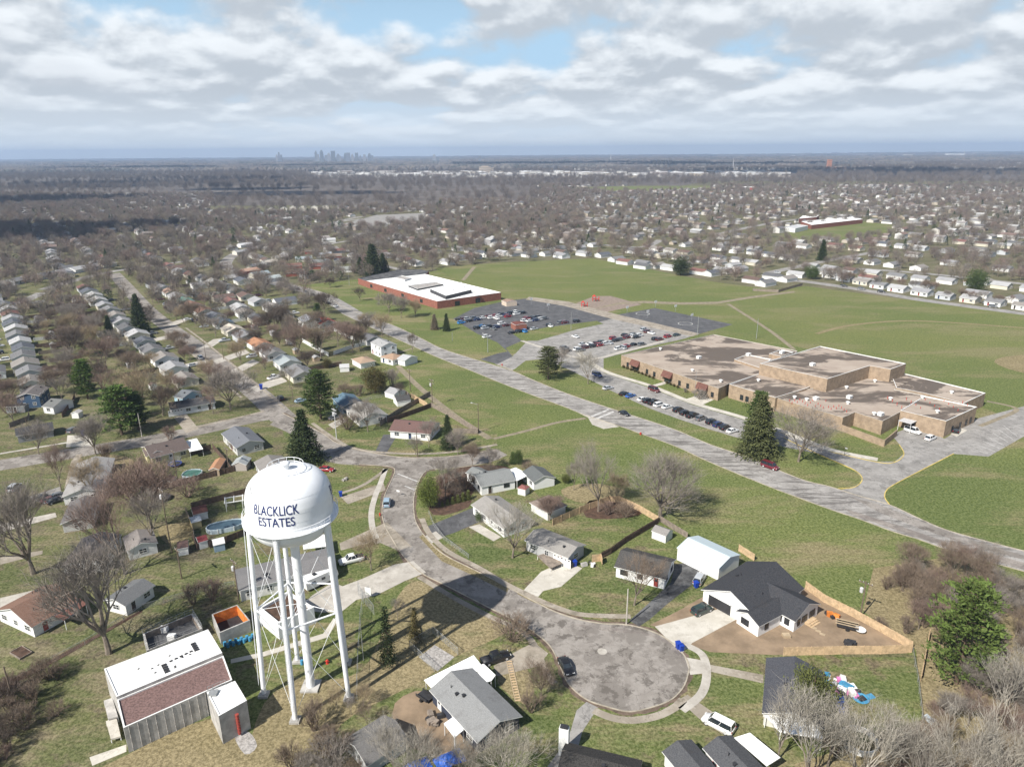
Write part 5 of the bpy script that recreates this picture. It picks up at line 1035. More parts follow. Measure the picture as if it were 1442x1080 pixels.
L1 = [(740, 405), (765, 424), (800, 400), (818, 412), (845, 395), (868, 403), (900, 393), (932, 385), (955, 392), (978, 378), (1003, 384), (1020, 372), (1050, 372), (1080, 362), (1100, 355), (1130, 358), (1155, 362), (865, 457), (895, 446), (915, 458), (940, 448), (965, 462), (990, 452), (1020, 430), (1050, 440), (1165, 412), (1180, 398), (1198, 412), (1215, 393), (1235, 408), (1250, 386), (1268, 402), (1292, 398), (1085, 487), (1130, 480), (1158, 478), (1225, 463), (1325, 440), (1395, 424), (1420, 418), (925, 513), (780, 402), (985, 396), (1060, 384), (1115, 368)]
CN = ['black', 'bright blue', 'silver', 'black', 'grey', 'dark blue', 'white', 'maroon', 'white', 'red', 'white', 'black', 'dark blue', 'black', 'white', 'grey', 'black']
for k, (x, y) in enumerate(L1):
    c_ = CN[k % len(CN)]; car(480 + x / 4.5, 361.5 + y / 4.5, R_(35 if k % 7 else 125), 'suv' if k % 3 else 'sedan', c_, f'{c_} car among those in the dark asphalt car park', 'cars in the dark asphalt car park', 1)
L2 = [(440, 375), (378, 440), (392, 456), (455, 447), (483, 418), (500, 437), (520, 422), (540, 430), (558, 412), (578, 424), (590, 408), (612, 416), (630, 410), (655, 385), (672, 398), (692, 392), (720, 366), (732, 380), (752, 374), (768, 366), (785, 378), (800, 370), (828, 337), (848, 348), (866, 355), (893, 390), (915, 392), (962, 375), (1012, 366), (685, 444), (705, 438), (728, 432), (772, 420), (815, 420), (450, 288), (380, 296), (295, 315), (470, 452)]
for k, (x, y) in enumerate(L2):
    c_ = ['white', 'grey', 'black', 'white', 'silver', 'maroon', 'white', 'black', 'maroon', 'red', 'dark green', 'white', 'silver', 'red', 'black', 'grey', 'black', 'dark red'][k % 18]; car(700 + x / 4, 380 + y / 4 + 1.5, R_(35 if k % 6 else 125), 'suv' if k % 4 else 'sedan', c_, f'{c_} car among those in the light grey car park', 'cars in the light grey car park', 1)
for k, (x, y) in enumerate(((1188, 404), (1213, 408), (1241, 412), (1390, 428), (1398, 433), (1136, 388), (1095, 385))): car(x, y, R_(-33), 'suv', ['black', 'grey', 'black', 'silver', 'grey', 'black', 'silver'][k], f'{["black", "grey", "black", "silver", "grey", "black", "silver"][k]} car, {ORD[k]} parked along the street past the far field', 'cars on the street past the far field', 1)
# trailer with covered load behind the tower, caravan
def trailer(px, py, ang, lab):
    T = thing('travel_trailer', lab, 'trailer', G(px, py), ang); mb = MB(); pr = [(-3.6, .55), (3.3, .55), (3.9, 1.2), (3.7, 2.3), (3.2, 2.75), (-3.5, 2.85), (-3.75, 2.5)]
    mb.grid([[(x, y, z) for x, z in pr] for y in (1.15, -1.15)], 0); mb.face([(x, -1.15, z) for x, z in pr], 0); mb.face([(x, 1.15, z) for x, z in pr][::-1], 0); mb.build('body', 'white_vinyl', T)
    for x in (-2, .3, 2.2):
        for s in (-1, 1): m2 = MB(); m2.box(x - .45, x + .45, s * 1.16 - .01, s * 1.16 + .01, 1.5, 2.1); m2.build('window', 'glass', T)
    for x in (-.6, .3):
        for s in (-1, 1): m2 = MB(); m2.tube((x, s * 1.0, .36), (x, s * 1.2, .36), .36, n=12); m2.build('wheel', 'tyre', T)
    m2 = MB(); m2.box(-1.5, -.8, -.4, .4, 2.85, 3.1); m2.build('roof_vent', 'dark_metal', T)
trailer(451, 822, adir((432, 830), (472, 812)), 'white travel trailer parked behind the tower legs')
# ================================================================== POLES AND LAMPS
def pole(px, py, ytop, label, arms=1, tr=False, lamp=0, mat='pole_wood', r=.16, name='utility_pole', group=None, hmax=None):
    g = G(px, py); h = min(hmax or 99, height_at(g, ytop)); T = thing(name, label, 'lamp post' if name == 'street_lamp' else ('light pole' if name == 'light_pole' else 'utility pole'), g, S + .2, group); mb = MB(); mb.tube((0, 0, -.2), (0, 0, h), r, r * .65, 8); mb.build('pole', mat, T)
    for k in range(arms):
        z = h - .5 - k * 1.1; mb = MB(); mb.box(-1.25, 1.25, -.08, .08, z - .09, z + .09); ar = mb.build('crossarm', mat, T)
        for x in (-1.15, -.45, .45, 1.15): m2 = MB(); m2.tube((x, 0, z + .08), (x, 0, z + .32), .05, n=6); m2.build('insulator', 'transformer_grey', ar)
    if tr: mb = MB(); mb.lathe([(0, -.5), (.34, -.5), (.36, .4), (.1, .6), (0, .6)], 12); o = mb.build('transformer', 'transformer_grey', T); o.location = (.55, 0, h - 2.2)
    if lamp: 
        a = lamp; mb = MB(); mb.tube((0, 0, h - .4), (1.8 * math.cos(a), 1.8 * math.sin(a), h + .1), .05, n=6); mb.build('lamp_arm', 'galv_wire', T)
        mb = MB(); x, y = 2.1 * math.cos(a), 2.1 * math.sin(a); mb.box(x - .35, x + .35, y - .16, y + .16, h, h + .16); mb.build('lamp_head', 'transformer_grey', T)
    return T, g, h
PL = [pole(159 + 83, 778, 688, 'timber utility pole between the sheds and the trampoline', 1, True), pole(337, 849, 788, 'timber pole with a grey transformer at the long grey-roofed house', 1, True), pole(250, 676, 634, 'timber pole rising beside the round trampoline', 1), pole(256, 815, 772, 'slim utility pole among backyard brush', 1), pole(323, 665, 630, 'timber pole behind the long board fence', 1)]
pole(474, 618, 575, 'tall pale utility pole at the bend by the white drive', 2, True, mat='transformer_grey'); pole(609, 572, 534, 'timber pole with a transformer at the board fence corner', 2, True); pole(674, 609, 568, 'timber pole with a lamp arm at the fence end', 0, False, .6); pole(588, 643, 604, 'slim kerbside pole in front of the maroon-roofed house', 0)
pole(882, 879, 829, 'pale wooden lamp pole at the turning circle kerb', 0, mat='concrete', hmax=9, name='light_pole'); pole(1211, 870, 818, 'timber pole with a transformer beside the cedar fence', 1, True); pole(578, 551, 520, 'distant timber pole in the far fence line', 1); pole(20, 992, 938, 'weathered pole at the brush by the west edge', 0)
pole(687, 496, 470, 'steel lamp pole on the lawn before the dark car park', 0, mat='galv_wire', name='light_pole', lamp=.6); pole(200, 615, 582, 'pale lamp pole at the kerb below the green trees', 0, mat='concrete', name='light_pole', hmax=9); pole(413, 567, 545, 'street lamp pole near the junction', 0, mat='pole_wood'); pole(1065, 477, 449, 'thin steel light pole beside the diagonal path', 0, mat='galv_wire', name='light_pole'); pole(982, 472, 446, 'thin steel light pole at the court corner', 0, mat='galv_wire', name='light_pole')
pole(880, 835, 790, 'bare flag pole', 0) if 0 else None
pole(978, 559, 522, 'silver flagpole before the tan school entrance', 0, mat='galv_wire', name='flag_pole', r=.08); pole(1189, 641, 628, 'short dark lamp at the school drive lawn', 0, mat='dark_metal', name='light_pole', r=.08, lamp=2.0); pole(512, 930, 862, 'tall slim wire mast on the waterworks lawn', 0, mat='galv_wire', r=.06, name='mast')
pole(53 + 480, 0 + 430, 398, 'timber pole behind the red brick school', 1) if 0 else None
for k, (x, y, yt) in enumerate(((534, 429, 412), (492, 402, 380), (430, 401, 380), (804, 465, 440), (637, 480, 468), (41, 612, 585), (290, 505, 480), (315, 506, 484))): pole(x, y, yt, ['light pole in front of the red brick school', 'pole at the edge of the brick school grounds', 'white lamp pole on the grass beyond the school road bend', 'lamp pole on the lawn between car parks', 'short roadside pole by the upper field', 'slim pole before the black-roofed bungalow', 'slim pole on the verge across from the white car', 'timber pole in the east row front lawns'][k], 0, mat='galv_wire' if k < 5 else 'pole_wood', name='light_pole' if k < 5 else 'utility_pole', r=.12)
# cables
def cable(a, b, sag=1.0, mat='dark_metal', r=.018):
    mb = MB(); pts = [a.lerp(b, t_ / 10) - Vector((0, 0, sag * 4 * (t_ / 10) * (1 - t_ / 10))) for t_ in range(11)]
    for i in range(10): mb.tube(pts[i], pts[i + 1], r, r, 3, caps=False)
    return mb.build('cable', mat)
for i, (a, b) in enumerate(((0, 2), (0, 3), (3, 1), (2, 4))):
    pa, pb = PL[a][1] + Vector((0, 0, PL[a][2] - .3)), PL[b][1] + Vector((0, 0, PL[b][2] - .3)); tag(cable(pa, pb), ['overhead cable above the sheds towards the trampoline pole', 'overhead cable from the shed pole towards the slim brush pole', 'overhead cable running to the transformer pole at the long house', 'overhead cable above the board fence of the yellow house'][i], 'cable')
def sign(px, py, lab, col, w_=.6, h_=.75, z=1.9):
    T = thing('road_sign', lab, 'sign', G(px, py), R_(-20)); mb = MB(); mb.tube((0, 0, 0), (0, 0, z + h_), .04, n=5); mb.build('post', 'galv_wire', T); mb = MB(); mb.box(-w_ / 2, w_ / 2, -.06, -.03, z, z + h_); mb.build('panel', col, T)
sign(561, 698, 'small white sign on the corner verge', 'white_vinyl', .9, .5, 1.2); sign(519, 842, 'white gate sign panel at the waterworks drive', 'white_vinyl', 1.4, 1.8, .8)
# ================================================================== FENCES
def fence(l, h, mat, label, name='board_fence', sp=2.4, wave=0, zt=None):
    pts = gp(l); T = thing(name, label, 'fence', pts[0]); k = 0
    for i in range(len(pts) - 1):
        a, b = pts[i] - pts[0], pts[i + 1] - pts[0]; d = b - a; L = d.length; d.normalize(); n = Vector((-d.y, d.x, 0)); mb = MB(); cnt = max(1, int(L / .3))
        mx = Matrix(((d.x, n.x, 0, a.x), (d.y, n.y, 0, a.y), (0, 0, 1, 0), (0, 0, 0, 1)))
        for q in range(cnt):
            x0 = L * q / cnt; x1 = L * (q + 1) / cnt - .02; off = .03 if q % 2 else 0; hh = h + ((q * 37) % 5) * .008
            mb.box(x0, x1, -.02 + off * .4, .02 + off * .4, .04, hh, 0, M4=mx)
        mb.box(0, L, .03, .09, h * .25, h * .25 + .09, 0, M4=mx); mb.box(0, L, .03, .09, h * .8, h * .8 + .09, 0, M4=mx)
        mb.build('panel', mat, T)
        m_ = max(1, int(L / sp))
        for q in range(m_):
            if k >= 95: break
            p = a + d * (L * q / m_); m2 = MB(); m2.box(p.x - .06, p.x + .06, p.y - .06, p.y + .06, 0, h + .08); m2.build('post', mat, T); k += 1
    return T
def wire_fence(l, h, label, sp=3.0):
    pts = gp(l); T = thing('chain_link_fence', label, 'fence', pts[0]); k = 0
    for i in range(len(pts) - 1):
        a, b = pts[i] - pts[0], pts[i + 1] - pts[0]; up_ = Vector((0, 0, 1)); mb = MB()
        mb.face([a, b, b + up_ * h, a + up_ * h]); mb.build('mesh_panel', 'chain_mesh', T)
        mb = MB(); mb.tube(a + up_ * h, b + up_ * h, .035, n=4); mb.build('top_rail', 'galv_wire', T); L = (b - a).length; m_ = max(1, int(L / sp))
        for q in range(m_ + (i == len(pts) - 2)):
            if k < 90: p = a.lerp(b, q / m_); m2 = MB(); m2.tube(p, p + up_ * (h + .05), .045, n=5); m2.build('post', 'galv_wire', T); k += 1
    return T
fence([(1134, 829), (1160, 848), (1200, 868), (1240, 890), (1284, 915)], 1.85, 'cedar', 'fresh cedar board fence on the field side of the bare building plot')
fence([(1103, 923), (1160, 922), (1190, 921), (1240, 921), (1284, 919)], 1.85, 'cedar', 'fresh cedar board fence between the bare plot and the lawn')
fence([(1308, 897), (1296, 960)], 1.7, 'cedar', 'short run of cedar fence standing alone by the pine', sp=1.5)
fence([(778, 740), (802, 729), (830, 717), (858, 707), (872, 707), (900, 720), (927, 736)], 1.8, 'cedar', 'orange cedar fence around the back lawn of the grey ranch')
fence([(834, 792), (846, 790), (848, 796)], 1.9, 'cedar', 'short orange fence panel beside the pale drive')
fence([(927, 737), (905, 750), (880, 765), (860, 780), (846, 787)], 1.7, 'dark_fence', 'dark board fence between the grey ranch and the shed')
fence([(929, 734), (953, 749), (968, 758)], 1.6, 'weathered_fence', 'weathered rail fence behind the small white shed')
fence([(1040, 776), (1062, 790)], 1.8, 'cedar', 'cedar fence piece behind the metal barn')
fence([(606, 557), (560, 583), (535, 600)], 1.8, 'weathered_fence', 'weathered fence behind the worn pale-roofed house')
fence([(579, 560), (592, 568), (602, 574)], 1.9, 'cedar', 'orange fence panel near the black-roofed shed')
fence([(607, 573), (630, 585), (655, 600), (673, 610)], 1.8, 'weathered_fence', 'grey weathered fence along the field path')
fence([(607, 574), (580, 584), (545, 596)], 1.8, 'dark_fence', 'dark fence between the two garden sheds and the maroon roof'); fence([(673, 611), (638, 610)], 1.8, 'weathered_fence', 'weathered fence at the end of the maroon-roofed plot')
fence([(552, 545), (570, 555), (577, 560)], 1.7, 'weathered_fence', 'short grey fence behind the corner shed')
fence([(212, 694), (245, 686), (290, 674), (330, 664), (355, 655)], 1.8, 'dark_fence', 'long dark board fence behind the yellow bungalow')
fence([(300, 632), (320, 655), (326, 664)], 1.8, 'dark_fence', 'dark fence down the side of the yellow bungalow garden'); fence([(265, 641), (298, 633)], 1.8, 'dark_fence', 'dark fence at the patio end of the yellow bungalow')
fence([(205, 660), (220, 692)], 1.6, 'dark_fence', 'short dark fence at the playhouse shed')
fence([(296, 772), (320, 764), (350, 752)], 1.8, 'dark_fence', 'brown board fence below the oval pool'); fence([(272, 760), (278, 775), (298, 768)], 1.7, 'dark_fence', 'brown fence around the maroon-roofed shed')
fence([(262, 722), (272, 745), (276, 772)], 1.7, 'weathered_fence', 'grey fence beside the small yellow shed')
fence([(270, 716), (300, 708), (330, 700), (352, 694)], 1.7, 'dark_fence', 'dark fence beyond the white pergola')
fence([(426, 482), (440, 490), (455, 498), (463, 502)], 1.9, 'white_vinyl', 'white vinyl fence along the east row gardens', 'vinyl_fence')
fence([(440, 475), (470, 466), (490, 476), (500, 480)], 1.9, 'white_vinyl', 'white vinyl fence beneath the budding maples', 'vinyl_fence'); fence([(470, 500), (495, 491), (520, 485)], 1.9, 'white_vinyl', 'white vinyl fence leading to the two-storey house', 'vinyl_fence')
fence([(88, 588), (103, 568), (106, 560)], 1.8, 'dark_fence', 'dark fence beside the white garage block'); fence([(14, 602), (40, 592), (42, 585)], 1.7, 'weathered_fence', 'grey fence between the garage block and the black-roofed bungalow')
fence([(1060, 410), (1096, 412), (1130, 402)], 1.8, 'weathered_fence', 'fence along the far corner of the playing field', sp=4)
for k, (x0, y0, x1, y1) in enumerate(((62, 490, 100, 486), (60, 470, 98, 466), (56, 452, 92, 448), (70, 510, 115, 505), (64, 434, 90, 430), (76, 530, 100, 526))): fence([(x0, y0), (x1, y1)], 1.7, 'dark_fence', f'dark garden fence, {ORD[k]} of those dividing the gardens behind the west row', sp=4)['group'] = 'garden fences behind the west row'
wire_fence([(0, 974), (60, 940), (120, 908), (200, 858), (290, 832), (330, 825)], 1.2, 'chain link fence along the waterworks boundary', 4)
wire_fence([(505, 832), (512, 850), (508, 880), (505, 930), (503, 985)], 2.4, 'tall chain link fence beside the water tower lawn'); wire_fence([(505, 838), (527, 866)], 2.4, 'chain link gate run at the waterworks entrance')
wire_fence([(577, 912), (612, 946)], 1.6, 'chain link fence on the tower side of the gravel enclosure'); wire_fence([(577, 912), (610, 892), (645, 922)], 1.6, 'chain link fence closing the gravel enclosure beside the conifers')
wire_fence([(604, 724), (610, 740), (625, 760), (660, 786)], 1.1, 'low chain link fence before the plain grey-roofed ranch'); wire_fence([(1284, 918), (1292, 960), (1300, 1030)], 1.2, 'wire fence at the edge of the thicket')
wire_fence([(490, 570), (520, 563), (545, 558)], 1.2, 'chain link fence behind the shrubbery')
# ================================================================== GARDEN THINGS
def pool(px, py, rx, ry, ang, lab, h=1.2, mat='water_pool', wall='pool_steel'):
    T = thing('swimming_pool', lab, 'pool', G(px, py), ang); pr = [(rx * math.copysign(abs(math.cos(a)) ** .75, math.cos(a)), ry * math.copysign(abs(math.sin(a)) ** .85, math.sin(a))) for a in [2 * math.pi * k / 40 for k in range(40)]]
    mb = MB(); mb.grid([[(x, y, 0) for x, y in pr], [(x, y, h) for x, y in pr], [(x * .96, y * .95, h) for x, y in pr], [(x * .96, y * .95, h - .3) for x, y in pr]], 0); mb.build('wall', wall, T)
    mb = MB(); mb.face([(x * .97, y * .96, h - .22) for x, y in pr]); mb.build('water', mat, T)
    for k in range(0, 40, 4): x, y = pr[k]; m2 = MB(); m2.box(x * 1.01 - .08, x * 1.01 + .08, y * 1.01 - .08, y * 1.01 + .08, 0, h + .03); m2.build('strut', 'white_vinyl', T)
    OCC.append((G(px, py).x, G(px, py).y, rx))
pool(318, 744, 4.4, 2.2, R_(24), 'big oval steel pool with dark cover west of the tower'); pool(271, 670, 2.6, 2.6, 0, 'round green above-ground pool behind the yellow bungalow', 1.0, 'green_plastic')
def trampoline(px, py, r, lab, net=False):
    T = thing('trampoline', lab, 'trampoline', G(px, py)); mb = MB(); mb.lathe([(0, .8), (r * .85, .8)], 24); mb.build('mat', 'dark_metal', T); mb = MB(); mb.lathe([(r * .85, .78), (r * .85, .84), (r, .84), (r, .78), (r * .85, .78)], 24); mb.build('rim', 'dark_metal' if not net else 'blue_plastic', T)
    for k in range(6): a = k * math.pi / 3; m2 = MB(); m2.tube((r * math.cos(a), r * math.sin(a), 0), (r * math.cos(a), r * math.sin(a), 2.6 if net else .8), .04, n=5); m2.build('leg', 'dark_metal', T)
    if net: m2 = MB(); m2.lathe([(r, .85), (r, 2.55)], 24); m2.build('net', 'chain_mesh', T)
trampoline(247, 656, 1.9, 'netted trampoline behind the yellow bungalow', True); trampoline(229, 703, 2.2, 'open black trampoline on grass beside the shed pole')
T = thing('pergola', 'white pergola frame over a patio near the oval pool', 'pergola', G(331, 715), R_(20)); 
for x in (-2, 2):
    for y in (-1.5, 1.5): mb = MB(); mb.box(x - .08, x + .08, y - .08, y + .08, 0, 2.4); mb.build('post', 'white_vinyl', T)
for y in (-1.5, 1.5): mb = MB(); mb.box(-2.4, 2.4, y - .1, y + .1, 2.4, 2.6); mb.build('beam', 'white_vinyl', T)
for x in (-2.2, 0, 2.2): mb = MB(); mb.box(x - .1, x + .1, -1.9, 1.9, 2.45, 2.65); mb.build('beam', 'white_vinyl', T)
def bin_(px, py, lab, mat='blue_plastic', s=1.0, ang=.3):
    T = thing('wheelie_bin', lab, 'bin', G(px, py), ang); mb = MB(); mb.grid([[(-.25 * s, -.28 * s, .08), (.25 * s, -.28 * s, .08), (.25 * s, .28 * s, .08), (-.25 * s, .28 * s, .08)], [(-.33 * s, -.36 * s, 1.0 * s), (.33 * s, -.36 * s, 1.0 * s), (.33 * s, .36 * s, 1.0 * s), (-.33 * s, .36 * s, 1.0 * s)]]); mb.build('body', mat, T)
    mb = MB(); mb.box(-.36 * s, .36 * s, -.4 * s, .4 * s, 1.0 * s, 1.1 * s); mb.build('lid', mat, T)
    for x in (-.25, .25): m2 = MB(); m2.tube((x * s, .33 * s, .12), ((x + .06) * s, .33 * s, .12), .12, n=8); m2.build('wheel', 'tyre', T)
bin_(955, 913, 'bright blue wheelie bin tipped at the circle kerb', s=1.3); bin_(959, 916, 'second blue bin pushed against the first at the circle kerb', s=1.2); bin_(804, 799, 'dark bin beside the grey ranch garage', 'dark_metal', 1.2); bin_(809, 797, 'blue bin beside the grey ranch garage', s=1.3); bin_(980, 827, 'blue bin in front of the silver car on the black drive', s=1.3)
bin_(368, 548, 'blue bin at the street corner kerb near the pine', s=1.8); bin_(315, 532, 'blue bin beneath the bare maple in the street verge', s=1.6); bin_(480, 699, 'blue bin beside the tank shadow in the long drive', s=1.3); bin_(117, 613, 'blue bin on the concrete pad by the cross street', s=1.6); bin_(990, 857, 'dark bin at the open garage of the new house', 'dark_metal', 1.2); bin_(630, 659 + 66, 'dark bin') if 0 else None
# cage run of timber on the lawn (pale ladder-like frame)
T = thing('wooden_ladder', 'long pale ladder-like timber frame lying on the front lawn', 'ladder', G(723, 958), adir((717, 934), (728, 984)))
for s in (-.45, .45): mb = MB(); mb.box(-5, 5, s - .06, s + .06, .03, .14); mb.build('rail', 'tan_plastic', T)
for k in range(16): mb = MB(); x = -4.9 + k * .65; mb.box(x - .12, x + .12, -.42, .42, .06, .12); mb.build('rung', 'cedar', T)
def heap(px, py, lab, items, name='clutter', cat='clutter', r=1.0, n=12, seed=1, zs=.6):
    T = thing(name, lab, cat, G(px, py)); q = random.Random(seed)
    for k in range(n):
        a, d = q.uniform(0, 6.28), r * math.sqrt(q.random()); x, y = d * math.cos(a), d * math.sin(a); s = q.uniform(.15, .5) * zs * 1.6; mb = MB()
        mb.box(-s, s, -s * .6, s * .6, 0, s * q.uniform(.6, 1.6), M4=Matrix.Translation((x, y, 0)) @ Matrix.Rotation(q.uniform(0, 3), 4, 'Z') @ Matrix.Rotation(q.uniform(-.3, .3), 4, 'X'))
        mb.build(items[k % len(items)][0], items[k % len(items)][1], T)
    return T
heap(1175, 970, 'jumble of pale and pink toys and furniture behind the slate-roofed house', [('box', 'white_vinyl'), ('toy', 'pink_plastic'), ('crate', 'transformer_grey'), ('lid', 'dark_metal'), ('bundle', 'white_vinyl'), ('tub', 'cyan_plastic')], r=3.6, n=46, seed=4, zs=1.0)
heap(1182, 995, 'dark blue and black heap of covered things by the toy jumble', [('cover', 'blue_tarp'), ('bag', 'dark_metal')], r=1.8, n=14, seed=9, zs=1.2)
T = thing('inflatable', 'small blue paddling pool and mats on the back lawn', 'paddling pool', G(1212, 984), .3); mb = MB(); mb.lathe([(1.2, .02), (1.35, .25), (1.15, .3), (1.05, .08), (0, .06)], 20); mb.build('ring', 'cyan_plastic', T); mb = MB(); mb.box(1.2, 2.6, -.6, .5, .02, .12); mb.build('mat', 'cyan_plastic', T); mb = MB(); mb.box(-.5, .7, -.6, .4, .1, .35); mb.build('seat', 'dark_metal', T)
T = thing('utility_trailer', 'black open trailer loaded with pale timber on the bare plot', 'trailer', G(1193, 884), R_(-25)); mb = MB(); mb.box(-1.9, 1.9, -1, 1, .5, .62); mb.build('bed', 'dark_metal', T)
for s in (-1, 1): mb = MB(); mb.box(-1.9, 1.9, s - .03, s + .03, .62, 1.0); mb.build('side_rail', 'dark_metal', T); mb = MB(); mb.tube((0, s * 1.03, .36), (0, s * 1.22, .36), .36, n=12); mb.build('wheel', 'tyre', T)
for k in range(3): mb = MB(); mb.box(-2.2, 1.9, -.8 + k * .6, -.6 + k * .6, 1.0 + .1 * k, 1.12 + .1 * k); mb.build('timber', 'tan_plastic', T)
T = thing('table', 'white oval table tipped on the bare plot', 'table', G(1211, 890)); mb = MB(); mb.lathe([(0, .62), (1.0, .62), (1.0, .7), (0, .7)], 20); mb.build('top', 'white_vinyl', T); mb = MB(); mb.tube((0, 0, 0), (0, 0, .62), .12, n=8); mb.build('leg', 'dark_metal', T)
heap(1172, 868, 'small orange digger parts near the cedar fence', [('arm', 'rusty_orange'), ('track', 'dark_metal'), ('cab', 'rusty_orange')], 'machine', 'machine', r=.8, n=9, seed=2, zs=.9)
heap(1196, 908, 'dark cart on bare earth in front of the cedar fence', [('tub', 'dark_metal')], 'cart', 'cart', r=.5, n=4, seed=5, zs=1.0)
T = thing('steps', 'new wooden steps at the side door of the white house', 'steps', G(1143, 877), R_(35)); 
for k in range(3): mb = MB(); mb.box(-1.4, 1.4, -1 + k * .4, 1, k * .18, k * .18 + .18); mb.build('step', 'cedar', T)
for k in range(3): o = MB(); p = G(1146 + k * 6, 884 + k * 4.5); o.box(-.5, .5, -.3, .3, .03, .09); o = o.build('stepping_board', 'tan_plastic'); o.location = p; o.rotation_euler = (0, 0, R_(-35)); tag(o, 'pale board laid as a stepping stone on bare earth', 'board', 'boards laid on the bare earth')
o = MB(); o.box(-.7, .7, -.55, .55, .02, .5); o = o.build('pallet_box', 'tan_plastic'); o.location = G(1107, 896); tag(o, 'pale square box on bare earth beside the white wing', 'box')
T = thing('stock_tank_ring', 'big pale ring-shaped trough in the thicket behind bare branches', 'ring', G(1210, 1046)); mb = MB(); mb.lathe([(2.45, 0), (2.5, .95), (2.75, .95), (2.8, 0)], 36); mb.build('ring_wall', 'white_vinyl', T)
heap(1309, 1016, 'pale folded tarpaulin lying in the thicket', [('sheet', 'pool_steel'), ('sheet', 'white_vinyl')], 'tarpaulin', 'tarpaulin', r=.5, n=3, seed=3, zs=1.3)
def tarp(px, py, lab, s, seed):
    q = random.Random(seed); mb = MB(); N = 9; rows = [[((i - 4) * s / 4, (j - 4) * s * .6 / 4, max(.05, 1.3 * math.exp(-((i - 4) ** 2 + (j - 4) ** 2) / 9) + q.uniform(-.12, .12))) for i in range(N)] for j in range(N)]
    mb.grid(rows, 0, False); o = mb.build('tarpaulin', 'blue_tarp', smooth=False); o.location = G(px, py); o.rotation_euler = (0, 0, .5); tag(o, lab, 'tarpaulin')
tarp(588, 1080, 'blue tarpaulin over a heap at the bottom edge', 2.0, 1); tarp(633, 1070, 'larger blue tarpaulin heap behind the navy bungalow', 2.3, 2)
T = thing('garden_trailer', 'dark trailer with rails beside the navy bungalow', 'trailer', G(598, 984), R_(-40)); mb = MB(); mb.box(-1.3, 1.3, -.8, .8, .5, .6); mb.build('bed', 'dark_metal', T); mb = MB(); mb.box(-1.3, 1.3, -.82, -.78, .6, 1.1); mb.box(-1.3, 1.3, .78, .82, .6, 1.1); mb.build('side_rail', 'dark_metal', T)
for s in (-1, 1): mb = MB(); mb.tube((0, s * .85, .3), (0, s * 1.0, .3), .3, n=10); mb.build('wheel', 'tyre', T)
heap(612, 1014, 'wooden patio table and chairs in the dirt yard', [('table', 'weathered_fence'), ('chair', 'dark_metal'), ('chair', 'weathered_fence')], 'patio_set', 'garden furniture', r=1.3, n=8, seed=6, zs=.9)
heap(830, 797, 'pale grill and covered furniture beside the grey ranch', [('grill', 'dark_metal'), ('cover', 'white_vinyl'), ('table', 'grey_concrete')], 'patio_set', 'garden furniture', r=1.4, n=7, seed=8, zs=.9)
heap(148, 668, 'pile of stacked dark timber beside the pale-roofed house', [('log', 'dark_fence'), ('plank', 'weathered_fence')], 'wood_pile', 'wood pile', r=3.0, n=34, seed=12, zs=1.1)
T = thing('planter', 'low rectangular timber planter in the brown-roofed ranch garden', 'planter', G(30, 920), R_(-30)); mb = MB(); mb.box(-1.8, 1.8, -1.1, -1, 0, .4); mb.box(-1.8, 1.8, 1, 1.1, 0, .4); mb.box(-1.8, -1.7, -1, 1, 0, .4); mb.box(1.7, 1.8, -1, 1, 0, .4); mb.build('frame', 'weathered_fence', T); mb = MB(); mb.face([(-1.7, -1, .3), (1.7, -1, .3), (1.7, 1, .3), (-1.7, 1, .3)]); mb.build('soil', 'mulch', T)
heap(485, 676, 'low round stone heap on the corner lawn', [('stone', 'gravel')], 'stone_heap', 'stone heap', r=.7, n=9, seed=14, zs=.7)
heap(626, 661, 'orange traffic barriers at the street corner', [('barrier', 'red_plastic'), ('barrier', 'white_vinyl')], 'barrier_pile', 'barriers', r=.9, n=7, seed=15, zs=.8) if 0 else None

# cars on the drives, sheds and fences in the back gardens of the rows
lr = random.Random(17)
for x, y, a, st, word, k in LOTS:
    d = Vector((math.cos(a), math.sin(a))); n = Vector((-d.y, d.x)) * st
    if lr.random() < .55:
        c_ = lr.choice(['white', 'black', 'grey', 'silver', 'dark blue', 'silver', 'maroon', 'black']); q = Vector((x, y)) + n * lr.uniform(7.2, 9.5) + d * 5.2
        if free(q.x, q.y, 1.2): car(0, 0, a + math.pi / 2 * lr.choice((1, -1)), lr.choice(['sedan', 'suv', 'suv', 'pickup']), c_, f'{c_} vehicle by the {ORD[k]} house {word}', 'vehicles on the drives of the bungalow rows', 1, pt=Vector((q.x, q.y, 0)))
    if lr.random() < .5:
        q = Vector((x, y)) - n * lr.uniform(10, 15) + d * lr.uniform(-3, 3)
        if free(q.x, q.y, 2): house(f'small garden shed behind the {ORD[k]} house {word}', None, None, None, 2.0, .5, lr.choice([WHITE, TAN, LGREY]), lr.choice([GREY, BROWN, LGREY]), .12, 'shed', 'garden_shed', '', vents=0, group='garden sheds of the bungalow rows', rect=(q.x, q.y, a, 3.4, 2.8))
    if lr.random() < .6:
        q0 = Vector((x, y)) - n * 6 + d * 7.4; q1 = q0 - n * lr.uniform(9, 15); fence([PX(q0.x, q0.y), PX(q1.x, q1.y)], 1.7, lr.choice(['dark_fence', 'weathered_fence', 'dark_fence', 'white_vinyl']), f'garden fence beside the {ORD[k]} house {word}', sp=4)['group'] = 'garden fences of the bungalow rows'
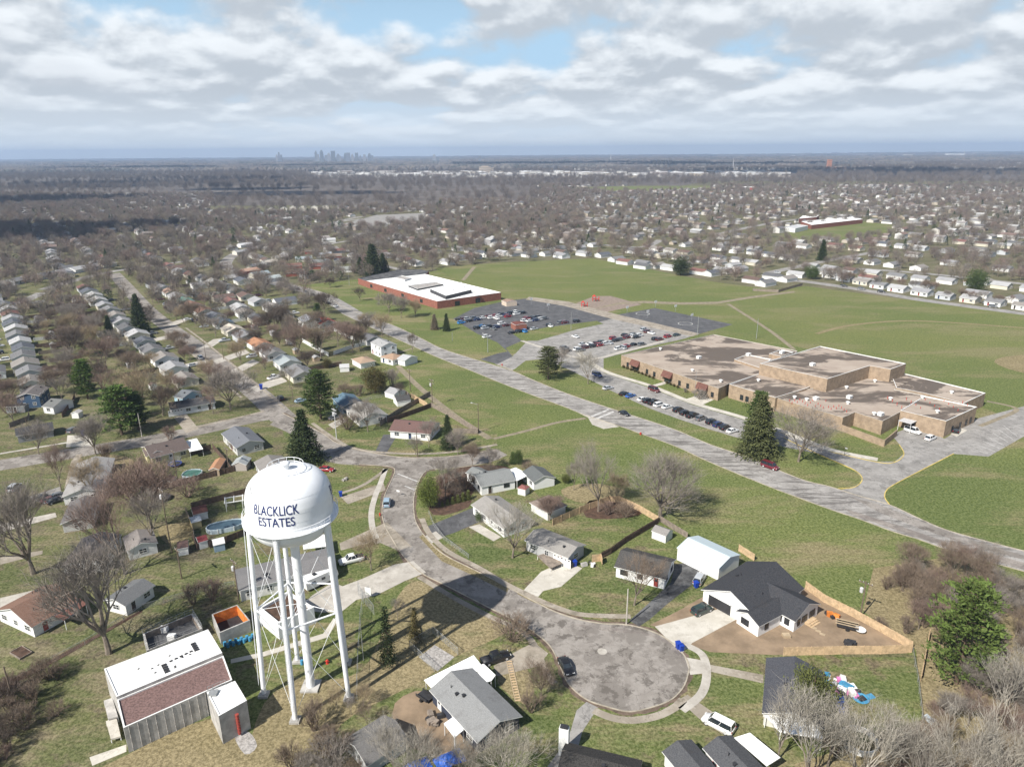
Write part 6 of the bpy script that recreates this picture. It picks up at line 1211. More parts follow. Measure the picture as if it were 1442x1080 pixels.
# ================================================================== TREES
def bare_proto(seed, h=10.0, spread=1.0, twigs=2600, trunk_frac=.22, tw=.02, lean=0.0, upright=.5, r0=.2, limbs=5, shrub=False, ks=(3, 3, 4)):
    """bare deciduous tree about h tall: (trunk with limbs, crown of fine branches)"""
    q = random.Random(seed); T_, C_ = MB(), MB(); ends = []
    def grow(p, d, L, r, lvl):
        n = 3 if lvl < 3 else 2; pts = [p]; dd = d.copy()
        for i in range(n):
            dd = (dd + Vector((q.uniform(-1, 1), q.uniform(-1, 1), q.uniform(-.3, .6))) * (.10 + .05 * lvl)).normalized(); pts.append(pts[-1] + dd * L / n)
        mb = T_ if lvl <= 1 else C_
        for i in range(n): mb.tube(pts[i], pts[i + 1], r * (1 - .45 * i / n), r * (1 - .45 * (i + 1) / n), 7 if lvl == 0 else (5 if lvl == 1 else 3), caps=False)
        if lvl >= 4 or L < h * .045:
            ends.append((pts[-1], dd, L)); ends.append((pts[1], dd, L)); return
        k = limbs if lvl == 0 else q.choice(ks) if lvl < 3 else min(3, ks[-1])
        for j in range(k):
            a = 2 * math.pi * (j + q.uniform(-.25, .25)) / k; o = dd.orthogonal().normalized(); o2 = dd.cross(o); side = o * math.cos(a) + o2 * math.sin(a)
            tilt = (q.uniform(.38, .85) if lvl == 0 else q.uniform(.4, .95)) * spread
            nd = (dd * math.cos(tilt) + side * math.sin(tilt) + Vector((0, 0, .22 * upright))).normalized()
            st = pts[-1] if (j < 2 or lvl == 0) else pts[-1].lerp(pts[1], q.random() * .9)
            grow(st, nd, L * (q.uniform(1.05, 1.5) if lvl == 0 else q.uniform(.62, .86)), r * (.58 if lvl == 0 else .52), lvl + 1)
        if lvl > 0: grow(pts[-1], (dd + Vector((0, 0, .12))).normalized(), L * .8, r * .6, lvl + 1)
    if shrub:
        for j in range(limbs):
            a = 2 * math.pi * j / limbs; grow(Vector((.2 * math.cos(a), .2 * math.sin(a), 0)), Vector((math.cos(a) * .55 * spread, math.sin(a) * .55 * spread, 1)).normalized(), h * .35, r0 * .4, 2)
    else: grow(Vector((0, 0, -.15)), Vector((lean, 0, 1)).normalized(), h * trunk_frac, r0, 0)
    zmax = max(e[0].z for e in ends); sc = (h * .93) / zmax
    per = max(1, twigs // len(ends))
    for p, d, L in ends:
        for _ in range(per + (q.random() < (twigs / len(ends)) % 1)):
            nd = (d + Vector((q.uniform(-1, 1), q.uniform(-1, 1), q.uniform(-.55, .95))) * .95).normalized(); ln = q.uniform(.5, 1.5) * h / 11; s = nd.orthogonal().normalized(); s = (s * q.uniform(-1, 1) + nd.cross(s) * q.uniform(-1, 1)).normalized() * tw * q.uniform(.5, 1)
            a = p + Vector((q.uniform(-.5, .5), q.uniform(-.5, .5), q.uniform(-.5, .5))) * h / 16; b = a + nd * ln * .55; c = b + (nd + Vector((q.uniform(-.5, .5), q.uniform(-.5, .5), q.uniform(-.3, .6)))).normalized() * ln * .5
            k = len(C_.v); C_.v += [tuple(a - s), tuple(a + s), tuple(b + s * .6), tuple(b - s * .6), tuple(c)]; C_.f += [(k, k + 1, k + 2, k + 3), (k + 3, k + 2, k + 4)]; C_.m += [0, 0]
    for mb in (T_, C_): mb.v = [(x * sc, y * sc, z * sc) for x, y, z in mb.v]
    out = []
    for nm, mb, mt in (('trunk', T_, 'bark'), ('crown', C_, 'twig')):
        me = bpy.data.meshes.new(nm); me.from_pydata(mb.v, [], mb.f); me.materials.append(M(mt)); out.append(me)
    return out, h
def ever_proto(seed, h=10.0, r=3.0, kind='spruce', n=5200, leafs=.30):
    q = random.Random(seed); T_, C_ = MB(), MB(); T_.tube((0, 0, -.1), (0, 0, h * .9), .22, .05, 7)
    cl = []
    if kind in ('spruce', 'column'):
        z = h * (.07 if kind == 'spruce' else .02)
        while z < h * .99:
            f = 1 - z / h; R = r * (f ** (.85 if kind == 'spruce' else .5)) * q.uniform(.82, 1.1) * (1 if kind == 'spruce' else min(1, 1.4 * (f + .1))); m_ = max(4, int(9 * f + 4))
            for j in range(m_):
                a = 2 * math.pi * (j + q.random()) / m_; rr_ = R * q.uniform(.78, 1.12)
                for t_ in (.35, .6, .82, 1.0): cl.append((Vector((rr_ * t_ * math.cos(a), rr_ * t_ * math.sin(a), z - rr_ * .28 * t_)), Vector((math.cos(a), math.sin(a), -.35)), .22 + .28 * f * (h / 12), .5))
            z += h * .032 * q.uniform(.8, 1.2)
    elif kind == 'pine':
        z = h * .16
        while z < h:
            f = (h - z) / h; R = r * min(1.0, .28 + 1.15 * f) * q.uniform(.65, 1.1) * (1 if z > h * .3 else .75); m_ = q.choice((4, 5, 6))
            for j in range(m_):
                a = 2 * math.pi * (j + q.random() * .6) / m_ + z; rr_ = R * q.uniform(.6, 1.2); tip = Vector((rr_ * math.cos(a), rr_ * math.sin(a), z + rr_ * .16)); T_.tube((0, 0, z), tip * .92 + Vector((0, 0, z * .08)), .07, .03, 4, caps=False)
                for t_ in (.45, .7, .9, 1.0):
                    for _ in range(3): cl.append((Vector((0, 0, z)).lerp(tip, t_) + Vector((q.gauss(0, .28), q.gauss(0, .28), q.gauss(.03, .07))) * h / 10, Vector((math.cos(a), math.sin(a), .5)), .30 * h / 10, .22))
            z += h * .068
    else:                                  # round broadleaf or juniper
        for _ in range(170):
            v = Vector((q.gauss(0, 1), q.gauss(0, 1), q.gauss(0, 1))).normalized() * (q.random() ** .3)
            lob = 1 + .22 * math.sin(3 * math.atan2(v.y, v.x) + seed) ; cl.append((Vector((v.x * r * lob, v.y * r * lob, h * .53 + v.z * h * .46)), v + Vector((0, 0, .3)), .5 * r / 3 + .15, .6))
    per = max(3, n // len(cl))
    for p, d, s, fl in cl:
        for _ in range(per):
            c = p + Vector((q.gauss(0, 1), q.gauss(0, 1), q.gauss(0, fl))) * s; nd = (d.normalized() + Vector((q.uniform(-1, 1), q.uniform(-1, 1), q.uniform(-.6, 1.0))) * .9).normalized(); o = nd.orthogonal().normalized(); o = (o * q.uniform(-1, 1) + nd.cross(o) * q.uniform(-1, 1)).normalized(); z_ = leafs * q.uniform(.5, 1.2)
            k = len(C_.v); C_.v += [tuple(c - o * z_ * .35), tuple(c + nd * z_), tuple(c + o * z_ * .35), tuple(c - nd * z_ * .5)]; C_.f.append((k, k + 2, k + 1, k + 3) if 0 else (k, k + 3, k + 2, k + 1)); C_.m.append(0)
    out = []
    for nm, mb, mt in (('trunk', T_, 'evergreen_trunk'), ('crown', C_, 'leaf')):
        me = bpy.data.meshes.new(nm); me.from_pydata(mb.v, [], mb.f); me.materials.append(M(mt)); out.append(me)
    return out, h
BP = [bare_proto(11, limbs=5, twigs=3600, spread=.85), bare_proto(12, spread=.66, limbs=4, twigs=3600, trunk_frac=.26), bare_proto(13, spread=.9, limbs=6, twigs=4400, trunk_frac=.16), bare_proto(14, spread=.55, limbs=4, twigs=3400, trunk_frac=.3), bare_proto(15, spread=.85, limbs=5, twigs=5200), bare_proto(16, spread=.75, limbs=7, twigs=4800, trunk_frac=.18)]
BIG = bare_proto(51, limbs=7, twigs=4200, tw=.009, r0=.21, spread=.85, trunk_frac=.13, ks=(2, 3), upright=.8); BIG2 = bare_proto(52, limbs=5, twigs=4000, tw=.009, r0=.19, spread=.75, trunk_frac=.2, ks=(2, 3), upright=.8)
PALE = bare_proto(21, spread=.5, limbs=4, twigs=1100, tw=.014, upright=1.3, trunk_frac=.2, r0=.15)
SHB = [bare_proto(31, h=4, limbs=11, twigs=3400, shrub=True, tw=.014, spread=1.2), bare_proto(32, h=4, limbs=8, twigs=2600, shrub=True, tw=.014, spread=.8)]
SPR, SPR2, PIN, PIN2, RND, COL = ever_proto(41, 10, 2.7, n=8000, leafs=.30), ever_proto(44, 10, 3.6, n=9000, leafs=.30), ever_proto(42, 10, 3.3, 'pine', 9000, .26), ever_proto(45, 10, 3.6, 'pine', 8000, .26), ever_proto(43, 6, 2.8, 'round', 8000, .22), ever_proto(46, 4, .8, 'column', 2600, .18)
RND2 = ever_proto(49, 9, 3.0, 'round', 12000, .24)
SPR3 = ever_proto(50, 9, 3.1, 'column', 11000, .27)
SPARSE = ever_proto(47, 10, 1.9, n=2300, leafs=.26)
BARKC = (.22, .19, .155); TW = {'grey': (.26, .23, .20), 'red': (.235, .17, .14), 'brown': (.22, .17, .13), 'tan': (.33, .26, .17), 'pale': (.36, .33, .28), 'dark': (.13, .105, .085), 'green': (.06, .10, .028), 'darkgreen': (.026, .045, .020), 'olive': (.115, .13, .04), 'yellowgreen': (.15, .19, .042), 'oliveb': (.085, .095, .04), 'midgreen': (.10, .15, .035), 'rust': (.10, .075, .03), 'bright': (.095, .165, .035)}
TM = {'bare_tree': 'tree', 'spruce_tree': 'tree', 'pine_tree': 'tree', 'evergreen_tree': 'tree', 'shrub': 'shrub', 'arborvitae': 'shrub'}
trs = random.Random(5)
def tree(proto, p, h, col, label, name='bare_tree', group=None, wide=1.0, occ=True):
    (tm, cm), h0 = proto; T = thing(name, label, TM.get(name, 'tree'), p, trs.uniform(0, 6.28), group); s = h / h0; T.scale = (s * wide, s * wide, s)
    o = put('trunk', tm, T); o = put('crown', cm, T, TW[col])
    if occ: OCC.append((p[0], p[1], 2.2))
    return T
def tpx(proto, x, y, yt, col, label, name='bare_tree', wide=1.0, group=None):
    g = G(x, y); return tree(proto, g, height_at(g, yt), col, label, name, group, wide)
tpx(BIG, 153, 920, 752, 'grey', 'large bare tree with a stout trunk beside the pump station', wide=.9)
tpx(BIG2, 177, 808, 672, 'red', 'tall bare tree with reddish buds and forked pale trunk by the small square house', wide=.9)
tpx(BIG, 47, 808, 672, 'grey', 'tall bare tree with whitish trunk at the west edge walk', wide=.9)
tpx(BIG2, 722, 785, 698, 'pale', 'pale-barked bare maple on the front lawn between two ranches', wide=1.1)
tpx(BIG2, 843, 720, 622, 'grey', 'tall thin bare tree at the cedar fence by the big lawn', wide=.95)
tpx(BIG, 930, 728, 636, 'grey', 'wide bare tree spreading over the corner of the cedar fence', wide=1.3)
tpx(BIG2, 893, 852, 772, 'brown', 'bare tree in front of the white bungalow with black roof', wide=1.0)
tpx(BP[1], 627, 702, 640, 'grey', 'bare tree in the planting bed at the street corner', wide=1.0)
tpx(BP[0], 523, 803, 748, 'tan', 'small bare tree on the verge beside the white pickup', wide=1.0)
tpx(BP[5], 774, 733, 694, 'red', 'reddish bare tree spreading over the hip-roofed garage', wide=1.2)
tpx(BP[4], 1124, 650, 570, 'grey', 'broad bare tree beside the big conifer on the school verge', wide=1.35)
tpx(SPR3, 1066, 641, 556, 'oliveb', 'huge bushy conifer on the verge before the tan school', 'spruce_tree', 1.0)
tpx(PIN, 1064, 630, 553, 'green', 'greener conifer top behind the huge bushy one on the verge', 'pine_tree', .85)
tpx(SPR3, 430, 650, 577, 'darkgreen', 'dense dark spruce at the street bend behind the water tank', 'spruce_tree', 1.05)
tpx(PIN2, 452, 590, 523, 'green', 'broad green pine beside the street junction', 'pine_tree', 1.15)
tpx(SPR, 198, 467, 413, 'darkgreen', 'tall dark spruce shading the street in the western rows', 'spruce_tree', .95)
tpx(PIN2, 172, 612, 545, 'bright', 'bright green pine at the cross street kerb', 'pine_tree', 1.3); tpx(PIN, 196, 606, 553, 'green', 'darker pine touching the bright green one at the kerb', 'pine_tree', 1.1)
tpx(PIN, 124, 562, 507, 'bright', 'green pine in the back gardens of the western rows', 'pine_tree', 1.0)
tpx(PIN2, 1346, 962, 823, 'midgreen', 'bright yellow-green pine towering at the fence end', 'pine_tree', .95)
tpx(SPARSE, 547, 935, 853, 'darkgreen', 'slim sparse dark conifer on the waterworks lawn', 'spruce_tree', .75); tpx(SPARSE, 585, 902, 855, 'rust', 'second sparse conifer beside the tower shadow', 'spruce_tree', 1.0)
tpx(RND, 1140, 1010, 945, 'olive', 'olive evergreen behind the slate-roofed house under bare branches', 'evergreen_tree', .75)
tpx(PIN2, 772, 534, 489, 'oliveb', 'bushy half-bare evergreen at the school road junction', 'evergreen_tree', 1.25); tpx(BP[4], 790, 520, 487, 'grey', 'bare tree behind the bushy evergreen at the junction', wide=1.3)
tpx(BP[0], 828, 541, 490, 'pale', 'pale bare tree at the corner of the light car park', wide=.9)
tpx(RND, 529, 553, 517, 'rust', 'rust-brown round evergreen behind the shrubbery', 'evergreen_tree', .9); tpx(RND, 461, 518, 505, 'rust', 'small brown juniper in the back lawn', 'evergreen_tree', .9)
tpx(SPR, 629, 466, 441, 'darkgreen', 'dark spruce at the corner of the dark car park', 'spruce_tree', .9); tpx(SPR, 612, 464, 442, 'brown', 'brown-tinged conifer paired with the dark spruce', 'spruce_tree', 1.1)
tpx(SPR, 631, 632, 583, 'darkgreen', 'tall dark conifer beside the maroon-roofed house', 'spruce_tree', .8)
tpx(SPR, 526, 388, 343, 'darkgreen', 'tallest of the dark conifers behind the brick school', 'spruce_tree', 1.4); tpx(SPR2, 508, 385, 362, 'darkgreen', 'shorter broad conifer behind the brick school', 'spruce_tree', 1.1); tpx(SPR, 540, 384, 356, 'darkgreen', 'narrow conifer at the end of the group behind the brick school', 'spruce_tree', 1.1)
tpx(RND, 1373, 412, 380, 'green', 'large green evergreen in the row past the far field', 'evergreen_tree', .8); tpx(SPR, 1157, 367, 337, 'darkgreen', 'dark tall evergreen among the far bungalows', 'spruce_tree', 1.0); tpx(RND, 958, 388, 362, 'darkgreen', 'dark round evergreen at the far edge of the playing field', 'evergreen_tree', .9); tpx(RND, 1143, 393, 374, 'green', 'green evergreen at the end of the far field street', 'evergreen_tree', 1.0)
tpx(RND, 605, 715, 672, 'yellowgreen', 'bright yellow-green conical evergreen on the street corner', 'arborvitae', .6)
for k in range(6): tpx(COL, 623 + k * 7.3, 713 - k * 1.9, 706 - k * 3.2, 'olive', f'columnar evergreen, {ORD[k]} from the street in the hedge row', 'arborvitae', 1.2, 'columnar evergreens in the hedge row')
tpx(RND, 730, 654, 634, 'green', 'rounded evergreen shrub behind the white house', 'evergreen_tree', .55); tpx(COL, 722, 653, 636, 'green', 'narrow evergreen beside the rounded one behind the white house', 'arborvitae', 1.1)
tpx(RND, 797, 680, 668, 'olive', 'low yellowish evergreen by the bare straw patch', 'evergreen_tree', .9); tpx(RND, 674, 735, 721, 'green', 'clipped round shrub at the wall of the plain grey-roofed ranch', 'evergreen_tree', .55)
for k in range(13): tpx(RND, 878 + k * 5.2 + (14 if k > 8 else 0), 518 + k * 1.95 + (5 if k > 8 else 0), 514 + k * 1.95 + (5 if k > 8 else 0), 'rust', f'clipped brown bush, {ORD[k]} along the tan school wall', 'shrub', .9, 'clipped bushes along the tan school wall')
for x, y, yt, pi, c_, lb in ((395, 455, 430, 5, 'tan', 'tan bare tree behind the blue-roofed bungalow'), (420, 505, 452, 4, 'red', 'wide reddish tree above the vinyl fence'), (452, 505, 455, 4, 'brown', 'brown bare tree over the vinyl-fenced garden'), (497, 497, 452, 5, 'red', 'reddish tree at the two-storey house'), (457, 442, 410, 2, 'dark', 'dark bare tree at the school road kerb'), (325, 577, 517, 2, 'grey', 'grey bare tree standing alone at the junction corner'), (268, 510, 484, 4, 'red', 'small reddish tree by the white street car'), (260, 508, 488, 5, 'red', 'second small reddish tree by the white street car'), (518, 608, 556, 0, 'grey', 'bare tree before the worn pale-roofed house'), (581, 497, 466, 3, 'dark', 'ivy-dark bare tree at the school road edge'), (202, 594, 512, 1, 'tan', 'tall tan tree between the pines and the dark-roofed house'), (135, 640, 582, 5, 'grey', 'bare tree at the cross street verge'), (181, 590, 545, 5, 'red', 'reddish tree above the pine by the cross street'), (150, 520, 470, 4, 'red', 'reddish tree mid-way along the back gardens'), (100, 505, 462, 2, 'dark', 'dark-limbed bare tree in the western gardens'), (135, 480, 440, 1, 'grey', 'grey bare tree near the yellow playhouse'), (214, 745, 640, 5, 'red', 'reddish tree over the shed pole'), (215, 770, 690, 1, 'grey', 'grey tree leaning by the square house'), (130, 700, 640, 4, 'tan', 'tan bushy tree in front of the pale-roofed house'), (86, 690, 620, 3, 'red', 'reddish slim tree beside the crowded drive'), (55, 640, 590, 4, 'grey', 'grey bare tree at the west end verge'), (645, 640, 604, 5, 'grey', 'grey bare tree at the stub street end'), (690, 660, 628, 4, 'grey', 'dark grey bare tree behind the white house'), (665, 655, 622, 5, 'brown', 'brown bare tree in the corner bed'), (604, 630, 590, 1, 'grey', 'bare tree by the maroon-roofed house drive'), (563, 565, 535, 3, 'dark', 'dark little tree between the garden sheds'), (585, 640, 612, 0, 'grey', 'young bare tree on the kerb lawn'), (565, 448, 414, 4, 'grey', 'grey tree before the red brick school'), (548, 440, 412, 2, 'grey', 'low wide tree before the red brick school'), (585, 446, 420, 5, 'tan', 'tan tree at the brick school corner'), (507, 424, 402, 0, 'dark', 'dark small tree at the brick school lawn'), (465, 405, 390, 2, 'dark', 'small dark tree on the grass by the school road'), (683, 423, 412, 0, 'grey', 'small tree at the brick school end wall'), (868, 705, 664, 4, 'tan', 'bushy tan growth at the cedar fence'), (808, 690, 645, 3, 'grey', 'slim bare tree by the straw patch'), (560, 872, 840, 3, 'grey', 'small young tree on the waterworks lawn') , (762, 980, 930, 5, 'brown', 'small bushy bare tree on the lawn by the turning circle'), (775, 906, 882, 4, 'brown', 'x'), (1290, 900, 838, 5, 'red', 'x')):
    if lb != 'x': tpx(BP[pi], x, y, yt, c_, lb)
SHR = [(722, 902, 868, 'brown', 'twiggy brown shrub by the walk near the black pickup'), (806, 900, 870, 0, 0), (300, 845, 815, 'red', 'tangled reddish shrub at the chain link corner'), (272, 850, 822, 'brown', 'tangled brown shrub on the boundary'), (590, 845, 830, 0, 0), (748, 1002, 975, 'brown', 'low brown shrub beside the navy bungalow'), (640, 700, 680, 'dark', 'dark shrub in the corner planting bed'), (655, 690, 668, 'dark', 'second dark shrub behind the columnar hedge'), (622, 688, 668, 'red', 'reddish shrub at the corner bed edge'), (690, 672, 655, 'dark', 'shrub behind the white house wall'), (487, 556, 540, 'brown', 'brown shrubbery behind the pine'), (505, 558, 541, 'brown', 'shrubbery clump nearer the round evergreen'), (553, 545, 520, 'grey', 'grey thicket shrub at the field fence'), (490, 605, 583, 'brown', 'brown shrub at the worn pale-roofed house'), (855, 725, 706, 'red', 'low reddish brush inside the cedar fence'), (880, 728, 708, 'brown', 'brown brush inside the cedar fence'), (150, 650, 625, 'brown', 'olive-brown shrub by the cross street'), (185, 700, 660, 'tan', 'tan shrub beside the open trampoline'), (205, 690, 650, 'red', 'reddish shrub at the long board fence'), (265, 700, 672, 'red', 'reddish shrub below the round pool'), (700, 1000, 960, 0, 0), (775, 545, 530, 0, 0), (745, 665, 650, 'brown', 'brown brush at the field edge garage'), (965, 553, 546, 'grey', 'small grey shrub at the school entrance walk'), (985, 562, 548, 'grey', 'rounded grey shrub by the school flagpole'), (240, 620, 600, 'red', 'small reddish shrub before the yellow bungalow'), (330, 985 - 350, 622, 'brown', 'brown brush behind the blue-grey roofed house')]
for x, y, yt, c_, lb in SHR:
    if lb: tpx(SHB[trs.randrange(2)], x, y, yt, c_, lb, 'shrub', 1.1)
# thickets on both lower corners: separate trees and shrubs
def scatter_px(poly, n, mind, seed, y0=None):
    q = random.Random(seed); P_ = [tuple(G(x, y)[:2]) for x, y in poly]; xs = [p[0] for p in P_]; ys = [p[1] for p in P_]; out = []; tries = 0
    while len(out) < n and tries < n * 200:
        tries += 1; x, y = q.uniform(min(xs), max(xs)), q.uniform(min(ys), max(ys))
        if in_poly(x, y, P_) and all((x - a) ** 2 + (y - b) ** 2 > mind ** 2 for a, b in out): out.append((x, y))
    return out
for k, (x, y) in enumerate(scatter_px([(1235, 880), (1240, 810), (1330, 800), (1420, 815), (1480, 860), (1480, 960), (1400, 900), (1380, 905), (1330, 890), (1300, 905)], 30, 2.4, 3)):
    c_ = ['brown', 'brown', 'grey', 'red', 'grey'][k % 5]; h = trs.uniform(5.5, 9.5)
    tree(BP[(k * 5) % 6], (x, y, 0), h, c_, 'bare tree in the thicket between the school road and the yellow-green pine', group='thicket trees behind the yellow-green pine')
for k, (x, y) in enumerate(scatter_px([(1335, 1010), (1400, 960), (1460, 930), (1520, 1000), (1500, 1180), (1150, 1180), (1180, 1090), (1310, 1040)], 30, 2.4, 5)):
    c_ = ['brown', 'grey', 'grey', 'red', 'tan'][k % 5]; tree(BP[(k * 5 + 1) % 6], (x, y, 0), trs.uniform(4.5, 9.0), c_, 'bare tree in the dense thicket below the yellow-green pine', group='thicket trees below the yellow-green pine')
for k, (x, y) in enumerate(scatter_px([(1235, 890), (1245, 815), (1420, 820), (1500, 900), (1550, 1180), (1180, 1180), (1170, 1060), (1300, 1040), (1320, 1000), (1400, 960), (1310, 915)], 60, 2.0, 8)):
    tree(SHB[k % 2], (x, y, 0), trs.uniform(2.2, 4.2), ['red', 'brown', 'grey', 'tan'][k % 4], 'low twiggy undergrowth shrub in the eastern thicket', 'shrub', 'undergrowth shrubs of the eastern thicket')
for k, (x, y, yt) in enumerate(((1095, 1070, 965), (1135, 1110, 965), (1165, 1080, 975), (1205, 1130, 985), (1245, 1110, 990), (1290, 1130, 1010), (1340, 1150, 1005), (1395, 1140, 990))):
    tpx(PALE, x, y, yt, 'pale', f'whitish upright bare tree, {ORD[k]} of those rising over the slate-roofed house\'s yard', wide=1.1, group='whitish bare trees by the slate-roofed house')
tpx(PALE, 1400, 1020, 900, 'pale', 'pale crooked bare tree leaning in the eastern thicket', wide=1.1)
for k, (x, y) in enumerate(scatter_px([(-60, 1000), (30, 955), (90, 950), (100, 985), (40, 1060), (-40, 1120)], 24, 1.5, 9)):
    tree(SHB[k % 2], (x, y, 0), trs.uniform(2.5, 4.5), ['red', 'brown', 'dark'][k % 3], 'twiggy brush in the hedge bank at the west edge', 'shrub', 'brush of the western hedge bank')
for k, (x, y) in enumerate(scatter_px([(395, 1085), (420, 1030), (460, 990), (540, 990), (530, 1010), (470, 1080), (600, 1130), (520, 1180), (400, 1150)], 20, 1.9, 10)):
    tree((SHB + BP[:2])[k % 4], (x, y, 0), trs.uniform(3, 5.5), ['tan', 'grey', 'brown'][k % 3], 'thin bare sapling between the tower and the weathered garage', 'bare_tree', 'saplings by the weathered garage')
for k, (x, y, yt) in enumerate(((712, 1120, 1020), (660, 1100, 1035), (590, 1120, 1020), (555, 1090, 1015))): tpx(BP[0], x, y, yt, 'pale', ['pale bare tree at the corner of the navy bungalow', 'pale bare tree over the blue tarpaulins', 'bare tree rising before the blue tarpaulins', 'bare tree in front of the weathered garage'][k], wide=.8)
for k in range(16):
    g = G(1165 + k * 17 + trs.uniform(-4, 4), 394 + k * 2.7 + trs.uniform(-4, 1)); tree(BP[k % 6], g, trs.uniform(6, 10), ['red', 'grey', 'brown'][k % 3], f'{["reddish", "grey", "brown"][k % 3]} bare tree, {ORD[k]} standing before the bungalows past the far field', group='street trees past the far field')
# brush line along gardens
for k, (x, y) in enumerate(scatter_px([(60, 545), (120, 540), (190, 480), (170, 450), (100, 430), (50, 440), (70, 500)], 34, 6, 20)):
    if free(x, y, 1.5): tree(BP[k % 6], (x, y, 0), trs.uniform(5, 10), ['red', 'grey', 'brown', 'red', 'tan'][k % 5], 'bare tree in the back gardens between the two western rows', group='garden trees between the western rows')

# ================================================================== THE TOWN BEYOND: scattered bungalows and trees, nearest as individuals
def visible(x, y, m=20): px, py = PX(x, y, 0); return -m < px < 1442 + m and py < 1100
def blocked(x, y, m=0): return any(in_poly(x, y, P_) for P_ in KEEP) or near_line(x, y, m)
def wooded(x, y):
    """far-off belts of woodland"""
    px, py = PX(x, y, 0)
    if py < 252 : return True
    if 300 < px < 760 and 252 < py < 292 + (8 if px < 480 else 0) and not (px > 620 and py > 284): return True
    if px < 330 and 250 < py < 275: return True
    if 700 < px < 1110 and 240 < py < 262: return True
    if px > 1060 and 246 < py < 262: return True
    return False
dirs = Vector((math.cos(S), math.sin(S))); dirn = Vector((-dirs.y, dirs.x)); hr = random.Random(99); HS = []
for i in range(-75, 95):
    off = i * 36.0 + (5 if i % 2 else -5)
    for j in range(-20, 190):
        if hr.random() < .28: continue
        c = Vector((0, 300)) + dirn * off + dirs * (j * 18.5 + hr.uniform(-2.5, 2.5)) + dirn * hr.uniform(-2.5, 2.5)
        if j % 14 == 0 or c.y < 250 or c.y > 2300 or not visible(c.x, c.y): continue
        px, py = PX(c.x, c.y)
        if py > 545 or (px > 470 and py > 400 and px < 1100) or blocked(c.x, c.y, 7) or wooded(c.x, c.y): continue
        if px > 540 and py > 440: continue
        if not free(c.x, c.y, 6.5): continue
        HS.append((c.x, c.y, S + (0 if hr.random() < .75 else math.pi / 2)))
HS.sort(key=lambda q: q[1]); n_made = sum(1 for o in SC.objects if o.get('category') == 'house'); n_ind = max(0, 292 - n_made)
HSI = HS[:n_ind]; HSF = HS[n_ind:]
print('houses made', n_made, 'individual far', len(HSI), 'rest', len(HSF))
for k, (x, y, a) in enumerate(HSI):
    rn, rc = GA[(k * 7 + 3) % 10]; wn, wc = [('white', WHITE), ('cream', (.6, .56, .46)), ('white', (.8, .8, .79)), ('pale grey', (.5, .52, .54))][k % 4]; px = PX(x, y)[0]; zn = 'west' if px < 430 else ('far' if px < 1000 else 'east')
    house(f'{rn}-roofed bungalow with {wn} walls scattered among the trees of the {zn} quarter', None, None, None, 2.7, .36, wc, rc, .35, wins='lf' if y < 330 else '', vents=0, door='f', group=f'bungalows of the {zn} quarter', rect=(x, y, a, hr.uniform(11, 14), hr.uniform(8.5, 10)))
for x, y, a in HSF: OCC.append((x, y, 6))
# grid for quick distance tests
CELL = 25.0; GRID = {}
for a, b, c in OCC: GRID.setdefault((int(a // CELL), int(b // CELL)), []).append((a, b, c))
def free2(x, y, r):
    i, j = int(x // CELL), int(y // CELL)
    for u in (-1, 0, 1):
        for v in (-1, 0, 1):
            for a, b, c in GRID.get((i + u, j + v), ()):
                if (x - a) ** 2 + (y - b) ** 2 < (r + c) ** 2: return False
    return True
TI, TF = [], []; tr2 = random.Random(77); n_tree = sum(1 for o in SC.objects if o.get('category') == 'tree')
for _ in range(1400):
    y = 190 + 420 * tr2.random() ** .9; x = tr2.uniform(-.78, .78) * y
    px, py = PX(x, y)
    if not visible(x, y) or py > 600 or (px > 420 and py > 395 and px < 1442 and not (px < 560 and py < 520)) or blocked(x, y, .5) or not free2(x, y, 2.4): continue
    GRID.setdefault((int(x // CELL), int(y // CELL)), []).append((x, y, 2.0)); TI.append((x, y))
TI.sort(key=lambda p: p[1]); lim = max(0, 296 - n_tree); rest = TI[lim:]; TI = TI[:lim]
for k, (x, y) in enumerate(TI):
    e = tr2.random(); px = PX(x, y)[0]; zn = 'west' if px < 430 else ('far' if px < 1000 else 'east')
    if e < .05: tree([SPR, PIN][k % 2], (x, y, 0), tr2.uniform(8, 13), ['darkgreen', 'green'][k % 2], f'dark evergreen among the bungalows of the {zn} quarter', 'spruce_tree', f'evergreens of the {zn} quarter', occ=False)
    else: cn, c_ = [('reddish', 'red'), ('grey', 'grey'), ('brown', 'brown'), ('reddish', 'red'), ('tan', 'tan'), ('dark', 'dark')][k % 6]; tree(BP[k % 6], (x, y, 0), tr2.uniform(7, 13.5), c_, f'{cn} bare tree among the bungalows of the {zn} quarter', 'bare_tree', f'bare trees of the {zn} quarter', occ=False, wide=tr2.uniform(.9, 1.25))
print('trees made', n_tree, 'ind', len(TI))
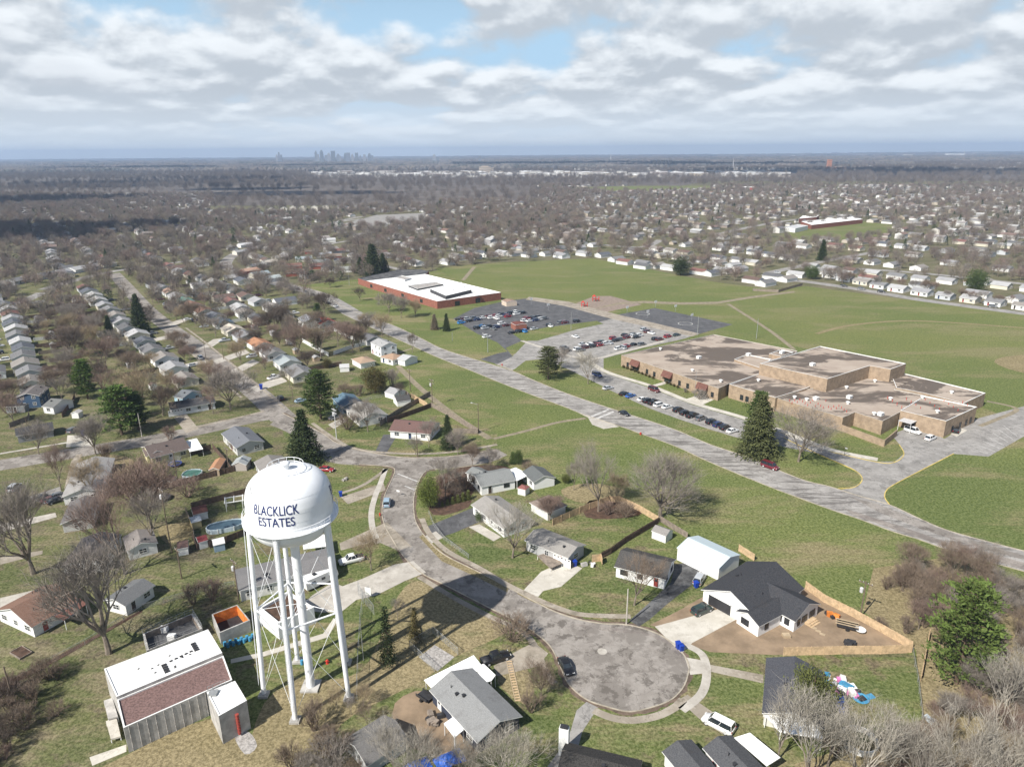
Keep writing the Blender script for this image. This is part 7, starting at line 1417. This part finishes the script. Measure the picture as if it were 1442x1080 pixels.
# ---- instanced masses
def twigball(seed, h, r, n, w_, dome=True):
    q = random.Random(seed); mb = MB(); mb.tube((0, 0, 0), (0, 0, h * .45), .22, .14, 4, caps=False)
    for _ in range(9): a = q.uniform(0, 6.28); mb.tube((0, 0, h * .25), (r * .55 * math.cos(a), r * .55 * math.sin(a), h * q.uniform(.55, .85)), .12, .05, 3, caps=False)
    for _ in range(n):
        v = Vector((q.gauss(0, 1), q.gauss(0, 1), q.gauss(0, 1))).normalized() * (q.random() ** .42); a = Vector((v.x * r, v.y * r, h * .58 + v.z * h * .42)); d = (Vector((v.x, v.y, .7 + v.z * .5)) + Vector((q.uniform(-1, 1), q.uniform(-1, 1), q.uniform(-.4, .8))) * .6).normalized(); L = q.uniform(.7, 2.0); s = d.orthogonal().normalized(); s = (s * q.uniform(-1, 1) + d.cross(s) * q.uniform(-1, 1)).normalized() * w_; b = a + d * L
        k = len(mb.v); mb.v += [tuple(a - s), tuple(a + s), tuple(b)]; mb.f.append((k, k + 1, k + 2)); mb.m.append(1)
    return mb
def rand_mat(name, cols, rough=.95):
    m, t, b = newmat(name, rough, .1); oi = t.add('ShaderNodeObjectInfo').outputs['Random']; cr = t.add('ShaderNodeValToRGB'); cr.color_ramp.interpolation = 'LINEAR'; els = cr.color_ramp.elements
    while len(els) < len(cols): els.new(.5)
    for i, c in enumerate(cols): els[i].position = i / (len(cols) - 1); els[i].color = (*c, 1)
    t.put(cr.inputs[0], oi); t.put(b.inputs['Base Color'], cr.outputs[0]); return m
rand_mat('far_twigs', [(.19, .165, .15), (.225, .165, .14), (.145, .125, .11), (.26, .22, .17), (.175, .15, .13), (.22, .20, .18)])
rand_mat('wood_twigs', [(.09, .08, .078), (.15, .125, .11), (.19, .16, .135), (.11, .095, .09), (.17, .145, .125)])
rand_mat('far_green', [(.03, .05, .02), (.05, .075, .025), (.025, .04, .02)])
rand_mat('far_roofs', [(.32, .32, .32), (.16, .16, .16), (.26, .25, .24), (.10, .10, .11), (.30, .28, .27), (.18, .12, .10), (.22, .21, .2), (.45, .45, .44)])
rand_mat('far_bigroof', [(.7, .7, .69), (.8, .8, .79), (.5, .5, .5), (.35, .3, .28), (.75, .75, .74)])
rand_mat('far_walls', [(.5, .5, .48), (.74, .74, .72), (.4, .34, .26), (.6, .6, .58), (.74, .74, .72), (.25, .2, .17), (.36, .37, .38)])
def far_col(name, mbs, mats):
    col = bpy.data.collections.new(name)
    for i, mb in enumerate(mbs):
        me = bpy.data.meshes.new(name); me.from_pydata(mb.v, [], mb.f)
        for q in mats: me.materials.append(M(q))
        me.polygons.foreach_set('material_index', mb.m); o = bpy.data.objects.new(name, me); col.objects.link(o)
    return col
def scatter_obj(name, pts, col, seed=0, smin=.8, smax=1.2, rots=None, kind='stuff'):
    me = bpy.data.meshes.new(name); me.from_pydata([(p[0], p[1], p[2] if len(p) > 2 else 0.0) for p in pts], [], [])
    q = random.Random(seed); at = me.attributes.new('rot', 'FLOAT_VECTOR', 'POINT'); at.data.foreach_set('vector', [v for i in range(len(pts)) for v in (0, 0, rots[i] if rots else q.uniform(0, 6.28))])
    at = me.attributes.new('siz', 'FLOAT', 'POINT'); at.data.foreach_set('value', [q.uniform(smin, smax) for _ in pts])
    at = me.attributes.new('pick', 'INT', 'POINT'); at.data.foreach_set('value', [q.randrange(100) for _ in pts])
    o = put(name, me); ng = bpy.data.node_groups.new(name, 'GeometryNodeTree'); ng.interface.new_socket('Geometry', in_out='INPUT', socket_type='NodeSocketGeometry'); ng.interface.new_socket('Geometry', in_out='OUTPUT', socket_type='NodeSocketGeometry')
    N_ = ng.nodes; gi, go = N_.new('NodeGroupInput'), N_.new('NodeGroupOutput'); ins = N_.new('GeometryNodeInstanceOnPoints'); ci = N_.new('GeometryNodeCollectionInfo'); ci.inputs['Collection'].default_value = col; ci.inputs['Separate Children'].default_value = True; ci.inputs['Reset Children'].default_value = True
    def na(nm, ty): a = N_.new('GeometryNodeInputNamedAttribute'); a.data_type = ty; a.inputs['Name'].default_value = nm; return next(s for s in a.outputs if s.enabled and s.name == 'Attribute')
    L_ = ng.links; L_.new(gi.outputs[0], ins.inputs['Points']); L_.new(ci.outputs[0], ins.inputs['Instance']); ins.inputs['Pick Instance'].default_value = True
    L_.new(na('pick', 'INT'), ins.inputs['Instance Index']); L_.new(na('siz', 'FLOAT'), ins.inputs['Scale'])
    er = N_.new('FunctionNodeEulerToRotation'); L_.new(na('rot', 'FLOAT_VECTOR'), er.inputs[0]); L_.new(er.outputs[0], ins.inputs['Rotation'])
    L_.new(ins.outputs[0], go.inputs[0]); md = o.modifiers.new('scatter', 'NODES'); md.node_group = ng; o['kind'] = kind; return o
mid = far_col('tree_variant', [twigball(i, h, r, 620, .075) for i, (h, r) in enumerate(((10, 3.6), (12, 4.4), (8.5, 3.2), (11, 3.4), (9, 4.2)))], ['bark', 'far_twigs'])
wood = far_col('wood_variant', [twigball(20 + i, h, r, 420, .16) for i, (h, r) in enumerate(((15, 5.5), (18, 6.5), (16, 5)))], ['bark', 'wood_twigs'])
def green_variant(seed, h, r, cone):
    q = random.Random(seed); mb = MB(); mb.tube((0, 0, 0), (0, 0, h * .5), .25, .1, 4, caps=False)
    for _ in range(420):
        u = q.random(); a = q.uniform(0, 6.28); z = h * (.08 + .9 * u); R = r * ((1 - u) ** .8 if cone else math.sqrt(max(0, 1 - (2 * u - 1) ** 2))) * q.uniform(.55, 1.05); c = Vector((R * math.cos(a), R * math.sin(a), z)); s = .55
        v = [c + Vector((q.uniform(-s, s), q.uniform(-s, s), q.uniform(-s, s) * .8)) for _ in range(3)]; mb.face(v, 1)
    return mb
greens = far_col('evergreen_variant', [green_variant(1, 12, 2.8, True), green_variant(2, 10, 3, True), green_variant(3, 8, 3.2, False)], ['bark', 'far_green'])
def hvar(L, W, h, p):
    mb = MB(); hw, hl = W / 2, L / 2; r = hw * p
    mb.box(-hl, hl, -hw, hw, 0, h, 0); mb.face([(hl, -hw, h), (hl, hw, h), (hl, 0, h + r)], 0); mb.face([(-hl, hw, h), (-hl, -hw, h), (-hl, 0, h + r)], 0)
    mb.face([(-hl - .3, -hw - .4, h - .1), (hl + .3, -hw - .4, h - .1), (hl + .3, 0, h + r + .05), (-hl - .3, 0, h + r + .05)], 1); mb.face([(hl + .3, hw + .4, h - .1), (-hl - .3, hw + .4, h - .1), (-hl - .3, 0, h + r + .05), (hl + .3, 0, h + r + .05)], 1)
    for x in (-hl * .5, 0, hl * .5): mb.face([(x - .6, -hw - .03, 1.0), (x + .6, -hw - .03, 1.0), (x + .6, -hw - .03, 2.0), (x - .6, -hw - .03, 2.0)], 2)
    return mb
houses_c = far_col('house_variant', [hvar(12, 8.5, 2.8, .42), hvar(14, 9, 2.8, .36), hvar(10, 8, 4.8, .4), hvar(13, 8, 2.7, .4), hvar(6, 6, 2.4, .5)], ['far_walls', 'far_roofs', 'dark_metal'])
hf = [(x, y) for x, y, a in HSF]; tag(scatter_obj('distant_bungalow_rows', hf, houses_c, 1, .9, 1.1, [a for _, _, a in HSF]), 'pale specks of distant bungalow rows running to the woods', 'distant housing', kind='stuff')
q = random.Random(4)
sheds = [(x + q.uniform(-12, 12), y + q.uniform(-12, 12)) for x, y, a in HSF[::2]]
pts, gpts = list(rest), []
for _ in range(60000):
    y = math.sqrt(q.uniform(330 ** 2, 2300 ** 2)); x = q.uniform(-.8, .8) * y; px, py = PX(x, y)
    if y < 610 and (px < 430 or px > 1000) and q.random() < (.35 if px < 430 else .45): continue
    if not visible(x, y, 10) or blocked(x, y, 0) or wooded(x, y): continue
    if (430 < px < 1442 and py > 400): continue
    if not free2(x, y, 1.0): continue
    dn = .5 + .5 * math.sin(x * .011 + 1.3) * math.sin(y * .008 + .5)
    if q.random() > (.16 if px > 820 else .44) + .5 * dn * (1 if px < 820 else .7): continue
    (gpts if q.random() < .045 else pts).append((x, y))
tag(scatter_obj('distant_bare_trees', pts, mid, 2, .65, 1.12), 'haze of bare trees between the distant bungalows', 'distant trees', kind='stuff')
tag(scatter_obj('distant_evergreens', gpts, greens, 3, .7, 1.1), 'dark evergreens dotted through the distant streets', 'distant trees', kind='stuff')
wp = []
for _ in range(26000):
    y = math.sqrt(q.uniform(900 ** 2, 5200 ** 2)); x = q.uniform(-.8, .8) * y
    px, py = PX(x, y)
    if 430 < px < 1120 and 243 < py < 250.5 and q.random() < .85: continue
    if visible(x, y, 10) and wooded(x, y) and not blocked(x, y, 0):
        s_ = math.sin(x * .0021 + y * .0033) + math.sin(y * .0062 - x * .001)
        if s_ > -.9 or q.random() < .3: wp.append((x, y))
tag(scatter_obj('woodland', wp, wood, 5, .8, 1.25), 'brown-grey leafless woodland belts before the skyline', 'woodland', kind='stuff')
cpts = [tuple(G(q.uniform(440, 1110), q.uniform(243.5, 250.5))[:2]) for _ in range(230)] + [tuple(G(q.uniform(0, 1442), q.uniform(227, 240))[:2]) for _ in range(260)]
big_c = far_col('shed_variant', [hvar(38, 20, 6, .08), hvar(60, 26, 7, .05), hvar(24, 14, 6, .2)], ['far_walls', 'far_bigroof', 'dark_metal'])
tag(scatter_obj('distant_commercial_strip', cpts, big_c, 9, .7, 1.5, [R_(8) + (k % 2) * 1.57 for k in range(len(cpts))]), 'pale roofs of the shops and sheds strung beyond the woods', 'distant buildings', kind='stuff')
print('hf', len(hf), 'mid', len(pts), 'wood', len(wp))
# farther canopy: lumpy wood patches out to the horizon
def patch(seed):
    q = random.Random(seed); mb = MB()
    for _ in range(26):
        cx_, cy_, r, h = q.uniform(-45, 45), q.uniform(-28, 28), q.uniform(7, 14), q.uniform(9, 17); n = 7
        mb.grid([[(cx_ + r * k * math.cos(2 * math.pi * i / n + cx_) * q.uniform(.8, 1.2), cy_ + r * k * math.sin(2 * math.pi * i / n + cx_) * q.uniform(.8, 1.2), z * h) for i in range(n)] for k, z in ((1, 0), (.95, .45), (.6, .85), (.1, 1))])
    return mb
rand_mat('far_canopy', [(.10, .09, .09), (.14, .12, .11), (.16, .145, .13), (.07, .075, .08), (.12, .105, .10), (.05, .06, .05)])
pc = far_col('patch_variant', [patch(i) for i in range(5)], ['far_canopy'])
pp = []
for _ in range(15000):
    y = math.exp(q.uniform(math.log(3800), math.log(15500))); x = q.uniform(-.78, .78) * y; c_ = math.sin(x * .0006 + 2) + math.sin(y * .0011 + x * .0002)
    if c_ > -1.1: pp.append((x, y))
tag(scatter_obj('distant_woodland', pp, pc, 6, .8, 1.6), 'dark blue-grey woodland running to the horizon', 'woodland', kind='stuff')
# commercial strips and specks far away: white sheds in the woods, a skyline, tower blocks
def bldg(px, py, wpx, hpx, col, label, name='office_block', cat='building', group=None, dz=0.0, depth=None, steps=0):
    g = G(px, py + dz); dist = math.hypot(g.x, g.y); m = dist / F * 1.0 / math.cos(math.atan2(abs(px - 721), F)) ; W_, H_ = wpx * m, hpx * m; D_ = depth or max(12, W_ * .6); T = thing(name, label, cat, g, R_(8), group)
    mb = MB(); mb.box(-W_ / 2, W_ / 2, -D_ / 2, D_ / 2, 0, H_)
    if steps: mb.box(-W_ * .3, W_ * .3, -D_ * .3, D_ * .3, H_, H_ * 1.14)
    mb.build('wall', 'tinted', T, col=col)
    nf = max(1, min(14, int(H_ / 7)))
    if H_ > 20:
        for k in range(nf): mb = MB(); z = H_ * (k + .3) / nf; mb.box(-W_ / 2 - .3, W_ / 2 + .3, -D_ / 2 - .3, D_ / 2 + .3, z, z + H_ / nf * .38); mb.build('window_band', 'tinted', T, col=tuple(c * .6 for c in col))
    else: mb = MB(); mb.box(-W_ / 2 - .4, W_ / 2 + .4, -D_ / 2 - .4, D_ / 2 + .4, H_, H_ + .6); mb.build('roof', 'white_membrane', T)
SKY = [(394, 1.6, 8), (391, 2.5, 4), (397, 2, 5), (446, 3, 8), (449, 2.5, 6), (454, 4, 9), (460, 3, 5), (464, 4, 6), (470, 5, 10), (477, 4, 5), (480, 2, 4), (487, 3, 6), (491, 5, 8), (497, 3, 5), (503, 4, 8), (508, 2, 4), (514, 3, 6), (521, 4, 6), (525, 2.5, 5), (612, 4, 5), (617, 3, 3), (676, 3, 4)]
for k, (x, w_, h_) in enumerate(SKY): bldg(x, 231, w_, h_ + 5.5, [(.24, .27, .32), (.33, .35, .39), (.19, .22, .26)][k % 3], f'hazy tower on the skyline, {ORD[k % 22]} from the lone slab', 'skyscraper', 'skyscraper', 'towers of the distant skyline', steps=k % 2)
bldg(683, 244, 15, 8, (.42, .36, .30), 'tan hospital-like block above the woods', steps=1); bldg(690, 243, 9, 6, (.38, .33, .28), 'lower wing beside the tan block above the woods')
for k in range(5): bldg(921 + k * 5.5, 237, 3.2, 10, (.42, .36, .30), 'tan slab in the cluster of apartment towers above the strip', 'apartment_tower', 'apartment block', 'cluster of tan apartment towers')
bldg(1167, 238, 4.5, 10, (.50, .22, .13), 'lone orange-brick tower near the horizon', 'brick_tower', 'tower'); bldg(1182, 238, 12, 2.5, (.45, .25, .17), 'low orange-brick buildings around the lone brick tower')
for k, (x, y, w_, h_) in enumerate(((511, 249, 17, 4), (475, 250, 12, 2), (492, 249, 9, 2.5), (535, 250, 12, 2.5), (560, 249, 9, 2.5), (583, 248, 14, 3), (610, 248, 10, 2), (628, 249, 8, 2), (760, 236, 16, 2), (788, 238, 8, 2), (820, 239, 18, 1.6), (855, 240, 14, 1.6), (880, 239, 12, 2), (955, 237, 10, 2), (980, 238, 16, 2.5), (1010, 236, 9, 2), (1035, 238, 12, 2), (1060, 239, 20, 2), (1095, 240, 16, 1.6), (1085, 238, 12, 1.6), (740, 243, 14, 1.8), (715, 246, 10, 1.5), (1278, 221, 7, 2), (1345, 219, 18, 1.5), (1380, 218, 14, 1.5), (1240, 221, 10, 1.2), (200, 233, 18, 1.5), (215, 233, 12, 1.5), (128, 232, 8, 1.4), (300, 231, 10, 1.2), (1120, 221, 8, 1.2), (1053, 268, 10, 3.5), (430, 226, 14, 1.3), (560, 226, 20, 1.0), (350, 227, 16, 1.0))):
    bldg(x, y, w_, h_, (.78, .78, .76) if k != 31 else (.6, .15, .12), f'low pale commercial shed, {ORD[k % 30]} in the strip beyond the woods' if k < 22 else (f'faint pale building on the horizon, {ORD[k % 22]} across' if k != 31 else 'red-fronted store with white roof beyond the east quarter'), 'commercial_building', 'building', 'pale sheds beyond the woods' if k != 31 else None, depth=60 if k != 31 else 30)
# far two-storey pale houses above the lot
for k, (x, y) in enumerate(((382, 300), (400, 299), (413, 297), (427, 297), (443, 297), (459, 296))): p = G(x, y); house(f'tall pale house, {ORD[k]} of those lined up beyond the far lot', None, None, None, 6.0, .5, (.72, .68, .6), (.35, .33, .3), .4, wins='', vents=0, group='tall pale houses beyond the far lot', rect=(p.x, p.y, R_(100), 11, 11))
for nm, (x, y, h_) in (('slim radio mast above the far commercial strip', (1032, 240, 14)), ('slim radio mast on the horizon', (860, 228, 10)), ('white water tower on the eastern horizon', (1357, 222, 7))):
    g = G(x, y); m = g.length / F; T = thing('radio_mast', nm, 'mast', g); mb = MB(); mb.tube((0, 0, 0), (0, 0, h_ * m), .5 * m, .25 * m, 5); mb.build('mast', 'transformer_grey', T)
def cloud(px, py, w_, d_, seed, alt=1500):
    g = G(px, py); c = g + sd * (alt / sd.z); q = random.Random(seed); mb = MB()
    for _ in range(16):
        ox, oy, r = q.uniform(-w_, w_) * .42, q.uniform(-d_, d_) * .42, q.uniform(.16, .34)
        rx, ry, rz = w_ * r, d_ * r, min(w_, d_) * .18
        mb.grid([[(ox + rx * math.cos(b) * math.cos(a), oy + ry * math.cos(b) * math.sin(a), rz * math.sin(b) * (1 if b > 0 else .25)) for a in [2 * math.pi * i / 14 for i in range(14)]] for b in [math.pi * (j / 7 - .5) for j in range(8)]])
    o = mb.build('cloud', 'cloud_white', smooth=True); o.location = c; o['kind'] = 'structure'
for k, a in enumerate(((270, 256, 620, 240), (120, 262, 420, 200), (40, 285, 300, 220), (430, 272, 420, 150), (330, 266, 300, 120), (1150, 242, 900, 420), (1330, 244, 700, 330), (820, 233, 1500, 900), (1010, 235, 900, 500), (200, 240, 900, 500), (420, 237, 700, 400), (70, 330, 200, 160))): cloud(*a, seed=k)
# ================================================================== AIR
mh = bpy.data.materials.new('haze_air'); mh.use_nodes = True; t = NT(mh.node_tree); t.n.clear(); o = t.add('ShaderNodeOutputMaterial'); v = t.add('ShaderNodeVolumePrincipled')
v.inputs['Color'].default_value = (.56, .73, 1.0, 1); v.inputs['Density'].default_value = 1.0e-4; v.inputs['Anisotropy'].default_value = .1; t.l.new(v.outputs[0], o.inputs['Volume']); MATS['haze_air'] = mh
mb = MB(); mb.box(-13600, 13600, -350, 16600, -1, 190); hz_ = mb.build('haze', 'haze_air'); hz_['kind'] = 'stuff'; hz_['label'] = 'thin blue haze fading the far town'
